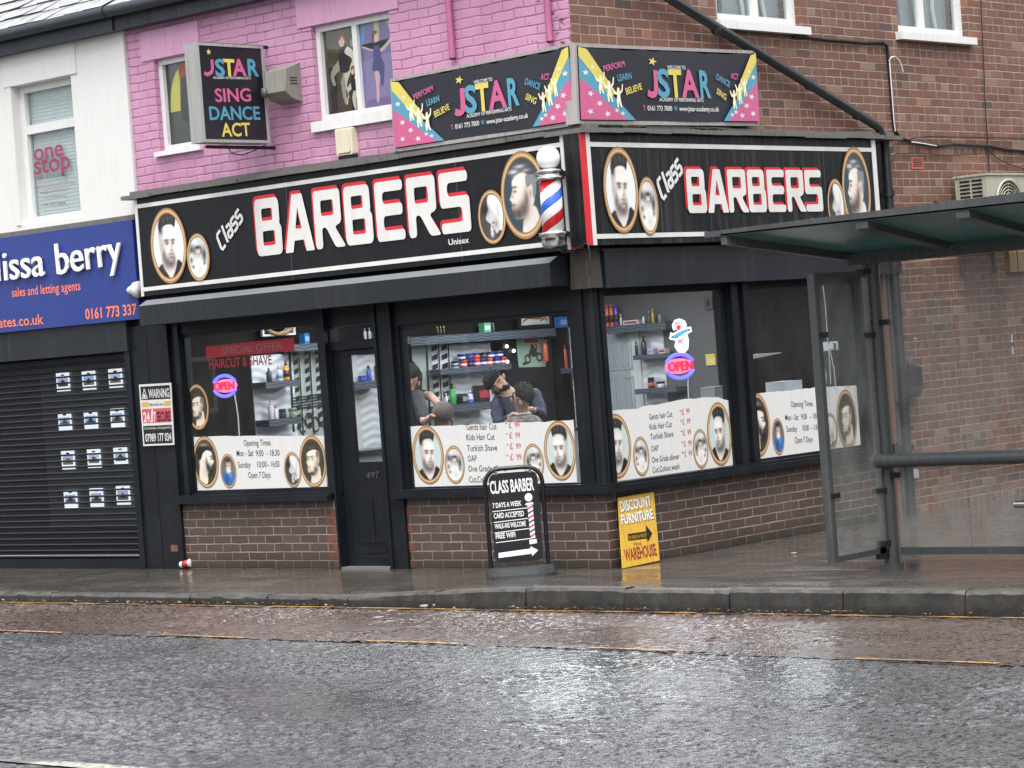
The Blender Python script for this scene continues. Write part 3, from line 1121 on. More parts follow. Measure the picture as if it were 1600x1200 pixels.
P.build('picture_poster', wo1)
P = MB()
a0, a1, b0, b1 = win2[0] + 0.04, win2[1] - 0.04, win2[2] + 0.04, win2[3] - 0.04
P.box(A, a0, mw, b0, b1, d0 - 0.01, d0, col(88, 68, 48, 0.4))
P.box(A, mw, a1, b0, b1, d0 - 0.012, d0 + 0.001, col(140, 116, 172, 0.4))
hh = b1 - b0
sk, cream, blk = col(226, 190, 168), col(225, 215, 195), col(30, 26, 26)
P.flat(A, [(a0, b0), (a0 + 0.12, b0), (a0 + 0.14, b0 + 0.5 * hh), (a0, b0 + 0.66 * hh)], d0 + 0.001, col(40, 34, 32))
P.flat(A, [(mw - 0.13, b0), (mw - 0.02, b0), (mw - 0.02, b1), (mw - 0.1, b1)], d0 + 0.001, col(55, 45, 38))
for bx, sc in ((a0 + 0.24, 0.82), (a0 + 0.34, 0.5)):
    figure(P, A, (bx, b0 + (0.08 if sc > 0.6 else 0.02)), hh * sc, d0 + 0.002, [
        (cream, [(-0.05, 0.02), (-0.1, 0.3), (-0.02, 0.5), (-0.22, 0.42), (-0.2, 0.3), (-0.26, 0.3), (-0.28, 0.48), (-0.06, 0.66), (0.1, 0.62), (0.12, 0.46), (0.02, 0.28), (0.02, 0.02)]),
        (blk, [(-0.1, 0.5), (-0.08, 0.78), (0.08, 0.8), (0.14, 0.56), (0.04, 0.44)]),
        (cream, [(0.02, 0.72), (0.16, 0.62), (0.1, 0.5), (0.16, 0.48), (0.24, 0.64), (0.1, 0.8)]),
        (sk, ell(-0.02, 0.9, 0.06, 0.09, 10)),
        (col(150, 90, 40), [(-0.08, 0.9), (-0.05, 1.0), (0.05, 1.0), (0.1, 0.84), (0.03, 0.9), (0.0, 0.96)])])
for k in range(5):
    P.flat(A, ell(mw - 0.07, b0 + (0.2 + 0.15 * k) * hh, 0.03, 0.035, 8), d0 + 0.0015, col(150, 140, 120))
P.flat(A, [(mw, b0 + 0.55 * hh), (a1, b0 + 0.62 * hh), (a1, b1), (mw, b1)], d0 + 0.0018, col(120, 92, 160))
P.flat(A, [(mw + 0.2, b1), (mw + 0.26, b1), (mw + 0.25, b0 + 0.72 * hh), (mw + 0.2, b0 + 0.72 * hh)], d0 + 0.0022, col(190, 200, 130))
P.flat(A, [(mw + 0.04, b1), (mw + 0.1, b1), (mw + 0.06, b0 + 0.7 * hh), (mw + 0.03, b0 + 0.75 * hh)], d0 + 0.0022, col(90, 150, 200))
P.flat(A, [(a1 - 0.1, b1), (a1, b1), (a1, b0 + 0.75 * hh)], d0 + 0.0022, col(190, 180, 205))
figure(P, A, (mw + 0.21, b0 + 0.06), hh * 0.84, d0 + 0.003, [
    (col(205, 165, 175), [(-0.06, 0.0), (-0.01, 0.0), (0.01, 0.22), (0.06, 0.4), (-0.06, 0.42), (-0.05, 0.2)]),
    (col(205, 165, 175), [(-0.04, 0.76), (-0.2, 0.78), (-0.32, 0.84), (-0.31, 0.8), (-0.2, 0.73), (0.0, 0.68), (0.16, 0.74), (0.3, 0.84), (0.32, 0.8), (0.18, 0.69), (0.06, 0.66)]),
    (col(48, 52, 112), [(-0.1, 0.42), (-0.06, 0.6), (-0.05, 0.74), (0.07, 0.74), (0.08, 0.6), (0.13, 0.45), (0.06, 0.18), (0.02, 0.4)]),
    (col(222, 180, 165), ell(0.01, 0.86, 0.05, 0.065, 10)),
    (col(96, 60, 40), [(-0.06, 0.78), (-0.06, 0.92), (0.0, 0.96), (0.05, 0.93), (-0.01, 0.9), (-0.03, 0.8)])])
P.build('picture_poster', wo2)
# gable windows
for gw, mm in ((gw1, 0.52), (gw2, 0.42)):
    wo = upvc(SH, B, gw, mull=(gw[0] + (gw[1] - gw[0]) * mm,), sill=0.07, fw=0.075, extra=0.07)
    q = MB()
    q.box(B, gw[0] + 0.05, gw[1] - 0.05, gw[2] + 0.05, gw[3] - 0.05, -0.2, -0.19, col(150, 156, 160, 0.4))
    for k in range(3):
        c = gw[0] + (gw[1] - gw[0]) * (0.2 + 0.27 * k)
        q.tube([B.w(c + math.sin(j * 1.3 + k) * 0.025, gw[2] + 0.05 + j * 0.12, -0.16) for j in range(7)], 0.022, col(215, 215, 215) if k else col(90, 92, 96), 6)
    q.build('blind', wo)

# the door
DO = MB()
d1 = -0.03
zt0, zt1 = A.px(560, 527)[1], A.px(560, 546)[1]
ul, ur = hD[0] + 0.006, hD[1] - 0.004
zg1, zg0 = A.px(575, 553)[1], A.px(575, 722)[1]
ug0, ug1 = A.px(552, 720)[0], A.px(603, 720)[0]
wall(DO, A, ul, ur, 0.02, zt1, d1 - 0.045, d1, [(ug0, ug1, zg0, zg1)], M_BLACK)
for u0, u1 in ((ug0, (ug0 + ug1) / 2 - 0.02), ((ug0 + ug1) / 2 + 0.02, ug1)):
    DO.box(A, u0 - 0.02, u1 + 0.02, 0.2, 0.61, d1, d1 + 0.006, M_BLACK)
    DO.box(A, u0, u1, 0.22, 0.59, d1 + 0.006, d1 + 0.012, M_BLACK)
DO.box(A, ul, ur, zt1 + 0.008, zt0 - 0.02, -0.09, 0.0, M_BLACK)
DO.box(A, ul, ur, hD[3] - 0.02, hD[3], -0.09, 0.0, M_BLACK)
door = DO.build('door', SH)
g = MB()
g.box(A, ug0 - 0.005, ug1 + 0.005, zg0 - 0.005, zg1 + 0.005, d1 - 0.026, d1 - 0.02, M_GLASS)
g.box(A, ul, ur, zt0 - 0.022, hD[3] - 0.018, -0.062, -0.056, M_GLASS)
g.build('door_glass', door)
g = MB()
text(g, A, '497', A.px(573, 748, d1), A.px(594, 747, d1), 0.055, d1 + 0.0005, col(70, 72, 76, 0.3), 0.01, thick=0.006)
g.build('house_number', door)
g = MB()
a, b = A.px(569, 872, d1), A.px(611, 864, d1)
g.box(A, a[0], b[0], a[1], b[1], d1 + 0.001, d1 + 0.003, col(4, 4, 5, 0.6))
g.box(A, a[0] - 0.01, b[0] + 0.01, b[1] + 0.001, b[1] + 0.014, d1, d1 + 0.012, M_BLACK)
g.build('letter_slot', door)
g = MB()
hx = A.px(605, 722, d1)
g.lathe(A.w(hx[0], hx[1], d1), [(0.022, 0), (0.022, 0.012), (0.012, 0.02), (0.016, 0.045), (0.01, 0.055)], col(50, 50, 52, 0.3, 1.0), 10, A.n)
g.tube([A.w(hx[0], hx[1] - 0.1, d1 + 0.005), A.w(hx[0], hx[1] - 0.02, d1 + 0.03), A.w(hx[0], hx[1] + 0.06, d1 + 0.005)], 0.012, M_DARK, 6)
g.build('handle', door)
g = MB()
g.box(A, hD[0], hD[1], -0.02, 0.02, -0.15, 0.06, col(120, 118, 112, 0.4))
g.build('doorstep', SH)

# roller shutter boxes over the windows
mb = MB()
dz = 0.30
u0, u1 = A.px(218, 500, dz)[0], A.px(860, 430, dz)[0]
z0, z1 = A.px(540, 478, dz)[1], A.px(400, 459, dz)[1]
sec = [(0.0, z0), (dz, z0), (dz, z1), (dz - 0.1, z1 + 0.05), (0.0, z1 + 0.05)]
n = len(sec)
va = [A.w(u0, v, d) for d, v in sec]
vb_ = [A.w(u1, v, d) for d, v in sec]
for i in range(n):
    j = (i + 1) % n
    mb.face([va[i], vb_[i], vb_[j], va[j]], col(112, 116, 120, 0.4) if i == 2 else M_BOX)
mb.face(va[::-1], M_BOX)
mb.face(vb_, M_BOX)
mb.build('shutter_box', SH)
mb = MB()
db = 0.1
zb0, zb1 = B.px(940, 450, db)[1], B.px(975, 391, db)[1]
mb.box(B, 0.08, VR - 0.01, zb0, zb1, -0.01, db, M_BOX)
mb.box(B, 0.1, VR - 0.01, zb1 + 0.002, zb1 + 0.02, -0.01, db - 0.03, M_LEDGE)
mb.build('shutter_box', SH)
# ledge over the fascias
mb = MB()
for F, a, b in ((A, UL, 0.2), (B, -0.0, VR + 0.02)):
    n0 = 14
    for i in range(n0):
        p, q = a + (b - a) * i / n0, a + (b - a) * (i + 1) / n0
        j = random.uniform(-0.006, 0.006)
        mb.box(F, p, q, 3.405 + j, 3.44 + j, -0.0, 0.2 + random.uniform(-0.01, 0.01), M_LEDGE)
        mb.box(F, p, q, 3.44 + j, 3.47 + j + random.uniform(0, 0.012), -0.0, 0.1, M_LEDGE)
mb.build('lead_ledge', SH)
mb = MB()
M_MOSS = streaky('moss', (0.03, 0.035, 0.012), (0.08, 0.085, 0.03), 0.95)
for k in range(70):
    v = random.choice((0.15, 0.45, 0.55, 1.5, 1.6)) + random.gauss(0, 0.09)
    if v > 0.02:
        mb.ball(B.w(v, 3.46, random.uniform(0.1, 0.19)), (random.uniform(0.01, 0.022),) * 2 + (random.uniform(0.008, 0.016),), M_MOSS, 6)
mb.build('moss_tuft', SH, kind='stuff')
# rainwater pipe across the gable and down
mb = MB()
pp = [B.w(*B.px(x, y, 0.09), 0.09) for x, y in ((905, -95), (1050, 0), (1200, 92), (1372, 198))]
pb = B.px(1384, 240, 0.09)
pp += [B.w(pb[0], pb[1] + 0.12, 0.09), B.w(pb[0], pb[1], 0.09), B.w(pb[0], 0.0, 0.09)]
mb.tube(pp, 0.042, M_PIPE, 10)
for x, y in ((1120, 45), (1265, 131), (1340, 178)):
    q = B.px(x, y, 0.09)
    mb.ball(B.w(*q, 0.085), (0.05, 0.06, 0.06), M_PIPE, 8)
for z in (1.0, 2.2, 2.9):
    mb.tube([B.w(pb[0], z, 0.09), B.w(pb[0], z + 0.05, 0.09)], 0.055, M_PIPE, 10)
    mb.box(B, pb[0] - 0.06, pb[0] + 0.06, z + 0.01, z + 0.04, 0, 0.06, M_PIPE)
mb.build('downpipe', SH)
mb = MB()
for (xa, ya), (xb, yb) in (((696, -60), (703, 92)), ((850, -60), (858, 65))):
    a, b = A.px(xa, ya, 0.04), A.px(xb, yb, 0.04)
    mb.tube([A.w(a[0], a[1], 0.04), A.w(a[0], b[1], 0.04)], 0.028, M_PINKPIPE, 8)
    mb.ball(A.w(a[0], b[1], 0.04), (0.032, 0.032, 0.015), col(60, 25, 40), 8)
    mb.build('overflow_pipe', SH)
    mb = MB()

# inside
mb = MB()
M_FLOOR = col(86, 88, 90, 0.3)
mb.box(GR, XL - 0.1, -0.1, 0.1, YB + 0.1, -0.02, 0.03, M_FLOOR)
mb.build('interior_floor', SH)
mb = MB()
mb.box(GR, XL - 0.1, -0.1, 0.12, YB + 0.1, 2.62, 2.7, col(150, 152, 155, 0.7))
mb.build('interior_ceiling', SH)
mb = MB()
M_INDARK = NT('reflection_dark_wall').set(Base_Color=(0.008, 0.0065, 0.0065, 1), Roughness=0.7, Specular_IOR_Level=0.08)  # dark reflections in the window glass put into the wall colour
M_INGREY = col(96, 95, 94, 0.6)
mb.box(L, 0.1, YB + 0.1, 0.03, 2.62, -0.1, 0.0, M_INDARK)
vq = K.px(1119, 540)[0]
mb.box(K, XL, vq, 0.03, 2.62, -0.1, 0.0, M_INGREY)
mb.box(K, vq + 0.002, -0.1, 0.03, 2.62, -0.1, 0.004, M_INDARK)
mb.box(B, VR, YB + 0.1, 0.03, 2.62, -0.3, -0.255, M_INGREY)
mb.build('interior_wall', SH)

# ------------------------------------------------------------------ neighbour
NB = thing('letting_agents_shop', 'white rendered two storey house with letting agents shop below, left of pink house', 'shop building', (-9.5, 3.0, 0))
w3 = prect(A, 38, 352, 114, 117)
NL = -14.0
mb = MB()
wall(mb, A, NL, UL - 0.006, 2.95, 5.02, -0.25, 0.03, [w3, (w3[0] - 2.6, w3[1] - 2.6, w3[2], w3[3])], M_RENDER)
mb.box(A, w3[0] - 0.1, w3[1] + 0.1, w3[3] + 0.002, w3[3] + 0.3, 0.03, 0.045, M_RENDER)
mb.box(A, w3[0] - 0.07, w3[0] - 0.003, w3[2], w3[3], 0.03, 0.04, M_RENDER)
mb.build('front_wall', NB)
mb = MB()
mb.face([(NL, -0.24, 5.16), (UL - 0.01, -0.24, 5.16), (UL - 0.01, 4.5, 7.6), (NL, 4.5, 7.6)], M_SLATE)
for r in range(16):                               # slate courses with lifted butt edges
    t0 = r * 0.062
    y0, z0 = -0.24 + t0 * 4.74, 5.16 + t0 * 2.44
    x = NL + (r % 2) * 0.14
    while x < UL - 0.3:
        j = random.uniform(0, 0.012)
        p = [(x + 0.004, y0, z0 + 0.018 + j), (x + 0.272, y0, z0 + 0.018 + j + random.uniform(-.004, .006)), (x + 0.272, y0 + 0.3, z0 + 0.164), (x + 0.004, y0 + 0.3, z0 + 0.164)]
        mb.face(p, M_SLATE)
        mb.face([(p[0][0], p[0][1], p[0][2] - 0.012), (p[1][0], p[1][1], p[1][2] - 0.012), p[1], p[0]], M_DARK)
        x += 0.28
mb.build('roof', NB)
mb = MB()
mb.box(A, NL, UL - 0.004, 4.96, 5.12, 0.03, 0.15, M_NAVY)
mb.tube([(NL, -0.215, 5.13), (UL - 0.004, -0.215, 5.13)], 0.055, M_NAVY, 10)
mb.build('gutter', NB)
upvc(NB, A, (w3[0] - 2.6, w3[1] - 2.6, w3[2], w3[3]), trans=(A.px(70, 197)[1],), sill=0.0, d=-0.07, fw=0.07)
wo3 = upvc(NB, A, w3, trans=(A.px(70, 197)[1],), sill=0.0, d=-0.07, fw=0.07)
q = MB()
nb_ = int((w3[3] - w3[2]) / 0.035)
M_BL = col(206, 212, 211, 0.4)
for k in range(nb_):
    z = w3[2] + 0.05 + k * 0.035
    if z < w3[3] - 0.08:
        q.face([A.w(w3[0] + 0.06, z, -0.128), A.w(w3[1] - 0.06, z, -0.128), A.w(w3[1] - 0.06, z + 0.0356, -0.1315), A.w(w3[0] + 0.06, z + 0.0356, -0.1315)], M_BL)
q.box(A, w3[0] + 0.02, w3[1] - 0.02, w3[2] + 0.02, w3[3] - 0.02, -0.24, -0.2, col(70, 86, 88))
q.build('blind', wo3)
q = MB()
M_PLUM = col(150, 52, 92, 0.4)
dp = -0.088
ptext(q, A, 'one', (54, 252), (99, 243), 27, dp, M_PLUM, bold=0.012)
ptext(q, A, 'stop', (54, 273), (110, 263), 29, dp, M_PLUM, bold=0.012)
ptext(q, A, 'Financial Solutions', (55, 281), (101, 274), 6, dp, col(80, 60, 76))
ptext(q, A, 'Financial, Mortgage & Insurance Consultants', (49, 296), (118, 286), 3, dp, M_PLUM)
ptext(q, A, 'info@onestopfs.co.uk', (62, 303), (108, 296), 4, dp, M_PLUM)
ptext(q, A, 'www.onestopfs.co.uk', (68, 311), (104, 306), 3, dp, M_PLUM)
ptext(q, A, '0161 413 0666', (67, 323), (102, 319), 5, dp, col(90, 62, 80))
q.build_each('window_lettering', wo3)
# lower front: dark shop front behind the roller shutter
us0, us1 = NL, A.px(207, 600)[0]
mb = MB()
mb.box(A, NL, UL - 0.006, 2.25, 2.95, -0.25, 0.0, M_BLACK)
mb.box(A, us1 + 0.002, UL - 0.006, 0.0, 2.25, -0.3, 0.03, M_BLACK)
mb.box(A, NL, us1, 0.0, 0.09, -0.3, 0.015, M_BLACK)
mb.box(A, NL, us1, 0.09, 2.25, -0.42, -0.4, col(30, 33, 38, 0.5))
mb.box(A, NL + 0.3, UL - 0.3, 3.2, 4.9, -0.6, -0.58, col(60, 66, 68, 0.5))
mb.build('shop_front', NB)
mb = MB()
zq = A.px(90, 558)[1]
mb.box(A, NL, us1 + 0.05, zq, zq + 0.3, 0.0, 0.07, M_BOX)
mb.build('shutter_box', NB)
mb = MB()
k = 0
z = 0.1
while z < zq + 0.05:
    mb.prism(Face((0, 0, 0), (0, -1, 0), (1, 0, 0)), [(-0.05, z), (-0.03, z), (-0.022, z + 0.01), (-0.03, z + 0.02), (-0.05, z + 0.018)], NL, us1, M_DARK)
    mb.box(A, NL, us1, z + 0.021, z + 0.056, -0.052, -0.05, M_PERF)
    z += 0.0575
mb.build('roller_shutter', NB)
mb = MB()
mb.box(A, us1 - 0.03, us1 + 0.045, 0.0, zq + 0.1, -0.06, 0.05, M_BLACK)
mb.build('shutter_guide', NB)
# window interior panel, lighter where the cards hang
mb = MB()
mb.box(A, A.px(64, 700, -0.3)[0], us1, 0.35, 2.2, -0.36, -0.35, col(92, 97, 100, 0.5))
mb.build('display_board', NB)
_lit = {}


def lit(c):
    if c not in _lit:
        _lit[c] = glow('backlit_print', c, 0.6)
    return _lit[c]



WORDS = ['top', 'second', 'third', 'bottom']
CW = ['first from the left', 'second from the left', 'third from the left', 'cut off beside the shutter guide']
sk_c = [(140, 175, 215), (150, 180, 205), (170, 195, 220), (165, 165, 200)]
gd_c = [(92, 98, 72), (120, 110, 62), (78, 92, 70), (110, 104, 92), (70, 74, 66)]
for r, (ly, lx) in enumerate(((597, 98), (673, 102), (717, 107), (781, 111))):
    lx, ly = ((98, 597), (101, 659), (106, 719), (110, 780))[r]
    for c in range(4):
        cx, cy = lx + (0, 40.5, 82, 117)[c], ly - (0, 2.5, 6, 8)[c]
        p = A.px(cx, cy, -0.33)
        hw, hh = 0.1, 0.09
        m = MB()
        m.box(A, p[0] - hw, p[0] + hw, p[1] - hh, p[1] + hh, -0.338, -0.332, glow('card_light', (232, 240, 250), 0.7) if (r, c) == (0, 0) else bpy.data.materials['card_light'])
        sc, gc = random.choice(sk_c), random.choice(gd_c)
        m.flat(A, [(p[0] - hw * 0.8, p[1] - 0.045), (p[0] + hw * 0.8, p[1] - 0.045), (p[0] + hw * 0.8, p[1] + 0.045), (p[0] - hw * 0.8, p[1] + 0.045)], -0.331, lit(sc))
        m.flat(A, [(p[0] - hw * 0.8, p[1] - 0.045), (p[0] + hw * 0.8, p[1] - 0.045), (p[0] + hw * 0.8, p[1] - 0.01), (p[0] + 0.01, p[1] - random.uniform(-0.02, 0.01)), (p[0] - hw * 0.8, p[1] - 0.015)], -0.330, lit(gc))
        m.flat(A, [(p[0] - 0.03, p[1] - 0.028), (p[0] + 0.035, p[1] - 0.028), (p[0] + 0.035, p[1] + 0.005), (p[0] + 0.002, p[1] + 0.025), (p[0] - 0.03, p[1] + 0.005)], -0.329, col(*random.choice(((170, 120, 96), (205, 198, 186), (128, 96, 82)))))
        m.flat(A, [(p[0] - 0.022, p[1] + 0.06), (p[0] + 0.03, p[1] + 0.06), (p[0] + 0.03, p[1] + 0.074), (p[0] - 0.022, p[1] + 0.074)], -0.330, col(36, 44, 96))
        lab = 'lit property card behind the roller shutter, %s row, %s' % (WORDS[r], CW[c])
        m.build('property_card', label=lab, cat='property card', group='property cards behind the shutter')
        ROOT_last = None

# ------------------------------------------------------------------ portraits (printed oval photographs)
GOLD, GOLD2, GOLD3 = col(176, 136, 92, 0.4), col(214, 184, 140, 0.4), col(140, 100, 62, 0.4)


def P_(c, pl):
    return ('p', c, smooth(pl, 4))


def b_(c, x, y, rx, ry, a):
    return ('b', c, x, y, rx, ry, a)


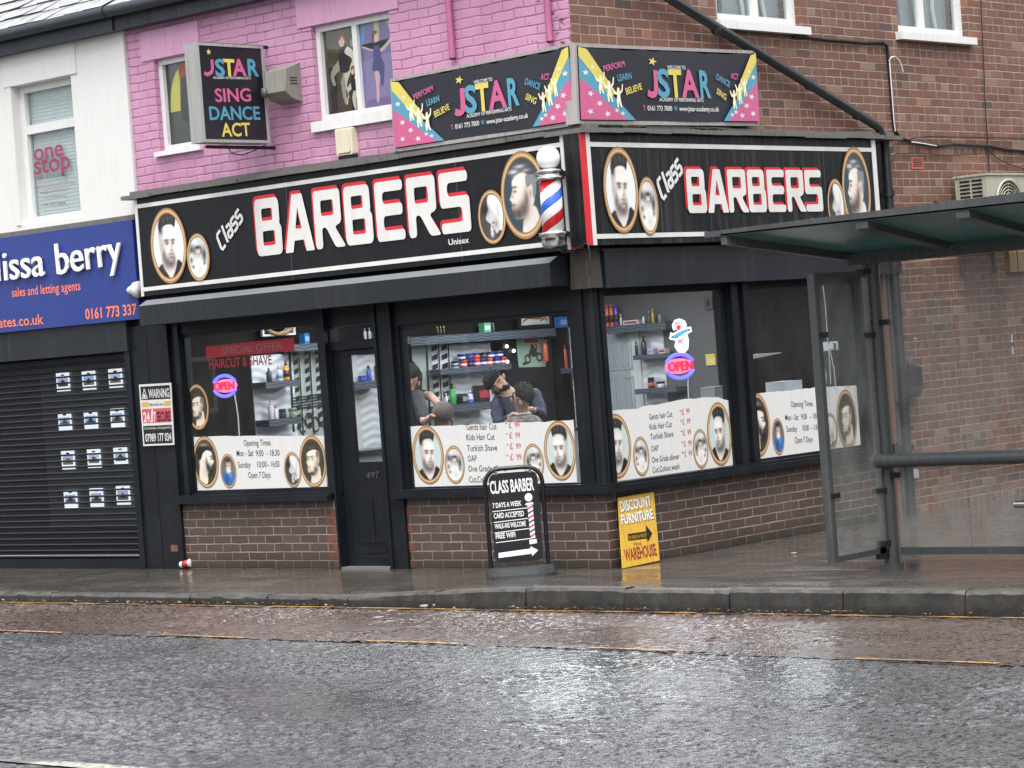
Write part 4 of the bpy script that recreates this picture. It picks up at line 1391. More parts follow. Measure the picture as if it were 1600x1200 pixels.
SKN = (232, 222, 214)
PORT = {
    # printed photographs: plain shapes (p) and soft tones (b) in a unit circle, y up
    'quiff': ((226, 231, 231), [
        P_((26, 26, 28), [(-0.85, -0.74), (-0.5, -0.52), (-0.34, -0.66), (0.02, -0.97), (0.32, -0.74), (0.52, -0.44), (0.85, -0.66), (0.95, -1.2), (-0.95, -1.2)]),
        P_((222, 214, 208), [(-0.42, -0.1), (-0.42, -0.5), (-0.3, -0.72), (0.02, -0.93), (0.3, -0.72), (0.36, -0.4), (0.2, -0.2)]),
        b_((150, 140, 134), -0.05, -0.62, 0.3, 0.1, 0.5),
        P_((150, 148, 146), [(-0.52, 0.05), (-0.56, 0.5), (-0.3, 0.6), (-0.36, 0.2)]),
        P_(SKN, [(-0.47, 0.42), (-0.47, 0.1), (-0.41, -0.2), (-0.2, -0.5), (0.05, -0.6), (0.24, -0.52), (0.35, -0.26), (0.43, 0.0), (0.4, 0.44), (0, 0.56)]),
        P_((206, 196, 190), [(-0.56, 0.12), (-0.59, -0.04), (-0.52, -0.17), (-0.45, -0.04), (-0.46, 0.12)]),
        b_((170, 158, 150), -0.4, 0.0, 0.12, 0.5, 0.55), b_((250, 246, 240), 0.02, 0.3, 0.3, 0.12, 0.7), b_((250, 245, 238), -0.05, -0.08, 0.12, 0.1, 0.6),
        b_((96, 88, 84), -0.32, -0.3, 0.1, 0.16, 0.8), b_((92, 84, 80), -0.16, -0.46, 0.15, 0.12, 0.85), b_((88, 80, 76), 0.08, -0.54, 0.18, 0.09, 0.9), b_((100, 92, 88), 0.28, -0.42, 0.09, 0.13, 0.75),
        b_((104, 96, 92), 0.12, -0.25, 0.14, 0.035, 0.8), b_((150, 100, 94), 0.12, -0.35, 0.11, 0.03, 0.9), b_((70, 60, 58), 0.12, -0.355, 0.11, 0.012, 0.8),
        b_((120, 108, 102), -0.1, 0.1, 0.11, 0.06, 0.7), b_((120, 108, 102), 0.28, 0.09, 0.08, 0.06, 0.7), b_((46, 40, 40), -0.09, 0.075, 0.05, 0.022, 0.95), b_((46, 40, 40), 0.29, 0.07, 0.045, 0.022, 0.95),
        b_((56, 50, 48), -0.1, 0.17, 0.13, 0.026, 0.9), b_((56, 50, 48), 0.3, 0.16, 0.1, 0.026, 0.9), b_((168, 154, 146), 0.2, -0.04, 0.05, 0.14, 0.6), b_((96, 84, 80), 0.16, -0.14, 0.07, 0.022, 0.7),
        P_((44, 42, 42), [(-0.52, 0.42), (-0.58, 0.62), (-0.44, 0.84), (-0.1, 0.96), (0.34, 0.95), (0.54, 0.82), (0.5, 0.64), (0.42, 0.52), (0.3, 0.6), (0.0, 0.63), (-0.28, 0.57), (-0.42, 0.42)]),
        b_((96, 96, 96), -0.2, 0.78, 0.045, 0.08, 0.7), b_((112, 112, 112), 0.06, 0.81, 0.04, 0.09, 0.7), b_((96, 96, 96), 0.3, 0.78, 0.04, 0.08, 0.7), b_((90, 86, 84), -0.4, 0.44, 0.08, 0.1, 0.7)]),
    'shave': ((208, 210, 208), [
        b_((60, 58, 58), -0.6, 0.35, 0.2, 0.2, 0.9), b_((240, 240, 238), -0.62, 0.1, 0.12, 0.14, 0.9), b_((46, 44, 44), 0.6, 0.1, 0.16, 0.26, 0.85), b_((230, 230, 228), -0.3, 0.75, 0.3, 0.12, 0.8), b_((70, 68, 66), -0.7, -0.1, 0.1, 0.1, 0.8),
        P_((236, 234, 230), [(-0.85, -1.2), (-0.7, -0.4), (-0.3, -0.12), (0.2, -0.12), (0.7, -0.4), (0.95, -1.2)]),
        P_((212, 204, 198), [(-0.24, 0.3), (-0.26, 0.0), (-0.12, -0.24), (0.12, -0.26), (0.3, -0.02), (0.3, 0.28), (0.02, 0.44)]),
        b_((34, 32, 32), 0.02, 0.46, 0.26, 0.07, 0.95), b_((34, 32, 32), 0.32, 0.28, 0.06, 0.14, 0.9), b_((34, 32, 32), -0.28, 0.32, 0.05, 0.12, 0.8),
        b_((244, 244, 242), 0.02, -0.14, 0.2, 0.09, 0.95), b_((80, 72, 70), -0.1, 0.16, 0.06, 0.03, 0.8), b_((80, 72, 70), 0.14, 0.16, 0.06, 0.03, 0.8), b_((150, 138, 132), 0.04, 0.04, 0.04, 0.08, 0.6),
        b_((50, 46, 46), -0.55, -0.42, 0.09, 0.06, 0.9), b_((196, 196, 194), 0.1, -0.6, 0.3, 0.2, 0.5), b_((60, 56, 56), 0.55, -0.3, 0.08, 0.07, 0.8)]),
    'beardside': ((46, 72, 84), [                     # profile looking left, grey quiff
        P_((226, 218, 210), [(-0.1, -1.2), (-0.02, -0.5), (0.5, -0.3), (0.72, -0.6), (0.8, -1.2)]),
        P_((232, 220, 210), [(-0.5, 0.42), (-0.52, 0.2), (-0.6, 0.04), (-0.69, -0.08), (-0.6, -0.14), (-0.61, -0.28), (-0.56, -0.4), (-0.5, -0.56), (-0.2, -0.6), (0.2, -0.5), (0.5, -0.2), (0.6, 0.2), (0.5, 0.5), (0, 0.6)]),
        b_((176, 162, 152), 0.2, -0.2, 0.2, 0.3, 0.5), b_((250, 244, 238), -0.35, 0.3, 0.14, 0.12, 0.6),
        b_((74, 62, 56), -0.5, -0.46, 0.1, 0.14, 0.9), b_((70, 60, 54), -0.28, -0.46, 0.17, 0.16, 0.9), b_((76, 66, 60), -0.02, -0.36, 0.17, 0.2, 0.85), b_((90, 78, 72), 0.14, -0.12, 0.09, 0.2, 0.75), b_((84, 72, 66), -0.53, -0.22, 0.1, 0.03, 0.9),
        b_((176, 122, 114), -0.56, -0.3, 0.08, 0.025, 0.9), b_((200, 182, 172), 0.36, 0.06, 0.06, 0.12, 0.8), b_((120, 104, 98), 0.36, 0.02, 0.03, 0.07, 0.7),
        b_((50, 44, 42), -0.42, 0.23, 0.12, 0.024, 0.9), b_((70, 60, 58), -0.42, 0.12, 0.07, 0.03, 0.9), b_((150, 134, 126), -0.54, 0.0, 0.06, 0.06, 0.5),
        P_((132, 132, 134), [(0.2, 0.18), (0.16, 0.48), (0.5, 0.62), (0.66, 0.4), (0.62, 0.0), (0.48, -0.1), (0.44, 0.24)]),
        P_((66, 68, 72), [(-0.56, 0.48), (-0.7, 0.66), (-0.42, 0.86), (0.1, 0.92), (0.5, 0.8), (0.66, 0.52), (0.3, 0.52), (0.0, 0.58), (-0.4, 0.52)]),
        b_((216, 218, 220), -0.42, 0.62, 0.22, 0.05, 0.9), b_((200, 202, 206), -0.1, 0.74, 0.24, 0.04, 0.9), b_((180, 182, 186), 0.2, 0.62, 0.2, 0.035, 0.8), b_((220, 222, 224), -0.3, 0.5, 0.16, 0.03, 0.7)]),
    'lying': ((70, 68, 68), [                          # small grey profile with a towel
        P_((228, 228, 226), [(-0.2, 0.9), (0.5, 0.8), (0.9, 0.2), (0.7, -0.6), (0.2, -0.2), (-0.3, 0.4)]),
        b_((180, 180, 178), 0.5, 0.2, 0.1, 0.3, 0.6),
        P_((206, 202, 198), [(-0.5, 0.0), (-0.2, 0.36), (0.3, 0.1), (0.6, -0.4), (0.3, -0.7), (0.1, -0.5), (-0.06, -0.64), (-0.2, -0.5), (-0.14, -0.3), (-0.4, -0.16)]),
        b_((30, 28, 28), -0.55, 0.35, 0.25, 0.2, 0.95), b_((244, 244, 242), -0.06, -0.7, 0.12, 0.12, 0.9), b_((60, 54, 54), 0.08, -0.24, 0.08, 0.035, 0.9), b_((130, 124, 120), 0.3, -0.3, 0.14, 0.14, 0.6), b_((96, 90, 88), 0.02, -0.42, 0.06, 0.05, 0.7)]),
    'beardright': ((70, 64, 54), [                     # profile looking right, full beard
        P_((28, 26, 24), [(-0.9, -0.8), (0.1, -0.86), (0.6, -1.2), (-0.9, -1.2)]),
        P_((232, 226, 212), [(-0.6, -0.95), (-0.56, -0.2), (0.0, -0.2), (0.1, -0.6), (0.0, -0.95)]),
        P_((240, 234, 220), [(-0.5, 0.3), (-0.58, -0.1), (-0.4, -0.4), (0.2, -0.5), (0.5, -0.3), (0.58, -0.1), (0.72, 0.02), (0.58, 0.14), (0.56, 0.4), (0.1, 0.5)]),
        b_((200, 188, 168), -0.2, -0.4, 0.2, 0.2, 0.5),
        b_((34, 30, 28), 0.18, -0.22, 0.14, 0.14, 0.9), b_((30, 27, 25), 0.36, -0.42, 0.22, 0.2, 0.95), b_((34, 30, 28), 0.58, -0.2, 0.1, 0.04, 0.9), b_((50, 44, 40), 0.06, -0.02, 0.07, 0.16, 0.85), b_((34, 30, 28), 0.56, -0.36, 0.1, 0.12, 0.9),
        P_((30, 27, 26), [(-0.64, 0.1), (-0.72, 0.5), (-0.3, 0.72), (0.2, 0.68), (0.6, 0.56), (0.52, 0.47), (0.2, 0.53), (-0.2, 0.38), (-0.4, 0.14)]),
        b_((170, 160, 140), -0.1, 0.74, 0.34, 0.06, 0.8), b_((206, 190, 172), -0.2, -0.04, 0.06, 0.13, 0.9), b_((44, 38, 36), 0.48, 0.24, 0.1, 0.025, 0.9), b_((60, 52, 48), 0.5, 0.12, 0.06, 0.03, 0.9), b_((130, 110, 100), -0.56, 0.0, 0.06, 0.2, 0.5)]),
    'child': ((110, 104, 98), [
        P_((48, 110, 178), [(-0.9, -0.2), (-0.4, -0.06), (0.0, -0.3), (0.4, -0.06), (0.9, -0.3), (0.8, -1.2), (-0.8, -1.2)]),
        P_((214, 196, 182), [(-0.3, 0.6), (-0.36, 0.2), (-0.1, -0.12), (0.2, -0.06), (0.36, 0.3), (0.3, 0.62)]),
        b_((236, 232, 222), 0.05, 0.0, 0.3, 0.14, 0.9), b_((40, 34, 30), 0.0, 0.7, 0.36, 0.14, 0.95), b_((60, 52, 46), -0.34, 0.4, 0.08, 0.2, 0.8), b_((24, 60, 120), -0.3, -0.6, 0.2, 0.3, 0.7), b_((110, 160, 210), 0.3, -0.3, 0.16, 0.12, 0.8), b_((90, 76, 70), -0.1, 0.34, 0.07, 0.04, 0.8), b_((90, 76, 70), 0.18, 0.36, 0.07, 0.04, 0.8)]),
    'smile': ((66, 62, 46), [                          # young man looking left, short beard
        P_((228, 216, 198), [(-0.25, -1.2), (-0.12, -0.5), (0.5, -0.2), (0.62, -0.7), (0.7, -1.2)]),
        P_((238, 228, 210), [(-0.46, 0.36), (-0.46, 0.1), (-0.55, -0.05), (-0.47, -0.13), (-0.49, -0.34), (-0.42, -0.5), (-0.2, -0.64), (0.1, -0.56), (0.42, -0.2), (0.52, 0.2), (0.4, 0.46), (0, 0.5)]),
        b_((196, 180, 156), 0.2, -0.1, 0.18, 0.26, 0.5),
        b_((50, 42, 34), -0.32, -0.54, 0.16, 0.07, 0.9), b_((54, 46, 36), -0.06, -0.52, 0.2, 0.08, 0.9), b_((64, 54, 42), 0.2, -0.36, 0.14, 0.12, 0.8), b_((90, 78, 62), 0.36, -0.08, 0.06, 0.16, 0.7), b_((90, 76, 62), -0.4, -0.22, 0.12, 0.025, 0.8),
        b_((160, 72, 64), -0.38, -0.32, 0.12, 0.045, 0.85), b_((246, 242, 236), -0.38, -0.31, 0.08, 0.018, 0.9), b_((216, 198, 176), 0.42, 0.06, 0.06, 0.12, 0.9), b_((140, 118, 100), 0.42, 0.04, 0.03, 0.06, 0.7),
        b_((58, 48, 38), -0.36, 0.2, 0.12, 0.024, 0.9), b_((58, 48, 38), -0.04, 0.21, 0.12, 0.024, 0.8), b_((64, 54, 46), -0.34, 0.1, 0.06, 0.028, 0.9), b_((64, 54, 46), -0.04, 0.1, 0.06, 0.028, 0.9), b_((190, 172, 150), -0.42, 0.0, 0.05, 0.1, 0.5),
        P_((128, 116, 98), [(0.34, 0.12), (0.3, 0.4), (0.6, 0.42), (0.6, 0.0), (0.5, -0.06), (0.48, 0.2)]),
        P_((60, 52, 44), [(-0.5, 0.47), (-0.52, 0.66), (-0.1, 0.84), (0.4, 0.76), (0.64, 0.42), (0.4, 0.5), (0.0, 0.58), (-0.32, 0.5)]),
        b_((110, 96, 80), -0.1, 0.62, 0.26, 0.05, 0.6)]),
}
_LIN = np.array([lin(i) for i in range(256)]) * 0.88


def photo(kind, tint, W_=44, H_=76):
    """grid of colours of the printed photograph"""
    ss = 3
    xs_ = (np.arange(W_ * ss) + 0.5) / (W_ * ss) * 2 - 1
    ys_ = (np.arange(H_ * ss) + 0.5) / (H_ * ss) * 2 - 1
    X, Y = np.meshgrid(xs_, ys_)
    bgc, items = PORT[kind]
    img = np.ones(X.shape + (3,)) * np.array(tint or bgc, float)
    for it in items:
        if it[0] == 'p':
            m = np.zeros(X.shape, bool)
            pl = it[2]
            for i in range(len(pl)):
                (x0, y0), (x1, y1) = pl[i - 1], pl[i]
                if y0 == y1:
                    continue
                m ^= ((y0 > Y) != (y1 > Y)) & (X < (x1 - x0) * (Y - y0) / (y1 - y0) + x0)
            img[m] = it[1]
        else:
            _, c, cx, cy, rx, ry, a = it
            k = (min(1.0, a * 1.08) * np.exp(-(((X - cx) / (rx * 1.15)) ** 2 + ((Y - cy) / (ry * 1.15)) ** 2)))[..., None]
            img = img * (1 - k) + np.array(c, float) * k
    for ax in (0, 1):
        for _ in range(1):
            img = (np.roll(img, 1, ax) + 2 * img + np.roll(img, -1, ax)) / 4
    img = img.reshape(H_, ss, W_, ss, 3).mean((1, 3))
    rng = np.random.default_rng(len(kind))
    img = np.clip(img + rng.normal(0, 4, (H_, W_, 1)), 0, 255)
    return _LIN[img.astype(int)]


_t = NT('printed_photograph')
_t.set(Base_Color=_t.n('ShaderNodeVertexColor', layer_name='print').outputs[0], Roughness=0.45)
M_PHOTO = _t.mat
_ph = {}


def portrait(F, kind, cx, cy, rxpx, rypx, d, parent, flip=False, within=None, tint=None, solo=None):
    """printed oval photograph in a gilt frame, read off the photo at (cx, cy) with half sizes in photo pixels"""
    c = F.px(cx, cy, d)
    ru = abs(F.px(cx + rxpx, cy, d)[0] - c[0])
    rv = abs(F.px(cx, cy - rypx, d)[1] - c[1])
    mb_ = MB()
    n_ = 40
    for r0, r1, dd, m in ((0.84, 1.0, 0.002, GOLD3), (0.865, 0.975, 0.0027, GOLD), (0.885, 0.93, 0.0034, GOLD2)):
        for i in range(n_):
            a0, a1 = 2 * math.pi * i / n_, 2 * math.pi * (i + 1) / n_
            pl = [(c[0] + r * ru * math.cos(a), c[1] + r * rv * math.sin(a)) for r, a in ((r0, a0), (r1, a0), (r1, a1), (r0, a1))]
            if within:
                pl = clip(pl, within)
            mb_.flat(F, pl, d + dd, m)
    o = mb_.build('portrait_oval' if parent else 'oval_sticker', parent)
    key = (kind, tint, rxpx > 16)
    if key not in _ph:
        _ph[key] = photo(kind, tint, *((60, 104) if rxpx > 16 else (40, 70)))
    img = _ph[key]
    if flip:
        img = img[:, ::-1]
    H_, W_ = img.shape[:2]
    vs, fs, cs = [], [], []
    for j in range(H_):
        for i in range(W_):
            x, y = (i + 0.5) / W_ * 2 - 1, (j + 0.5) / H_ * 2 - 1
            if x * x + y * y > 1.0:
                continue
            pl = [(c[0] + ((i + a) / W_ * 2 - 1) * ru * 0.885, c[1] + ((j + b) / H_ * 2 - 1) * rv * 0.885) for a, b in ((0, 0), (1, 0), (1, 1), (0, 1))]
            if within and len(clip(pl, within)) < 4:
                continue
            k = len(vs)
            vs += [F.w(p[0], p[1], d + 0.001) for p in pl]
            for a, b in ((0, 0), (1, 0), (1, 1), (0, 1)):
                ii, jj = (i - 1 + a, i + a), (j - 1 + b, j + b)
                q4 = [img[min(max(y_, 0), H_ - 1), min(max(x_, 0), W_ - 1)] for x_ in ii for y_ in jj]
                cs.append(sum(q4) / 4)
            fs.append((k, k + 1, k + 2, k + 3))
    m2 = MB()
    m2.raw(vs, fs, M_PHOTO)
    po = m2.build('printed_photo', o)
    at = po.data.color_attributes.new('print', 'FLOAT_COLOR', 'POINT')
    at.data.foreach_set('color', np.concatenate([np.array(cs), np.ones((len(cs), 1))], 1).astype(np.float32).reshape(-1))
    return o


# ------------------------------------------------------------------ fascia signs


def letterforms():
    r = offset_loop
    w = 0.265                                    # stroke width in letter widths
    t = 0.175                                    # bar height
    B_ = [r([(0.0, 0), (1, 0), (1, 0.48), (0.93, 0.55), (0.95, 0.6), (0.95, 1), (0.0, 1)], 0.14), r([(w, t), (1 - w, t), (1 - w, 0.43), (w, 0.43)], 0.05), r([(w, 0.61), (0.95 - w, 0.61), (0.95 - w, 1 - t), (w, 1 - t)], 0.05)]
    A_ = [r([(-0.04, 0), (0.26, 0), (0.33, 0.2), (0.7, 0.2), (0.76, 0), (1.08, 0), (0.72, 1), (0.34, 1)], 0.03), r([(0.4, 0.4), (0.64, 0.4), (0.52, 0.77)], 0.02)]
    R_ = [r([(0, 0), (w, 0), (w, 0.36), (0.42, 0.36), (0.74, 0), (1.12, 0), (0.74, 0.36), (1, 0.42), (1, 1), (0, 1)], 0.09), r([(w, 0.56), (1 - w, 0.56), (1 - w, 1 - t), (w, 1 - t)], 0.06)]
    E_ = [r([(0.0, 0), (1, 0), (1, t), (w, t), (w, 0.42), (0.96, 0.42), (0.96, 0.62), (w, 0.62), (w, 1 - t), (1, 1 - t), (1, 1), (0.0, 1)], 0.1)]
    S_ = [r([(0.0, 0), (1, 0), (1, 0.6), (w, 0.6), (w, 1 - t), (0.98, 1 - t), (0.98, 1), (0.0, 1), (0.0, 0.42), (1 - w, 0.42), (1 - w, t), (0.0, t)], 0.1)]
    return {'B': B_, 'A': A_, 'R': R_, 'E': E_, 'S': S_}


LF = {k: shape(v) for k, v in letterforms().items()}


def barbers(mb, F, p0, p1, h, d, m, gap=0.14):
    """the big techno lettering on the fascia"""
    adv = (p1[0] - p0[0]) / (7 + 6 * gap)
    ty = (p1[1] - p0[1]) / (p1[0] - p0[0])
    for i, ch in enumerate('BARBERS'):
        x0 = p0[0] + i * adv * (1 + gap)
        vs, fs = LF[ch]
        pts = [(x0 + x * adv, p0[1] + (x0 + x * adv - p0[0]) * ty + y * h) for x, y, _ in vs]
        mb.raw([F.w(a, b, d) for a, b in pts], fs, m)


CLS = {'C': [[(1, 1), (0.16, 1), (0, 0.86), (0, 0.14), (0.16, 0), (1, 0)]], 'l': [[(0.3, 1.1), (0.3, 0.0), (0.55, 0.0)]],
       'a': [[(0.05, 0.72), (0.84, 0.72), (0.98, 0.6), (0.98, 0)], [(0.98, 0.02), (0.14, 0.02), (0.02, 0.1), (0.02, 0.3), (0.14, 0.38), (0.98, 0.38)]],
       's': [[(1, 0.72), (0.14, 0.72), (0, 0.64), (0, 0.46), (0.14, 0.38), (0.86, 0.38), (1, 0.28), (1, 0.1), (0.86, 0), (0, 0)]]}


def techno(mb, F, body, p0, p1, h, d, m, wgt=0.2, shear=0.3):
    """thin single line lettering, slanted"""
    du, dv = p1[0] - p0[0], p1[1] - p0[1]
    ln = math.hypot(du, dv)
    ex, ey = (du / ln, dv / ln), (-dv / ln, du / ln)
    wd = {'l': 0.55}
    tot = sum(wd.get(c, 1.0) for c in body) + 0.32 * (len(body) - 1)
    k = ln / tot
    x0 = 0.0
    for i, c in enumerate(body):
        for j, st in enumerate(CLS[c]):
            pts = []
            for x, y in st:
                a, b = x0 + x * k + shear * y * h, y * h
                pts.append((p0[0] + ex[0] * a + ey[0] * b, p0[1] + ex[1] * a + ey[1] * b))
            line(mb, F, pts, wgt * h, d + 0.0006 * j, m)
        x0 += k * (wd.get(c, 1.0) + 0.32)


def fascia(F, u0, u1, v0, v1, d, label, board, lines, seams, name='fascia_sign'):
    root = thing(name, label, 'shop sign', F.w((u0 + u1) / 2, v0, d))
    b = MB()
    b.box(F, u0, u1, v0, v1, 0.0, d, board)
    b.build('board', root)
    s_ = MB()
    for q in lines:
        s_.box(F, *q[:4], d, d + 0.006, q[4])
    s_.build('border_trim', root)
    if seams:
        t_ = MB()
        for u, m in seams:
            t_.cut()
            t_.box(F, u - 0.003, u + 0.003, v0, v1, d, d + 0.002, m)
        t_.build_each('panel_seam', root)
    return root


dF = 0.16
v0 = A.px(560, 428, dF)[1]
zt = A.px(560, 255, dF)[1]
v0 = A.px(225, 463, dF)[1]
zt = 3.40
vT, vB = A.px(500, 281, dF)[1], A.px(500, 421.5, dF)[1]
ua, ub = A.px(216, 390, dF)[0], A.px(881, 300, dF)[0]
ue = A.px(906, 300, dF)[0]
M_SEAM = col(70, 72, 76)
FA = fascia(A, ua, ue, v0, zt, dF, 'long black front barber sign over the door, white and red lettering', M_BLACKSIGN, [
    (ua, ua + 0.035, v0 + 0.0, zt, M_WHITE), (ua + 0.036, ub, vT - 0.018, vT + 0.018, M_WHITE), (ua + 0.036, ub, vB - 0.018, vB + 0.018, M_WHITE),
    (ub + 0.001, ub + 0.035, v0, zt, M_WHITE), (ub + 0.04, ue, v0, zt, M_RED)], [(A.px(452, 360, dF)[0], M_SEAM), (A.px(717, 330, dF)[0], M_SEAM)])
q = MB()
dL = dF + 0.009
p0, p1 = A.px(403, 402.5, dL), A.px(737, 359.5, dL)
vv = (p0[1] + p1[1]) / 2
hh = A.px(395, 314, dL)[1] - p0[1]
barbers(q, A, (p0[0] - 0.02, vv + 0.03), (p1[0] - 0.02, vv + 0.03), hh, dF + 0.005, M_RED)
q.cut()
barbers(q, A, (p0[0], vv), (p1[0], vv), hh, dL, M_WHITE)
q.build_each('lettering', FA)
q = MB()
a, b = A.px(347, 391, dL), A.px(379, 343, dL)
techno(q, A, 'Class', a, b, 0.14, dL, M_WHITE)
ptext(q, A, 'Unisex', (701, 383), (733, 379), 9, dL, M_WHITE, bold=0.014)
q.build_each('lettering', FA)
for kd, x, y, rx, ry, fl in (('quiff', 263.5, 384, 28.5, 60, False), ('shave', 310, 402, 18, 38, False), ('lying', 769, 339, 22, 43, False), ('beardside', 818, 305, 36, 70, False)):
    portrait(A, kd, x, y, rx, ry, dL, FA, fl)

dG = 0.16
va, vbr = B.px(924, 300, dG)[0], B.px(1366, 240, dG)[0]
vs0 = B.px(911, 300, dG)[0]
w0 = B.px(932, 383, dG)[1]
T1, T2 = B.px(1100, 229, dG)[1], B.px(1040, 367, dG)[1]
FB = fascia(B, vs0, vbr + 0.02, w0, 3.40, dG, 'black side barber sign streaked with white drips, over the gable windows', M_BLACKSIGN2, [
    (vs0, va - 0.03, w0, 3.40, M_RED), (va - 0.029, va + 0.02, w0, 3.4, M_WHITE), (va + 0.021, vbr - 0.045, T1 - 0.018, T1 + 0.018, M_WHITE),
    (va + 0.021, vbr - 0.045, T2 - 0.018, T2 + 0.018, M_WHITE), (vbr - 0.044, vbr + 0.02, w0, 3.40, M_WHITE)],
    [(B.px(1108, 300, dG)[0], M_SEAM), (B.px(1290, 300, dG)[0], M_SEAM), (B.px(1282, 300, dG)[0], M_SEAM)])
q = MB()
dL = dG + 0.009
p0, p1 = B.px(1076, 333, dL), B.px(1287, 331, dL)
vv = p0[1]
hh = B.px(1072, 264, dL)[1] - vv
barbers(q, B, (p0[0] - 0.024, vv + 0.022), (p1[0] - 0.024, vv + 0.022), hh, dG + 0.005, M_RED, 0.1)
q.cut()
barbers(q, B, (p0[0], vv), (p1[0], vv), hh, dL, M_WHITE, 0.1)
q.build_each('lettering', FB)
q = MB()
a, b = B.px(1036, 312, dL), B.px(1066, 268, dL)
techno(q, B, 'Class', a, b, 0.15, dL, M_WHITE)
ptext(q, B, 'Unisex', (1268, 350), (1291, 350), 9, dL, M_WHITE, bold=0.014)
q.build_each('lettering', FB)
for kd, x, y, rx, ry in (('quiff', 970, 297, 27, 68), ('shave', 1013, 322, 15.5, 46), ('lying', 1307, 322, 14, 43), ('beardside', 1338, 297, 22, 68)):
    portrait(B, kd, x, y, rx, ry, dL, FB)

# ------------------------------------------------------------------ dance school banners
PK, BLU, YEL = col(216, 104, 152, 0.45, 0, 0.2, 0.72), col(92, 166, 194, 0.45, 0, 0.2, 0.72), col(230, 214, 104, 0.45, 0, 0.2, 0.74)
CRM = col(236, 230, 200, 0.45)
NIGHT = col(34, 35, 44, 0.5)


def star(cx, cy, r, sx=1.0, rot=0.0):
    return [(cx + sx * (r if i % 2 == 0 else r * 0.42) * math.sin(rot + i * math.pi / 5), cy + (r if i % 2 == 0 else r * 0.42) * math.cos(rot + i * math.pi / 5)) for i in range(10)]


DANCER = [(-0.1, 0.0), (-0.16, 0.3), (-0.08, 0.55), (-0.3, 0.6), (-0.46, 0.86), (-0.4, 0.9), (-0.24, 0.72), (-0.08, 0.7), (-0.1, 0.82), (0.0, 0.92), (0.1, 0.84), (0.08, 0.7), (0.24, 0.8), (0.3, 1.06), (0.37, 1.05), (0.32, 0.74), (0.12, 0.58), (0.16, 0.3), (0.26, 0.02), (0.16, 0.0), (0.02, 0.26), (0.0, 0.0)]


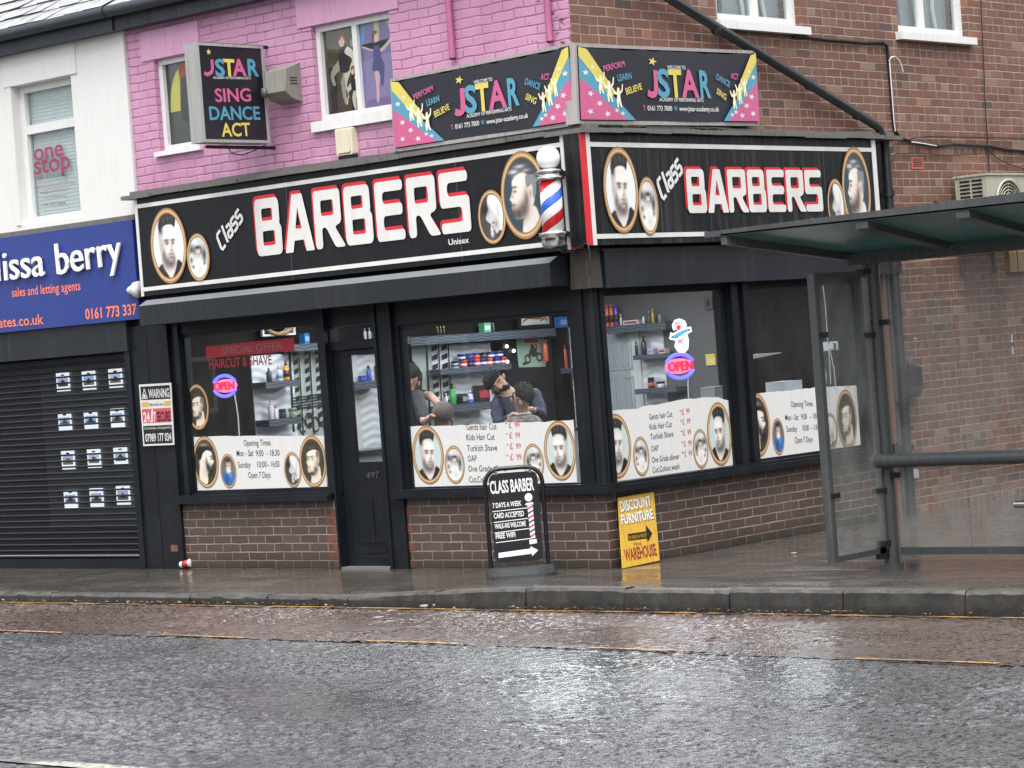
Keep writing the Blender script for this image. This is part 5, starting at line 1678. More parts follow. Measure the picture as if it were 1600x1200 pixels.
def banner(F, c00, c10, c11, c01, d, label, seed):
    """printed banner stretched over a wooden frame; corners are plane points"""
    def W(x, y):
        return tuple((c00[i] * (1 - x) + c10[i] * x) * (1 - y) + (c01[i] * (1 - x) + c11[i] * x) * y for i in (0, 1))
    rnd = random.Random(seed)
    root = thing('banner_sign', label, 'banner', F.w(*W(0.5, 0), d))
    m = MB()
    fr = streaky('banner_frame_wood', (0.3, 0.28, 0.27), (0.12, 0.1, 0.1), 0.7, 1.0) if not bpy.data.materials.get('banner_frame_wood') else bpy.data.materials['banner_frame_wood']
    for x0, x1, y0, y1 in ((-0.012, 0.012, -0.04, 1.03), (0.988, 1.008, -0.04, 1.03), (0.012, 0.988, -0.05, 0.0), (0.012, 0.988, 0.985, 1.03)):
        m.prism(F, [W(x0, y0), W(x1, y0), W(x1, y1), W(x0, y1)], 0.0, d - 0.012, fr)
    m.build('frame', root)
    m = MB()
    n0 = 20
    prev = None
    vs, fs = [], []
    ridge = [1 - 0.03 * abs(math.sin(i * 1.1 + seed)) - (0.02 * rnd.random()) for i in range(n0 + 1)]
    ridge[0] = ridge[-1] = 1.0
    for i in range(n0 + 1):
        x = i / n0
        for y in (0, 0.34, 0.67, 1):
            yy = y * ridge[i]
            vs.append(F.w(*W(x, yy), d - 0.011 + 0.004 * math.sin(9 * x + 3 * y + seed) * (0 < x < 1)))
    for i in range(n0):
        for j in range(3):
            fs.append((i * 4 + j, (i + 1) * 4 + j, (i + 1) * 4 + j + 1, i * 4 + j + 1))
    m.raw(vs, fs, NIGHT, True)
    m.build('cloth', root)
    m = MB()
    e = d

    def poly(pl, dd, mm):
        m.flat(F, [W(*p) for p in pl], dd, mm)
    for sgn, k in ((0, 1.0), (1, 0.74)):
        def X(x):
            return x * k if not sgn else 1 - x * k
        for pl, mm in (([(0, 0.97), (0.17, 0.35), (0.29, 0.012), (0, 0.012)], BLU), ([(0.0, 0.58), (0.07, 0.42), (0.16, 0.2), (0.25, 0.012), (0, 0.012)], PK), ([(0.0, 0.985), (0.045, 0.955), (0.185, 0.4), (0.165, 0.3), (0.0, 0.86)], YEL)):
            poly([(X(x), y) for x, y in pl], e, mm)
            e += 0.0007
        for i, (x, y, r) in enumerate(((0.033, 0.64, 0.045), (0.07, 0.72, 0.035), (0.055, 0.36, 0.045), (0.1, 0.23, 0.045), (0.05, 0.12, 0.045), (0.14, 0.09, 0.045), (0.19, 0.14, 0.035), (0.22, 0.1, 0.035))):
            poly(star(X(x), y, r, 0.42, 0.2 * i), e, M_WHITE)
        e += 0.0007
        for (x, y, h) in ((0.108, 0.36, 0.28), (0.152, 0.25, 0.32), (0.2, 0.18, 0.3)):
            poly([(X(x + px_ * h * 0.24 * (1 if not sgn else -1)), y + py_ * h) for px_, py_ in DANCER], e, CRM)
            e += 0.0007
        m.build('printed_motif', root)
        m = MB()
    m = MB()
    hgt = (Vector(W(0.5, 1)) - Vector(W(0.5, 0))).length

    def T(body, x0, y0, x1, y1, h, mm, bold=0.02):
        text(m, F, body, W(x0, y0), W(x1, y1), h * hgt, d + 0.001, mm, bold)
    T('PERFORM', 0.13, 0.66, 0.245, 0.745, 0.075, PK)
    T('LEARN', 0.203, 0.535, 0.278, 0.575, 0.085, BLU)
    T('BELIEVE', 0.245, 0.355, 0.333, 0.435, 0.085, YEL)
    T('DANCE', 0.755, 0.6, 0.832, 0.49, 0.085, BLU)
    T('SING', 0.752, 0.4, 0.806, 0.305, 0.085, YEL)
    T('ACT', 0.843, 0.62, 0.888, 0.6, 0.08, PK)
    T('WELCOME TO', 0.477, 0.725, 0.581, 0.725, 0.048, M_WHITE, 0.012)
    for ch, x0, x1, mm in (('S', 0.42, 0.487, BLU), ('T', 0.484, 0.558, YEL), ('A', 0.553, 0.653, PK), ('R', 0.661, 0.722, BLU)):
        T(ch, x0, 0.345, x1, 0.345, 0.36, mm, 0.03)
    line(m, F, [W(0.362, 0.39)] + [W(0.385 + 0.022 * math.cos(a), 0.41 + 0.05 * math.sin(a)) for a in (-2.6, -2.0, -1.4, -0.8, -0.3)] + [W(0.409, 0.5), W(0.409, 0.7)], 0.052, d + 0.001, PK)
    m.flat(F, [W(*p) for p in star(0.395, 0.82, 0.062, 0.4, 0.3)], d + 0.001, YEL)
    T('ACADEMY OF PERFORMING ARTS', 0.425, 0.275, 0.675, 0.275, 0.048, M_WHITE, 0.012)
    T('T:', 0.333, 0.145, 0.347, 0.145, 0.065, PK)
    T('0161 773 7000', 0.357, 0.145, 0.493, 0.145, 0.065, M_WHITE, 0.014)
    T('W:', 0.503, 0.145, 0.525, 0.145, 0.065, BLU)
    T('www.jstar-academy.co.uk', 0.533, 0.145, 0.763, 0.145, 0.065, M_WHITE, 0.014)
    m.build_each('lettering', root)


dB = 0.13
banner(A, A.px(617, 232, dB), A.px(896, 190, dB), A.px(888, 71, dB), A.px(611, 126, dB), dB, 'left hand dance academy banner on the pink wall above the barber sign', 1)
banner(B, B.px(908, 188, dB), B.px(1186, 191, dB), B.px(1180, 82, dB), B.px(903, 71, dB), dB, 'right hand dance academy banner on the brick gable under the sloping pipe', 2)

# ------------------------------------------------------------------ projecting light box
xs = A.px(416, 145, 0.12)[0]
PJ = Face((xs, 0, 0), (0, 1, 0), (1, 0, 0))
yl, ztp = PJ.px(305, 66)
yr, zbt = PJ.px(421, 224)
tk = xs - A.px(291, 120, -yl)[0]
LB = thing('projecting_light_box', 'square black hanging sign box with grey metal edge reading sing dance act', 'hanging sign', (xs - tk / 2, (yl + yr) / 2, zbt))
q = MB()
M_ALU = streaky('dull_aluminium', (0.3, 0.3, 0.29), (0.13, 0.13, 0.12), 0.5, 0.6)
for k in range(4):                                  # ribbed edge
    x0 = xs - tk + tk * k / 4
    q.box(PJ, yl + 0.004 * (k % 2), yr, zbt, ztp, x0 - xs, x0 - xs + tk / 4, M_ALU)
for a, b, c, e in ((yl, yr, zbt, zbt + 0.025), (yl, yr, ztp - 0.025, ztp), (yl, yl + 0.025, zbt + 0.026, ztp - 0.026), (yr - 0.025, yr, zbt + 0.026, ztp - 0.026)):
    q.box(PJ, a, b, c, e, 0.0005, 0.014, M_ALU)
q.build('box_frame', LB)
q = MB()
q.box(PJ, yl + 0.026, yr - 0.026, zbt + 0.026, ztp - 0.026, 0.0005, 0.006, col(26, 27, 36, 0.35))
q.build('sign_face', LB)
q = MB()
e = 0.008
for ch, x0, x1, mm in (('S', 337, 352, BLU), ('T', 350, 368, YEL), ('A', 364, 386, PK), ('R', 388, 405, BLU)):
    ptext(q, PJ, ch, (x0, 118), (x1, 118.6), 25, e, mm, bold=0.03)
a = PJ.px(322, 114, e)
b = PJ.px(331, 93, e)
line(q, PJ, [(a[0] - 0.02, a[1]), (a[0] + 0.015, a[1] - 0.014), (b[0] - 0.012, a[1] + 0.01), (b[0], a[1] + 0.04), b], 0.032, e, PK)
c = PJ.px(326, 81, e)
q.flat(PJ, star(c[0], c[1], 0.03), e, YEL)
ptext(q, PJ, 'ACADEMY OF PERFORMING ARTS', (333, 123), (392, 124), 3.5, e, M_WHITE, bold=0.01)
ptext(q, PJ, 'SING', (337, 159), (393, 158), 20, e, PK, bold=0.02)
ptext(q, PJ, 'DANCE', (328, 187), (407, 186.5), 20, e, BLU, bold=0.02)
ptext(q, PJ, 'ACT', (347, 213), (392, 212), 20, e, YEL, bold=0.02)
q.build_each('lettering', LB)
q = MB()
for z in (zbt - 0.03, ztp + 0.005):
    q.tube([(xs - tk / 2, yl + 0.1, z), (xs - tk / 2, 0.0, z)], 0.015, M_DARK, 6)
q.tube([A.w(*A.px(x, y, 0.03), 0.03) for x, y in ((356, 230), (362, 240), (380, 242), (400, 234), (415, 226))], 0.006, M_CABLE, 6)
q.build('bracket', LB)

# ------------------------------------------------------------------ boxes on the pink wall
q = MB()
M_GREYBOX = streaky('dirty_grey_box', (0.2, 0.2, 0.175), (0.08, 0.08, 0.07), 0.6, 0.8)
a, b = A.px(444, 164, 0.0), A.px(466, 98, 0.0)
w_ = (b[0] - a[0])
c0, c1 = a[0] - 0.03, b[0] + 0.02
V0, V1 = a[1], b[1]
pr = [(0.0, V0), (0.12, V0 + 0.03), (0.2, V0 + 0.09), (0.17, V1 - 0.06), (0.0, V1)]
SIDE = Face((0, 0, 0), (0, -1, 0), (1, 0, 0))
q.prism(SIDE, pr, c0 - 0.0, c1, M_GREYBOX)
BX = q.build('extractor_cowl', label='dirty grey vent box on the pink wall right of the hanging sign', cat='vent box')
q = MB()
for k in range(3):
    q.box(SIDE, 0.05, 0.13, V1 - 0.14 - k * 0.025, V1 - 0.13 - k * 0.025, c1 - c1 + c1, c1 + 0.002, M_DARK)
q.build('vent_slot', BX)
q = MB()
q.lathe((c0 + 0.02, -0.2, V0 + 0.1), [(0.045, 0), (0.045, 0.03), (0.02, 0.035)], col(90, 90, 84), 12, (-0.5, -1, 0))
q.build('knob', BX)
q = MB()
u0, u1, z0, z1 = prect(A, 529, 250, 551, 198, 0.05)
M_CREAM = streaky('cream_alarm_plastic', (0.6, 0.55, 0.42), (0.4, 0.36, 0.28), 0.45, 0.5)
q.prism(A, offset_loop([(u0, z0 + 0.03), (u1, z0 + 0.03), (u1, z1), (u0, z1)], 0.02), 0.0, 0.07, M_CREAM)
q.prism(A, offset_loop([(u0 + 0.025, z0 + 0.05), (u1 - 0.02, z0 + 0.05), (u1 - 0.02, z1 - 0.015), (u0 + 0.025, z1 - 0.015)], 0.015), 0.07, 0.085, M_CREAM)
AL = q.build('alarm_box', label='cream burglar alarm box under the double pink wall window', cat='alarm box')
q = MB()
q.prism(A, offset_loop([(u0 + 0.01, z0), (u1 - 0.01, z0), (u1 - 0.01, z0 + 0.028), (u0 + 0.01, z0 + 0.028)], 0.01), 0.0, 0.06, M_DARK)
q.build('strobe', AL)

# ------------------------------------------------------------------ barber pole
dp_ = 0.36
pc = A.px(862, 320, dp_)
PX, PY = pc[0], -dp_


def pz(y, x=862):
    return A.px(x, y, dp_)[1]


BP = thing('barber_pole', 'striped red white and blue barber pole with white globe on the sign corner', 'barber pole', (PX, PY, pz(389)))
t = NT('barber_pole_stripes')
g = t.n('ShaderNodeNewGeometry')
sp = t.n('ShaderNodeSeparateXYZ', {0: g.outputs['Position']})
ang = t.m('ARCTAN2', t.m('SUBTRACT', sp.outputs[1], PY), t.m('SUBTRACT', sp.outputs[0], PX))
ph = t.m('FRACT', t.m('ADD', t.m('MULTIPLY', sp.outputs[2], 3.1), t.m('ADD', t.m('MULTIPLY', ang, -0.159155), 0.03)))
cr = t.ramp(ph, [(0.0, (0.03, 0.1, 0.5)), (0.24, (0.78, 0.78, 0.78)), (0.5, (0.6, 0.02, 0.025)), (0.75, (0.78, 0.78, 0.78))])
cr.node.color_ramp.interpolation = 'CONSTANT'
t.set(Base_Color=cr, Roughness=0.15)
M_STRIPE = t.mat
zc0, zc1 = pz(363), pz(281)
q = MB()
q.lathe((PX, PY, zc0), [(0.085, 0), (0.085, zc1 - zc0)], M_STRIPE, 28)
q.build('striped_cylinder', BP)
q = MB()
q.ball((PX, PY, pz(246)), (0.092, 0.092, 0.092), col(240, 246, 242, 0.2, 0, 0.0, 0.95), 24)
q.build('globe', BP)
q = MB()
h = pz(264)
q.lathe((PX, PY, zc1), [(0.112, 0), (0.112, 0.025), (0.095, 0.03), (0.095, 0.05), (0.11, 0.055), (0.11, 0.075), (0.06, 0.085), (0.05, h - zc1 + 0.005)], M_CHROME, 24)
q.build('top_collar', BP)
q = MB()
q.lathe((PX, PY, zc0), [(0.03, -0.125), (0.075, -0.12), (0.095, -0.1), (0.1, -0.05), (0.098, -0.03), (0.115, -0.025), (0.115, 0.0)], M_CHROME, 24)
q.build('bottom_cup', BP)
q = MB()
for z in (zc0 - 0.02, zc1 + 0.05):
    q.box(A, PX - 0.03, PX + 0.03, z - 0.02, z + 0.02, dF + 0.002, dp_ - 0.06, M_CHROME)
q.build('wall_bracket', BP)
q = MB()
q.tube([A.w(*A.px(x, y, 0.2), 0.2) for x, y in ((872, 389), (880, 395), (896, 392), (908, 384), (918, 380), (921, 392), (921, 405), (923, 418), (920, 430))], 0.006, M_CABLE, 6)
q.build('cable', BP)

# ------------------------------------------------------------------ dome camera
q = MB()
a = A.px(219, 452, 0.1)
ctr = A.w(a[0], a[1], 0.1)
q.lathe(ctr, [(0.075, 0.0), (0.075, 0.03), (0.07, 0.06), (0.045, 0.075), (0.042, 0.1), (0.025, 0.135), (0.004, 0.15)], M_WHITE, 16, (-1, -0.25, 0.0))
q.build('security_camera', label='small white dome camera on the left end of the barber sign', cat='camera')

# ------------------------------------------------------------------ blue letting sign
dS = 0.1
zb0, zb1 = A.px(110, 509, dS)[1], A.px(110, 357, dS)[1]
ux = A.px(212, 420, dS)[0]
LS = thing('letting_sign', 'blue letting agents sign with raised white name and orange writing', 'shop sign', A.w(ux - 1.5, zb0, dS))
q = MB()
q.box(A, -11.0, ux, zb0, zb1, 0.0, dS, M_BLUE)
q.box(A, -11.0, ux, zb1 + 0.002, zb1 + 0.05, 0.0, dS - 0.03, M_LEDGE)
q.build('board', LS)
q = MB()
dl = dS + 0.02
M_LETW = col(236, 236, 230, 0.4)
ptext(q, A, 'issa', (8.5, 438), (71, 430), 45, dl, M_LETW, bold=0.004, thick=0.018)
ptext(q, A, 'berry', (91, 429), (193, 411), 48, dl, M_LETW, bold=0.004, thick=0.018)
ptext(q, A, 'mel', (-68, 446), (2, 439), 46, dl, M_LETW, bold=0.004, thick=0.018)
q.build_each('raised_name', LS)
q = MB()
M_ORL = col(244, 130, 92, 0.4)
ptext(q, A, 'sales and letting agents', (19, 464), (126, 453), 14, dS + 0.002, M_ORL, bold=0.008)
ptext(q, A, 'melissaberryestates.co.uk', (-104, 521), (68, 506), 15, dS + 0.002, M_ORL, bold=0.008)
ptext(q, A, '0161 773 337', (134, 499), (214, 491), 16, dS + 0.002, M_ORL, bold=0.02)
q.build_each('orange_writing', LS)

# ------------------------------------------------------------------ warning plate
q = MB()
dw = 0.06
W4 = [A.px(x, y, dw) for x, y in ((224, 697), (272, 695), (267, 598), (217, 601))]


def Wq(x, y):
    return tuple((W4[0][i] * (1 - x) + W4[1][i] * x) * (1 - y) + (W4[3][i] * (1 - x) + W4[2][i] * x) * y for i in (0, 1))


q.prism(A, [Wq(0, 0), Wq(1, 0), Wq(1, 1), Wq(0, 1)], 0.052, dw, M_WHITE)
WS = q.build('warning_plate', label='white black and red security warning plate on black pilaster beside the shutter', cat='warning sign')
q = MB()
M_BLK = col(24, 24, 26, 0.4)


def wr(x0, y0, x1, y1, m, d=dw + 0.001):
    q.flat(A, [Wq(x0, y0), Wq(x1, y0), Wq(x1, y1), Wq(x0, y1)], d, m)


wr(0.04, 0.745, 0.96, 0.965, M_BLK)
wr(0.04, 0.03, 0.96, 0.325, M_BLK)
wr(0.04, 0.37, 0.96, 0.6, col(206, 84, 96, 0.4))
wr(0.04, 0.63, 0.27, 0.71, col(206, 170, 80, 0.4))
wr(0.76, 0.63, 0.96, 0.71, col(206, 170, 80, 0.4))
q.flat(A, [Wq(*p) for p in ((0.06, 0.765), (0.26, 0.765), (0.16, 0.94))], dw + 0.002, M_WHITE)
q.flat(A, [Wq(*p) for p in ((0.09, 0.78), (0.23, 0.78), (0.16, 0.9))], dw + 0.003, M_BLK)
q.flat(A, [Wq(*p) for p in ((0.12, 0.785), (0.2, 0.785), (0.19, 0.83), (0.13, 0.85))], dw + 0.004, M_WHITE)
q.flat(A, [Wq(*p) for p in ((0.3, 0.38), (0.36, 0.38), (0.4, 0.59), (0.35, 0.59))], dw + 0.002, M_WHITE)


def wtx(body, x0, y, x1, h, m, bold):
    a, b = Wq(x0, y), Wq(x1, y)
    text(q, A, body, a, b, h * 0.5, dw + 0.0025, m, bold)


wtx('WARNING', 0.29, 0.775, 0.94, 0.155, M_WHITE, 0.02)
wtx('BlueGrain', 0.3, 0.645, 0.74, 0.05, M_BLK, 0.0)
wtx('24', 0.08, 0.39, 0.28, 0.17, M_WHITE, 0.03)
wtx('7', 0.4, 0.39, 0.48, 0.17, M_WHITE, 0.03)
wtx('SECURE', 0.5, 0.39, 0.94, 0.17, M_BLK, 0.03)
wtx('CCTV MONITORING - STATIC GUARD PATROL', 0.08, 0.265, 0.94, 0.035, M_WHITE, 0.01)
wtx('07989 177 034', 0.09, 0.07, 0.93, 0.14, M_WHITE, 0.02)
q.build_each('printed_warning', WS)

# ------------------------------------------------------------------ posters in the windows
dP = -0.050
M_PAPER = streaky('poster_vinyl', (0.62, 0.62, 0.605), (0.5, 0.5, 0.48), 0.5, 0.6, 0.6)
M_INK, M_RINK = col(44, 42, 44, 0.5, 0, 0), col(196, 66, 74, 0.5, 0, 0)
NB_ = 'plain'


def poster(F, topline, br, bl, ports, texts, label):
    root_uv = F.px((br[0] + bl[0]) / 2, (br[1] + bl[1]) / 2, dP)
    root = thing('window_poster', label, 'poster', F.w(root_uv[0], root_uv[1], dP))
    q = MB()
    edge_ = F.poly(topline, dP)
    tl = []
    for p, r_ in zip(edge_, edge_[1:]):
        for k in range(6):
            s_ = k / 6
            tl.append((p[0] + (r_[0] - p[0]) * s_, p[1] + (r_[1] - p[1]) * s_ + random.uniform(-0.004, 0.004)))
    tl.append(edge_[-1])
    b0, b1 = F.px(*bl, dP), F.px(*br, dP)
    pl = [b0]
    for k in range(1, 12):
        s_ = k / 12
        pl.append((b0[0] + (b1[0] - b0[0]) * s_, b0[1] + (b1[1] - b0[1]) * s_ + random.uniform(-0.002, 0.004)))
    pl += [b1] + tl[::-1]
    q.prism(F, pl, dP - 0.0015, dP, M_PAPER)
    q.build('paper', root)
    zt_ = max(p[1] for p in edge_)
    within = [b0, b1, (edge_[-1][0], zt_), (edge_[0][0], zt_)]
    for (kd, x, y, rx, ry, fl, tint) in ports:
        portrait(F, kd, x, y, rx, ry, dP + 0.0008, root, fl, within, tint)
    q = MB()
    for (body, a, b, h, m) in texts:
        ptext(q, F, body, a, b, h, dP + 0.0012, m, bold=0.004)
    q.build_each('printed_text', root)
    return root


TEAL = (196, 210, 208)
poster(A, [(295, 682.5), (380, 681), (506, 681)], (511, 765), (300, 769), [
    ('beardright', 321.7, 722, 20, 41, False, None), ('child', 357, 736, 12.5, 27, False, None), ('lying', 457.5, 734, 13.5, 28, False, None), ('smile', 489, 721, 21, 41, False, None)],
    [('Opening Times', (381, 697), (423, 696), 9.5, M_INK), ('Mon - Sat', (370, 713), (396, 712.5), 9.5, M_INK), ('9:00', (400, 713), (412, 712.5), 9.5, M_INK), ('- 18:30', (417, 712.5), (437, 712), 9.5, M_INK),
     ('Sunday', (372, 731), (392, 730.5), 9.5, M_INK), ('10:00', (402, 730.5), (417, 730), 9.5, M_INK), ('- 16:00', (419, 730), (437, 729.5), 9.5, M_INK), ('Open 7 Days', (388, 747), (423, 746.5), 9.5, M_INK)],
    'white opening times poster in the window left of the door')


def prices(rows, r):
    out = []
    for body, a, b, h in rows:
        out.append((body, a, b, h, M_INK))
    for (x, y, x2, y2) in r:
        s_ = (y2 - y) / (x2 - x)
        out.append(('-', (x, y - 4), (x + 2.5, y - 4 + 2.5 * s_), 9.5, M_INK))
        w_ = (x2 - x) / 22.0
        out.append(('£', (x + 5 * w_, y + 5 * w_ * s_), (x + 9.5 * w_, y + 9.5 * w_ * s_), 9.5, M_RINK))
        out.append(('99', (x2 - 7.5 * w_, y2 - 7.5 * w_ * s_), (x2, y2), 8.5, M_RINK))
    return out


poster(A, [(634, 666.5), (700, 665), (730, 664), (800, 660), (850, 659), (896, 656)], (902, 760), (639, 763), [
    ('quiff', 669, 711, 24.5, 46, False, TEAL), ('shave', 710.5, 726, 15.5, 30, False, None), ('shave', 834, 723, 16, 30, True, None), ('quiff', 875, 704, 25, 47, True, TEAL)],
    prices([('Gents hair Cut', (729, 672), (776, 671), 9.5), ('Kids Hair Cut', (729, 688), (773, 687), 9.5), ('Turkish Shave', (730, 705), (777, 704), 9.5), ('OAP', (731, 721), (745, 721), 9.5), ('One Grade allover', (732, 737), (794, 736), 9.5), ('Cut,Colour,wash', (733, 754), (785, 753), 9.5)],
           [(790, 669, 812, 668), (791, 685, 813, 684), (792, 702, 814, 701), (792, 719, 815, 718)]),
    'price list poster in the front window right of the door, behind pavement sign')
poster(B, [(957, 641), (997, 639), (1005, 635), (1032, 631), (1069, 624), (1119, 620), (1149, 629)], (1154, 729), (965, 756), [
    ('quiff', 963, 697, 23, 51, False, TEAL), ('shave', 1002, 713, 12.5, 31, False, None), ('shave', 1094.7, 701, 12, 31, True, None), ('quiff', 1124, 678, 19, 50, True, TEAL)],
    prices([('Gents hair Cut', (1014.7, 656), (1051, 651), 9), ('Kids Hair Cut', (1015.5, 671.5), (1050, 667), 9), ('Turkish Shave', (1016.5, 687), (1052.5, 682), 9), ('OAP', (1018, 706), (1029, 704), 9), ('One Grade allover', (1019, 723), (1062, 717), 9), ('Cut,Colour,wash', (1020, 739), (1062, 732.5), 9)],
           [(1062, 649, 1078, 646), (1063, 664, 1079, 662), (1064, 681, 1080, 679), (1065, 698, 1081, 696), (1066, 714, 1082, 712)]),
    'price list poster with torn top edge under the side window neon sign')
poster(B, [(1179, 615), (1200, 613), (1232, 610), (1272, 606), (1342, 602)], (1350, 702), (1186, 721), [
    ('beardright', 1184, 664, 19, 50, False, None), ('child', 1216, 682, 9.5, 29, False, None), ('lying', 1298, 674, 10.5, 29, False, None), ('smile', 1323, 655, 15.5, 47, False, None)],
    [('Opening Times', (1236, 636), (1270, 634.5), 9, M_INK), ('Mon - Sat', (1227, 657), (1248, 656), 9, M_INK), ('9:00', (1252, 655.5), (1261, 655), 9, M_INK), ('- 18:30', (1265, 655), (1285, 653.5), 9, M_INK),
     ('Sunday', (1229, 675), (1246, 674), 9, M_INK), ('10:00', (1254, 673), (1264, 672.5), 9, M_INK), ('- 16:00', (1267, 672), (1286, 671), 9, M_INK), ('Open 7 Days', (1242, 692), (1270, 690.5), 9, M_INK)],
    'opening times poster in the side window behind the shelter glass')
o = portrait(A, 'smile', 309, 636, 17.5, 36, dP, None, False, [(hA1[0] + 0.026, 0.5), (0, 0.5), (0, 3), (hA1[0] + 0.026, 3)])
tag(o, 'gilt oval portrait sticker alone on the glass above the left poster', 'sticker')

# red offer strip and writing on the left window
q = MB()
M_OFFER = NT('red_vinyl').set(Base_Color=(0.4, 0.02, 0.03, 1), Roughness=0.4, Alpha=0.82)
q.prism(A, A.poly([(322, 560), (460, 547.5), (459, 527.5), (322, 541)], dP), dP - 0.001, dP, M_OFFER)
OF = q.build('offer_strip', label='red special offer strip across the top of the left window', cat='window sign')
q = MB()
M_OFT = col(138, 104, 106, 0.4)
ptext(q, A, 'SPECIAL OFFER', (347, 554), (441, 545), 11, dP + 0.001, M_OFT, bold=0.006)
M_OFT2 = col(172, 34, 40, 0.4)
ptext(q, A, 'HAIRCUT & SHAVE', (327, 576), (425, 569), 14, dP + 0.001, M_OFT2, bold=0.014)
q.build_each('lettering', OF)

# ------------------------------------------------------------------ neon signs
M_NBLUE, M_NRED = glow('neon_blue', (84, 84, 255), 1.3), glow('neon_red', (255, 30, 56), 0.75)
M_NPINK, M_NWHITE = glow('neon_pink_glow', (255, 128, 158), 0.45), glow('led_white', (246, 248, 255), 0.7)
M_NCYAN = glow('led_cyan', (70, 150, 190), 0.4)
dN = -0.11


def open_sign(F, cx, cy, rx, ry, label, cord):
    c = F.px(cx, cy, dN)
    ru, rv = abs(F.px(cx + rx, cy, dN)[0] - c[0]), abs(F.px(cx, cy - ry, dN)[1] - c[1])
    root = thing('open_sign', label, 'neon sign', F.w(c[0], c[1] - rv, dN))
    q = MB()
    q.prism(F, ell(c[0], c[1], ru * 0.95, rv * 0.62), -0.018 + dN, -0.012 + dN, M_NPINK)  # pink glow round the letters, put in as a softly glowing disc
    q.build('glow_disc', root)
    q = MB()
    for k, r_ in ((1.0, 0.011), (0.86, 0.006)):
        for t0, t1 in ((0.12, 0.88), (1.12, 1.88)):
            q.tube([F.w(c[0] + ru * k * math.cos(math.pi * (t0 + (t1 - t0) * i / 14)), c[1] + rv * k * math.sin(math.pi * (t0 + (t1 - t0) * i / 14)), dN) for i in range(15)], r_, M_NBLUE, 6)
    q.build('blue_tube', root)
    q = MB()
    text(q, F, 'OPEN', (c[0] - ru * 0.84, c[1] - rv * 0.36), (c[0] + ru * 0.84, c[1] - rv * 0.36), rv * 0.72, dN, M_NRED, 0.014, thick=0.012)
    q.build('red_letters', root)
    q = MB()
    q.tube([F.w(*F.px(x, y, dN - 0.01), dN - 0.01) for x, y in cord], 0.006, M_WHITE, 6)
    q.build('cord', root)


open_sign(A, 351, 603, 18.5, 17, 'glowing red and blue oval open sign in the left front window', [(366, 614), (369, 630), (372, 650), (374, 682)])
open_sign(B, 1062.5, 572, 22.5, 19.5, 'glowing red and blue oval open sign in the side window', [(1075, 588), (1075, 605), (1076, 622)])
c = B.px(1063, 528, dN)
NP = thing('led_pole_sign', 'glowing white barber pole shaped sign above the side open sign', 'neon sign', B.w(c[0], B.px(1063, 552, dN)[1], dN))
q = MB()


def bp(x, y):
    return B.w(*B.px(x, y, dN), dN)


for pts, r_ in (([(1053, 516), (1051, 508), (1055, 501), (1062, 499), (1069, 502), (1072, 508), (1069, 514)], 0.007), ([(1049, 520), (1047, 529), (1056, 531), (1068, 524), (1080, 517), (1079, 512), (1070, 513), (1058, 519), (1049, 524)], 0.008),
                ([(1057, 533), (1055, 541), (1060, 549), (1068, 551), (1074, 545), (1075, 532), (1073, 524)], 0.007), ([(1062, 537), (1064, 545)], 0.009)):
    q.tube([bp(x, y) for x, y in pts], r_, M_NWHITE, 6)
q.build('white_tube', NP)
q = MB()
M_NSOFT = glow('led_soft_white', (225, 230, 240), 0.1)
for pl in ([(1053, 516), (1051, 508), (1055, 501), (1062, 499), (1069, 502), (1072, 508), (1069, 514)], [(1057, 533), (1055, 541), (1060, 549), (1068, 551), (1074, 545), (1075, 532), (1073, 524)]):
    q.prism(B, list(reversed(B.poly(pl, dN - 0.02))), dN - 0.026, dN - 0.02, M_NSOFT)
q.build('diffuser_panel', NP)
q = MB()
q.prism(B, B.poly([(1053, 529), (1053, 523), (1075, 513), (1077, 519)], dN), dN - 0.012, dN - 0.008, M_NCYAN)
q.build('blue_band', NP)
q = MB()
q.prism(B, B.poly([(1060, 515), (1060, 509), (1065, 508), (1065, 514)], dN), dN - 0.014, dN - 0.01, M_NRED)
q.prism(B, B.poly([(1063, 538), (1061, 531), (1067, 530), (1067, 537)], dN), dN - 0.014, dN - 0.01, M_NPINK)
q.build('red_spot', NP)

# ------------------------------------------------------------------ pavement sign
PL, PR = ground(769, 905), ground(860, 898)
ua_ = (PR - PL)
ua_.z = 0
FBD = Face(PL, ua_, (ua_.y, -ua_.x, 0), (0, 0, 1))
AB = thing('pavement_sign', 'black framed swing pavement sign listing barber services with white arrow', 'pavement sign', (PL + PR) / 2)


def Q(x, y, d=0.0):
    return FBD.px(x, y, d)


c0, c1 = Q(757, 760), Q(846, 745)
uL, uR = Q(763, 830)[0], Q(853, 830)[0]
zT = Q(800, 731)[1]
zbm = 0.06
q = MB()
rr = 0.12
pts = [(uL, zbm)]
pts += [(uL, zT - rr)] + [(uL + rr - rr * math.cos(a), zT - rr + rr * math.sin(a)) for a in (0.3, 0.6, 0.9, 1.2, 1.57)]
pts += [(uR - rr + rr * math.sin(a), zT - rr + rr * math.cos(a)) for a in (0.0, 0.4, 0.7, 1.0, 1.3, 1.57)] + [(uR, zbm)]
q.tube([FBD.w(a, b, 0) for a, b in pts], 0.0175, col(20, 21, 24, 0.25), 10)
q.build('tube_frame', AB)
q = MB()
bl = [(uL - 0.02, 0.0), (uR + 0.05, 0.0), (uR + 0.04, 0.1), ((uL + uR) / 2 + 0.12, 0.145), (uL + 0.0, 0.08)]
for k in range(8):
    a0, a1 = math.pi * k / 8, math.pi * (k + 1) / 8
n0 = 14
ring0, ring1, ring2 = [], [], []
cu, hu = (uL + uR) / 2 + 0.01, (uR - uL) / 2 + 0.05
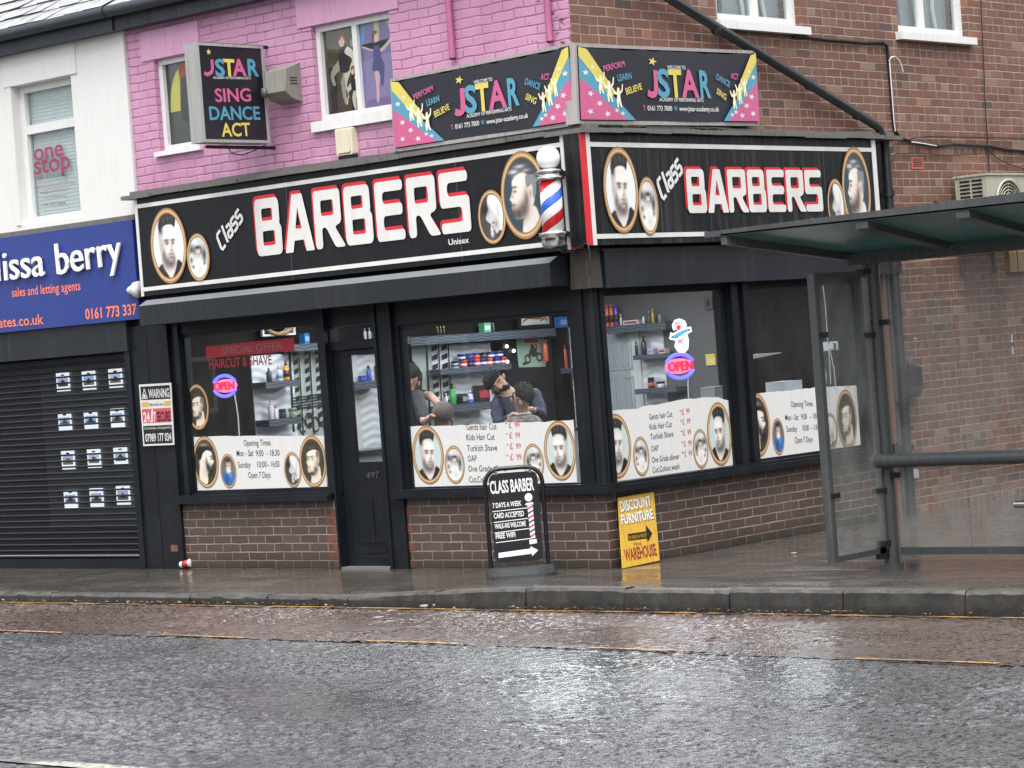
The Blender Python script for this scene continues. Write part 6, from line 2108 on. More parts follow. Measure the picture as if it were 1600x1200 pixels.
for k in range(28):
    a = 2 * math.pi * k / 28
    sx_, sy_ = math.copysign(abs(math.cos(a)) ** 0.5, math.cos(a)), math.copysign(abs(math.sin(a)) ** 0.6, math.sin(a))
    ring0.append(FBD.w(cu + hu * sx_, 0.0, 0.24 * sy_))
    ring1.append(FBD.w(cu + hu * 0.99 * sx_, 0.035, 0.235 * sy_))
    ring2.append(FBD.w(cu + hu * 0.93 * sx_, 0.085, 0.07 * sy_))
vs = ring0 + ring1 + ring2
fs = []
for r in (0, 28):
    fs += [(r + k, r + (k + 1) % 28, r + 28 + (k + 1) % 28, r + 28 + k) for k in range(28)]
fs += [tuple(range(56, 84)), tuple(reversed(range(28)))]
q.raw(vs, fs, M_RUBBER)
q.build('weighted_base', AB)
q = MB()
pu0, pu1 = Q(763.5, 790)[0], Q(847, 790)[0]
pu0, pu1 = uL + 0.035, uR - 0.035
pz0, pz1 = Q(805, 878)[1], Q(800, 738)[1]
q.prism(FBD, offset_loop([(pu0, pz0), (pu1, pz0), (pu1, pz1), (pu0, pz1)], 0.06, 6), -0.008, 0.008, col(30, 31, 36, 0.3))
q.build('sign_panel', AB)
q = MB()
for sx_ in (0.2, 0.8):
    u_ = uL + (uR - uL) * sx_
    q.box(FBD, u_ - 0.012, u_ + 0.012, pz1 - 0.012, zT + 0.02, -0.014, 0.014, M_STEEL)
q.build('hanger_clip', AB)
q = MB()
dd = 0.0095
Mw = col(232, 232, 230, 0.4, 0, 0.05)
ptext(q, FBD, 'CLASS BARBER', (766.7, 771.5), (834.7, 765.5), 19, dd, Mw, bold=0.02)
for body, a, b, h_ in (('7 DAYS A WEEK', (770, 794), (815, 789.7), 7.5), ('CARD ACCEPTED', (772, 810.5), (819, 806), 8), ('WALK-INS WELCOME', (773.5, 826.5), (822, 821.5), 7.5), ('FREE WIFI', (775, 842), (805.5, 839), 8)):
    ptext(q, FBD, body, a, b, h_, dd, Mw, bold=0.02)
for a, b in (((769.5, 799.5), (824, 793.5)), ((771.5, 816.5), (825.2, 809.8)), ((773, 832.8), (828.4, 825.4)), ((775, 848), (829.4, 841.3))):
    q.cut()
    line(q, FBD, [Q(*a, dd), Q(*b, dd)], 0.006, dd, Mw)
q.cut()
q.flat(FBD, FBD.poly([(779, 872), (779, 864), (829, 857), (829, 853.5), (841, 859.5), (831.5, 869), (831, 865)], dd), dd, Mw)
q.build_each('lettering', AB)
q = MB()
MB_, MR_ = col(54, 62, 108, 0.4), col(190, 62, 70, 0.4)
cc = Q(825.8, 777, dd)
q.flat(FBD, ell(cc[0], cc[1], 0.03, 0.032, 20), dd, Mw)
q.flat(FBD, FBD.poly([(820.5, 789.5), (833.5, 788), (832.5, 784.5), (822, 786)], dd), dd, Mw)
q.flat(FBD, FBD.poly([(823.5, 842), (836.5, 840.5), (824, 790), (832.6, 789)][0:0] or [(829, 841.5), (836.5, 840.2), (832.4, 789), (824, 790)], dd), dd, Mw)
for k in range(7):
    t0, t1 = k / 7 + 0.02, k / 7 + 0.075

    def X(t, s_):
        return (824 + 5 * t + s_ * (8.4 - 0.9 * t), 790 + 51 * t - s_ * (1 + 0.3 * t))
    q.flat(FBD, FBD.poly([X(t0 + 0.05, 0), X(t1 + 0.05, 0), X(t1 - 0.02, 1), X(t0 - 0.02, 1)], dd + 0.001), dd + 0.001, (MR_, MB_)[k % 2])
q.flat(FBD, FBD.poly([(827.5, 850.5), (839, 848.5), (838.5, 842), (827, 843.5)], dd), dd, Mw)
q.build('printed_pole', AB)

# ------------------------------------------------------------------ yellow furniture board
DBD = Face(B.w(*B.px(973, 888, 0.1), 0.1), (0, 1, 0), (1, 0, 0.13), (-0.13, 0, 1))
q = MB()
c4 = DBD.poly([(973, 888), (1031, 875.5), (1021.5, 768.5), (965.5, 778)], 0.008)
q.prism(DBD, c4, 0.0, 0.008, streaky('yellow_board', (0.6, 0.36, 0.035), (0.3, 0.19, 0.04), 0.5, 1.0))
DS = q.build('discount_board', label='yellow discount furniture board with black arrow leaning on the side wall', cat='board sign')
q = MB()
for m_, ox, oy, e in ((col(30, 28, 30, 0.4), 0.8, 1.0, 0.009), (Mw, 0, 0, 0.0105)):
    ptext(q, DBD, 'DISCOUNT', (970.7 + ox, 799.5 + oy), (1018.6 + ox, 790 + oy), 15.5, e, m_, bold=0.03)
    ptext(q, DBD, 'FURNITURE', (972 + ox, 819.5 + oy), (1021.7 + ox, 810 + oy), 14.5, e, m_, bold=0.03)
q.flat(DBD, DBD.poly([(981.5, 845), (981, 834.5), (1009.5, 830), (1009, 820.5), (1019.5, 833), (1012, 848), (1011, 841.5)], 0.009), 0.009, col(34, 30, 26, 0.4))
ptext(q, DBD, '100 YARDS ON THE LEFT', (983, 843), (1011, 838.5), 5.5, 0.0105, col(206, 150, 40, 0.4), bold=0.01)
M_MAR = col(150, 42, 44, 0.5)
ptext(q, DBD, 'THE', (990, 853), (1003, 851), 4, 0.009, M_MAR, bold=0.02)
ptext(q, DBD, 'WAREHOUSE', (977.5, 877), (1027, 867), 18, 0.009, M_MAR, bold=0.03)
q.build_each('lettering', DS)

# ------------------------------------------------------------------ bus shelter
GX, GY = 2.51, 0.139
EP = Face((GX, 0, 0), (0, 1, 0), (1, 0, 0))
BK = Face((0, GY, 0), (1, 0, 0), (0, -1, 0))
BS = thing('bus_shelter', 'grey steel bus shelter with green tinted roof and dirty glass panels, right of the shop', 'bus shelter', (GX + 1.8, GY, 0))
XR = 6.4
ztop = 2.27
for x in (GX, GX + 3.2):
    q = MB()
    q.tube([(x, GY, 0), (x, GY, ztop)], 0.062, M_SHELTER, 14)
    q.tube([(x, GY, 0), (x, GY, 0.03)], 0.09, M_SHELTER, 14)
    q.build('post', BS)
q = MB()
yF, zF = -0.95, 2.45


def roofp(x, y, dz_=0.0):
    t_ = (GY + 0.12 - y) / (GY + 0.12 - yF)
    return (x, y, 2.26 + (zF - 2.26) * t_ + dz_)


xl_f, xl_b = 2.0, 2.36
# front fascia strip with a raked end
tip = [(xl_f - 0.1, zF - 0.0), (XR, zF - 0.0), (XR, zF + 0.085), (xl_f + 0.1, zF + 0.085)]
FRF = Face((0, yF, 0), (1, 0, 0), (0, -1, 0))
q.prism(FRF, [(xl_f - 0.14, zF), (XR, zF), (XR, zF + 0.095), (xl_f - 0.14, zF + 0.04)], -0.03, 0.0, M_SHELTER)
# rear gutter beam, end rafters and purlins
BKR = Face((0, GY + 0.12, 0), (1, 0, 0), (0, -1, 0))
q.box(BKR, xl_b, XR, 2.19, 2.27, -0.02, 0.2, M_SHELTER)


def beam(xa, ya, xb, yb, w_, h_):
    vs = []
    for (x, y) in ((xa, ya), (xb, yb)):
        for dx_ in (-w_ / 2, w_ / 2):
            for dz_ in (-h_, -0.002):
                vs.append(Vector(roofp(x + dx_, y, dz_)))
    q.raw(vs, [(0, 1, 3, 2), (4, 6, 7, 5), (0, 4, 5, 1), (2, 3, 7, 6), (1, 5, 7, 3), (0, 2, 6, 4)], M_SHELTER)


beam(xl_f + 0.02, yF + 0.01, xl_b + 0.03, GY + 0.1, 0.05, 0.06)
for k in range(1, 6):
    x = xl_b + 0.03 + k * 0.78
    beam(x - 0.0, yF + 0.01, x, GY + 0.1, 0.1, 0.05)
q.build('roof_frame', BS)
q = MB()
t = NT('green_tinted_roof')
trn = t.n('ShaderNodeBsdfTranslucent', {'Color': (0.16, 0.27, 0.26, 1)})
t.set(Base_Color=t.mix(t.noise(t.pos(), 3, 4, 0.6, 0.35, 0.7), (0.05, 0.085, 0.085), (0.1, 0.14, 0.13)), Roughness=0.25)
mx = t.n('ShaderNodeMixShader', {0: 0.28})
t.t.links.new(t.b.outputs[0], mx.inputs[1])
t.t.links.new(trn.outputs[0], mx.inputs[2])
t.t.links.new(mx.outputs[0], t.out.inputs[0])
a, b, c, e = roofp(xl_f, yF, 0.002), roofp(XR, yF, 0.002), roofp(XR, GY + 0.12, 0.002), roofp(xl_b, GY + 0.12, 0.002)
top_ = [Vector(p) + Vector((0, 0, 0.012)) for p in (a, b, c, e)]
q.raw([Vector(p) for p in (a, b, c, e)] + top_, [(0, 3, 2, 1), (4, 5, 6, 7), (0, 1, 5, 4), (1, 2, 6, 5), (2, 3, 7, 6), (3, 0, 4, 7)], t.mat)
q.build('roof_sheet', BS)
# end panel
y0, z1 = EP.px(1266, 432)
y0b, z0 = EP.px(1297, 876)
yr_ = GY - 0.075
q = MB()
q.box(EP, y0, y0 + 0.05, z0 - 0.02, z1 + 0.02, -0.03, 0.03, M_SHELTER)
q.box(EP, yr_ - 0.022, yr_, z0, z1, -0.025, 0.025, M_STEEL)
q.box(EP, y0 + 0.051, yr_ - 0.023, z0 - 0.02, z0 + 0.02, -0.02, 0.02, M_SHELTER)
q.box(EP, y0 + 0.051, yr_ - 0.023, z1 - 0.02, z1 + 0.02, -0.02, 0.02, M_SHELTER)
for yy, zz in ((y0 + 0.06, EP.px(1280, 524)[1]), (yr_ - 0.02, EP.px(1352, 524)[1]), (y0 + 0.06, EP.px(1293, 776)[1]), (yr_ - 0.02, EP.px(1378, 766)[1]), (yr_ - 0.02, EP.px(1352, 424)[1]), (yr_ - 0.01, z0 + 0.05)):
    q.box(EP, yy - 0.05, yy + 0.06, zz - 0.018, zz + 0.018, -0.035, 0.035, M_DARK)
q.box(EP, yr_ - 0.1, yr_ + 0.02, z0 - 0.06, z0 + 0.03, -0.02, 0.02, M_DARK)
q.build('end_panel_frame', BS)
q = MB()
q.box(EP, y0 + 0.045, yr_ - 0.021, z0 + 0.018, z1 - 0.018, -0.005, 0.005, M_SHGLASS)
q.build('end_panel_glass', BS)
# back glass, bottom rail, hand rail
zb0, zb1 = BK.px(1409, 866)[1], BK.px(1409, 855)[1]
x0 = GX + 0.09
q = MB()
xm = BK.px(1508, 700)[0]
for a, b in ((x0, xm - 0.006), (xm + 0.006, XR)):
    q.box(BK, a, b, zb1 + 0.002, 2.17, -0.005, 0.005, M_SHGLASS)
q.build('back_panel_glass', BS)
q = MB()
q.box(BK, x0, XR, zb0, zb1, -0.022, 0.022, M_SHELTER)
for zz in (zb1 + 0.5, zb1 + 1.6):
    q.box(BK, x0 - 0.05, x0 + 0.03, zz, zz + 0.04, -0.03, 0.03, M_DARK)
q.build('bottom_rail', BS)
q = MB()
zr_ = BK.px(1420, 719, 0.09)[1]
q.tube([(GX - 0.03, GY - 0.09, zr_), (XR, GY - 0.09, zr_)], 0.05, M_SHELTER, 14)
q.ball((GX - 0.03, GY - 0.09, zr_), (0.03, 0.05, 0.05), M_SHELTER, 12)
q.build('hand_rail', BS)
q = MB()
xs_, zs_ = BK.px(1591, 788, 0.35)
q.prism(Face((0, 0, 0), (0, -1, 0), (1, 0, 0)), [(-GY + 0.02, zs_ - 0.05), (-GY + 0.05, zs_ + 0.28), (0.2 - 0.0, zs_ + 0.03), (0.2, zs_ - 0.0)], xs_ + 0.02, xs_ + 0.06, M_SHELTER)
q.tube([(xs_ - 0.02, -0.22, zs_), (XR, -0.22, zs_)], 0.025, M_STEEL, 10)
q.tube([(xs_ + 0.3, -0.05, zs_ + 0.02), (XR, -0.05, zs_ + 0.02)], 0.025, M_STEEL, 10)
q.build('perch_seat', BS)

# ------------------------------------------------------------------ things on the gable
dA = 0.42
ACF = thing('air_conditioner', 'dirty cream air conditioning unit on the gable above the bus shelter roof', 'air conditioner', B.w(*B.px(1560, 330, 0.2), 0.2))
a, b = B.px(1496, 322, 0.09), B.px(1496, 276, 0.09)
v0, zt_, zb_ = a[0], b[1], b[1] - 0.56
M_AC = streaky('mouldy_cream_casing', (0.36, 0.35, 0.28), (0.11, 0.105, 0.06), 0.55, 1.0)
q = MB()
q.box(B, v0, v0 + 0.86, zb_, zt_ - 0.022, 0.08, dA, M_AC)
q.box(B, v0 - 0.012, v0 + 0.872, zt_ - 0.02, zt_, 0.068, dA + 0.012, M_AC)
q.build('casing', ACF)
q = MB()
ASD = Face((0, v0, 0), (1, 0, 0), (0, -1, 0))
for k in range(11):
    z = zt_ - 0.07 - k * 0.036
    for c in range(2):
        q.box(ASD, 0.13 + c * 0.13, 0.24 + c * 0.13, z, z + 0.02, 0.0, 0.003, M_DARK)
q.build('side_grille', ACF)
q = MB()
fc = B.w(v0 + 0.36, zt_ - 0.3, dA)
q.lathe(fc, [(0.23, 0.001), (0.23, 0.004)], M_DARK, 28, B.n)
for r_ in (0.235, 0.2, 0.17, 0.14, 0.11, 0.08, 0.05):
    q.tube([fc + Vector((0.018, math.cos(k * math.pi / 14) * r_, math.sin(k * math.pi / 14) * r_)) for k in range(29)], 0.006 if r_ < 0.23 else 0.014, M_AC, 5)
for k in range(8):
    an = k * math.pi / 4
    q.tube([fc + Vector((0.014, 0, 0)), fc + Vector((0.014, math.cos(an) * 0.23, math.sin(an) * 0.23))], 0.005, M_AC, 5)
q.build('fan_grille', ACF)
q = MB()
for v in (v0 + 0.12, v0 + 0.72):
    q.box(B, v - 0.02, v + 0.02, zb_ - 0.04, zb_ - 0.002, 0.0, dA + 0.02, M_STEEL)
    q.box(B, v - 0.02, v + 0.02, zb_ - 0.36, zb_ - 0.041, 0.0, 0.03, M_STEEL)
q.build('bracket', ACF)
q = MB()
q.tube([B.w(*B.px(x, y, 0.05), 0.05) for x, y in ((1462, 318), (1472, 320), (1484, 318), (1500, 314))], 0.03, col(60, 54, 50, 0.6), 8)
q.build('pipe_lagging', ACF)


def cable(pts, r_, m, label, d=0.02, name='wall_cable'):
    q_ = MB()
    q_.tube([B.w(*B.px(x, y, d), d) for x, y in pts], r_, m, 6)
    return q_.build(name, label=label, cat='cable')


cable([(1240, 57), (1262, 58), (1290, 62), (1320, 64), (1350, 67), (1378, 66), (1386, 71), (1389, 100), (1392, 140), (1395, 180), (1398, 203), (1406, 215), (1425, 221), (1450, 226), (1466, 228), (1490, 225), (1520, 227), (1545, 228), (1570, 233), (1640, 240)], 0.015, M_CABLE, 'thick black cable sagging along the gable beneath the right hand window')
cable([(1389, 95), (1392, 90), (1398, 88), (1405, 94), (1409, 104), (1411, 112)], 0.006, M_WHITE, 'short white looped cable end on the gable under the right hand window', 0.03)
cable([(1390, 96), (1391, 110), (1394, 150), (1397, 190), (1399, 205)], 0.006, M_WHITE, 'thin white cable clipped to the black cable below the looped end', 0.035)
cable([(1425, 222), (1440, 224), (1463, 228)], 0.006, M_WHITE, 'short white cable lying on the sagging black cable', 0.035)
cable([(1532, -20), (1534, 40), (1537, 100), (1540, 170), (1546, 270)], 0.006, M_CABLE, 'thin dark cable running straight down the gable to the air conditioner')
cable([(1389, 238), (1397, 227), (1420, 217), (1450, 213), (1500, 214), (1560, 215), (1640, 217)], 0.005, M_CABLE, 'thin dark cable along the gable just above the sagging one')
cable([(1392, 300), (1392, 255), (1400, 240), (1430, 239), (1480, 243), (1530, 241)], 0.005, M_CABLE, 'thin dark cable just above the red vent brick')
cable([(1540, 230), (1556, 246), (1575, 256), (1620, 270)], 0.006, M_CABLE, 'dark cable drooping over the top of the air conditioner')
q = MB()
u0, u1, z0_, z1_ = prect(B, 1424, 264, 1441, 246)
TER = col(186, 98, 72, 0.7, 0, 0.3)
q.box(B, u0, u1, z0_, z1_, -0.005, 0.008, TER)
VB = q.build('vent_brick', label='terracotta slotted air brick in the gable wall left of the air conditioner', cat='air brick')
q = MB()
for k in range(5):
    z = z0_ + (z1_ - z0_) * (0.2 + 0.15 * k)
    q.box(B, u0 + 0.02, u1 - 0.02, z, z + 0.008, 0.008, 0.0095, M_DARK)
q.build('slot', VB)
q = MB()
u0, u1, z0_, z1_ = prect(B, 1417, 622, 1440, 566, 0.1)
q.prism(B, [(u0, z0_ + 0.05), (u1 - 0.06, z0_), (u1, z0_ + 0.08), (u1, z1_ - 0.04), (u0 + 0.06, z1_), (u0, z1_ - 0.01)], 0, 0.1, M_DARK)
q.build('meter_box', label='black battered box on the gable behind the shelter glass', cat='box')
q = MB()
u0, u1, z0_, z1_ = prect(B, 1424, 748, 1435, 733, 0.04)
q.prism(B, offset_loop([(u0, z0_), (u1, z0_), (u1, z1_), (u0, z1_)], 0.01), 0, 0.04, col(190, 192, 190, 0.4))
q.build('junction_box', label='small pale junction box low on the gable, below the shelter hand rail', cat='box')
q = MB()
u0, u1, z0_, z1_ = prect(B, 1579, 425, 1640, 360, 0.05)
q.box(B, u0, u1, z0_, z1_, 0.0, 0.05, M_WOOD)
WB = q.build('wall_board', label='brown wooden board on the gable under the shelter roof', cat='board')
q = MB()
q.box(B, u0 + 0.14, u0 + 0.15, z0_ + 0.01, z1_ - 0.01, 0.05, 0.056, M_DARK)
q.build('board_joint', WB)
q = MB()
for pts in ([(1580, 522), (1582, 523), (1582.5, 535), (1580, 535)], [(1581, 541), (1583, 542), (1584, 554), (1582, 554)], [(1428, 528), (1432, 528), (1432, 530), (1428, 529)]):
    q.flat(B, B.poly(list(reversed(pts)), 0.004), 0.004, M_WHITE)
q.build('paint_mark', label='small white paint marks on the brickwork behind the bus shelter', cat='paint mark')
for (x0, x1, w_, m, lab, d_) in ((1402, 1414, 0.03, M_DARK, 'dark square pipe down the gable just right of the downpipe', 0.05), (1410.5, 1411.5, 0.055, M_PIPE, 'wide black duct strip down the gable behind the shelter post', 0.03)):
    pass
q = MB()
for xx, wd, m in ((1391, 0.03, col(118, 84, 72, 0.6)), (1396, 0.012, M_CABLE), (1401, 0.05, col(88, 90, 92, 0.5)), (1408, 0.05, M_BLACK)):
    a = B.px(xx, 600, 0.03)
    q.box(B, a[0] - wd, a[0] + wd, 0.0, 2.35, 0.0, 0.035 + wd * 0.3, m)
q.build('pipe_boxing', label='vertical grey and black pipe boxing beside the downpipe behind the shelter post', cat='pipe boxing')

# ------------------------------------------------------------------ cup and litter
cp = ground(288, 889)
CUP = MB()
ax = Vector((0.9, 0.35, 0.12)).normalized()
o_ = cp + Vector((-0.05, 0, 0.037))
CUP.lathe(o_, [(0.028, 0), (0.03, 0.01), (0.038, 0.11), (0.036, 0.115)], M_WHITE, 16, ax)
cup = CUP.build('drink_cup', label='crumpled red and white paper cup lying on the wet pavement', cat='cup')
q = MB()
q.lathe(o_, [(0.0325, 0.03), (0.037, 0.09)], col(170, 48, 52, 0.4), 16, ax)
q.build('printed_band', cup)
for k, (x, y, lab) in enumerate(((214, 886, 'small pale scrap of paper on the pavement below the shutter'), (1240, 866, 'white scrap of litter on the paving left of the shelter end panel'), (662, 949, 'crushed pale wrapper in the gutter below the shop door'), (1131, 950, 'crushed white carton in the gutter of the raised kerb'))):
    p = ground(x, y, 0.0 if y < 900 else RZ + 0.01)
    q = MB()
    s_ = 0.02 if k < 2 else 0.026
    q.ball(p + Vector((0, 0, s_ * 0.4)), (s_ * 1.6, s_, s_ * 0.5), col(150, 142, 132, 0.5), 8, lambda v: 1 + 0.25 * math.sin(9 * v.x + 5 * v.z))
    q.build('litter_scrap', label=lab, cat='litter')

# ------------------------------------------------------------------ inside the shop
DI = 0.2


def mpp(F, x, y, d):
    u, v = F.px(x, y, d)
    return (F.w(u, v, d) - CAM).dot(_f) / FPX


def panel(F, x0, y0, x1, y1, m, d, name, label=None, cat=None, d0=0.001, zmin=None):
    u0, u1, a, b = prect(F, x0, y0, x1, y1, d)
    if zmin is not None:
        a = zmin
    q_ = MB()
    q_.box(F, u0, u1, a, b, d0, d, m)
    return q_.build(name, SH) if not label else q_.build(name, label=label, cat=cat)


panel(L, 410, 800, 456, 552, M_TILE, 0.012, 'wall_tiling', zmin=0.3)
panel(L, 545, 800, 600, 552, M_TILE, 0.012, 'wall_tiling', zmin=0.3)
panel(L, 693, 800, 785, 533, M_TILE, 0.012, 'wall_tiling', zmin=0.3)
panel(K, 872, 640, 889, 512, M_TILE, 0.012, 'wall_tiling', zmin=0.6)
panel(K, 997, 680, 1035, 515, M_TILE, 0.012, 'wall_tiling', zmin=0.3)
panel(L, 786, 800, 860, 528, col(26, 28, 32, 0.4), 0.012, 'wall_tiling', zmin=0.3)
# door in the back wall
ud0, ud1, zz0, zz1 = prect(K, 952, 700, 992, 516, 0.03)
q = MB()
M_DG = col(168, 176, 178, 0.5)
q.box(K, ud0, ud1, 0.03, zz1, 0.001, 0.03, M_DG)
for (a, b, c, e) in ((955, 560, 971, 524), (975, 560, 990, 523), (955, 668, 972, 564), (975, 668, 990, 563)):
    r_ = prect(K, a, c, b, e)if False else None
for fu0, fu1 in ((0.12, 0.44), (0.56, 0.88)):
    for fz0, fz1 in ((0.1, 0.38), (0.44, 0.74), (0.78, 0.95)):
        a, b = ud0 + (ud1 - ud0) * fu0, ud0 + (ud1 - ud0) * fu1
        c, e = zz1 * fz0, zz1 * fz1
        for qd in ((a, b, c, c + 0.02), (a, b, e - 0.02, e), (a, a + 0.02, c + 0.02, e - 0.02), (b - 0.02, b, c + 0.02, e - 0.02)):
            q.box(K, *qd, 0.03, 0.042, M_DG)
        q.box(K, a + 0.05, b - 0.05, c + 0.05, e - 0.05, 0.03, 0.038, M_DG)
q.build('inner_door', SH)
panel(K, 993, 680, 997, 513, M_WHITE, 0.035, 'door_trim', zmin=0.03)
panel(K, 860, 700, 872, 525, M_WHITE, 0.05, 'door_trim', zmin=0.03)
panel(L, 552, 700, 557, 552, M_WHITE, 0.04, 'mirror_edge', zmin=0.6)

# line drawn mural panels: pale ground with black strokes
M_MUR, M_MLINE = col(176, 184, 176, 0.5), col(28, 30, 32, 0.5, 0, 0)


def mural(x0, y0, x1, y1, label, kind):
    u0, u1, a, b = prect(L, x0, y0, x1, y1, 0.01)
    a = max(a, 0.7)
    q_ = MB()
    q_.box(L, u0, u1, a, b, 0.001, 0.01, M_MUR)
    o = q_.build('wall_mural', label=label, cat='mural')
    q_ = MB()
    w_, h_ = u1 - u0, b - a
    rnd = random.Random(kind)
    e = 0.0115

    def Wm(x, y):
        return (u0 + x * w_, a + y * h_)
    if kind == 1:                                    # swept hair of a head, then bricks of a tower
        for k in range(26):
            s_ = k / 25
            pts = []
            for j in range(9):
                t_ = j / 8
                x = 0.02 + 0.5 * t_ + 0.05 * math.sin(3 * t_ + s_ * 3)
                y = 0.35 + 0.62 * s_ + 0.24 * math.sin(t_ * 2.6) * (1 - s_) - 0.3 * t_ * t_
                pts.append(Wm(min(max(x, 0.01), 0.56), min(max(y, 0.02), 0.98)))
            line(q_, L, pts, 0.011 + 0.006 * rnd.random(), e + 0.00012 * k, M_MLINE)
        x0_ = 0.6
    else:
        x0_ = 0.08
    line(q_, L, [Wm(x0_ - 0.02, 0.1), Wm(x0_ + 0.03, 0.98)], 0.03, e + 0.004, M_MLINE)
    for c in range(3 if kind == 2 else 2):
        cx_ = x0_ + 0.07 + c * (0.29 if kind == 2 else 0.2)
        for r_ in range(9):
            y = 0.12 + r_ * 0.098
            s_ = 0.02 * r_ * 0.3
            q_.flat(L, [Wm(cx_ + s_, y), Wm(cx_ + s_ + 0.12, y + 0.02), Wm(cx_ + s_ + 0.13, y + 0.075), Wm(cx_ + s_ + 0.01, y + 0.055)], e + 0.005, M_MLINE)
        line(q_, L, [Wm(cx_ + 0.155, 0.05), Wm(cx_ + 0.2, 0.98)], 0.018, e + 0.006, M_MLINE)
    if kind == 2:
        for k in range(5):
            y = 0.34 + 0.03 * k
            line(q_, L, [Wm(0.1, y), Wm(0.9, y + 0.02)], 0.014, e + 0.007, M_MLINE)
        for k in range(4):
            c_ = (0.3 + 0.18 * k, 0.16 + 0.05 * (k % 2))
            line(q_, L, [Wm(c_[0] + 0.09 * math.cos(t_ * 0.7), c_[1] + 0.08 * math.sin(t_ * 0.7)) for t_ in range(9)], 0.016, e + 0.008, M_MLINE)
    q_.build('ink_drawing', o)


mural(456, 690, 503, 540, 'black and white line mural of a tower, seen through the left window', 2)
mural(628, 690, 694, 534, 'black and white line mural of swept hair and a tower, seen through the main window', 1)

SHV = {}


def shelf(key, F, x0, y0, x1, y1, th, label, dep=DI):
    a, b = F.px(x0, y0, dep), F.px(x1, y1, dep)
    v = (a[1] + b[1]) / 2
    h_ = th * mpp(F, (x0 + x1) / 2, y0, dep)
    q_ = MB()
    q_.box(F, a[0], b[0], v - h_, v, 0.013, dep, M_SHELF)
    q_.build('wall_shelf', label=label, cat='shelf')
    SHV[key] = (F, v, dep)


shelf('lt', L, 458, 536, 640, 528, 11, 'wavy dark top shelf left of the main window stile')
shelf('t', L, 641, 525, 868, 514, 13, 'long wavy dark top shelf across the main window')
shelf('m2', L, 687, 576, 799, 569, 9, 'dark shelf carrying the stacked coloured jars')
shelf('m3', L, 693, 632, 770, 629, 12, 'dark shelf carrying the green pump bottle')
shelf('l2', L, 415, 598, 467, 592, 10, 'dark shelf carrying the orange pump bottle in the left window')
shelf('l3', L, 420, 656, 470, 652, 10, 'dark lowest shelf in the left window')
shelf('d2', L, 554, 596, 600, 594, 12, 'dark shelf seen through the door glass')
shelf('k1', K, 948, 511, 1039, 502, 12, 'dark top shelf above the inner panel door')
shelf('k2', K, 989, 556, 1047, 551, 7, 'dark middle shelf beside the inner panel door')
shelf('k3', K, 992, 609, 1056, 604, 8, 'dark bottom shelf beside the inner panel door')
shelf('k0', K, 873, 576, 890, 575, 8, 'dark shelf end right of the white post, with orange bottle')


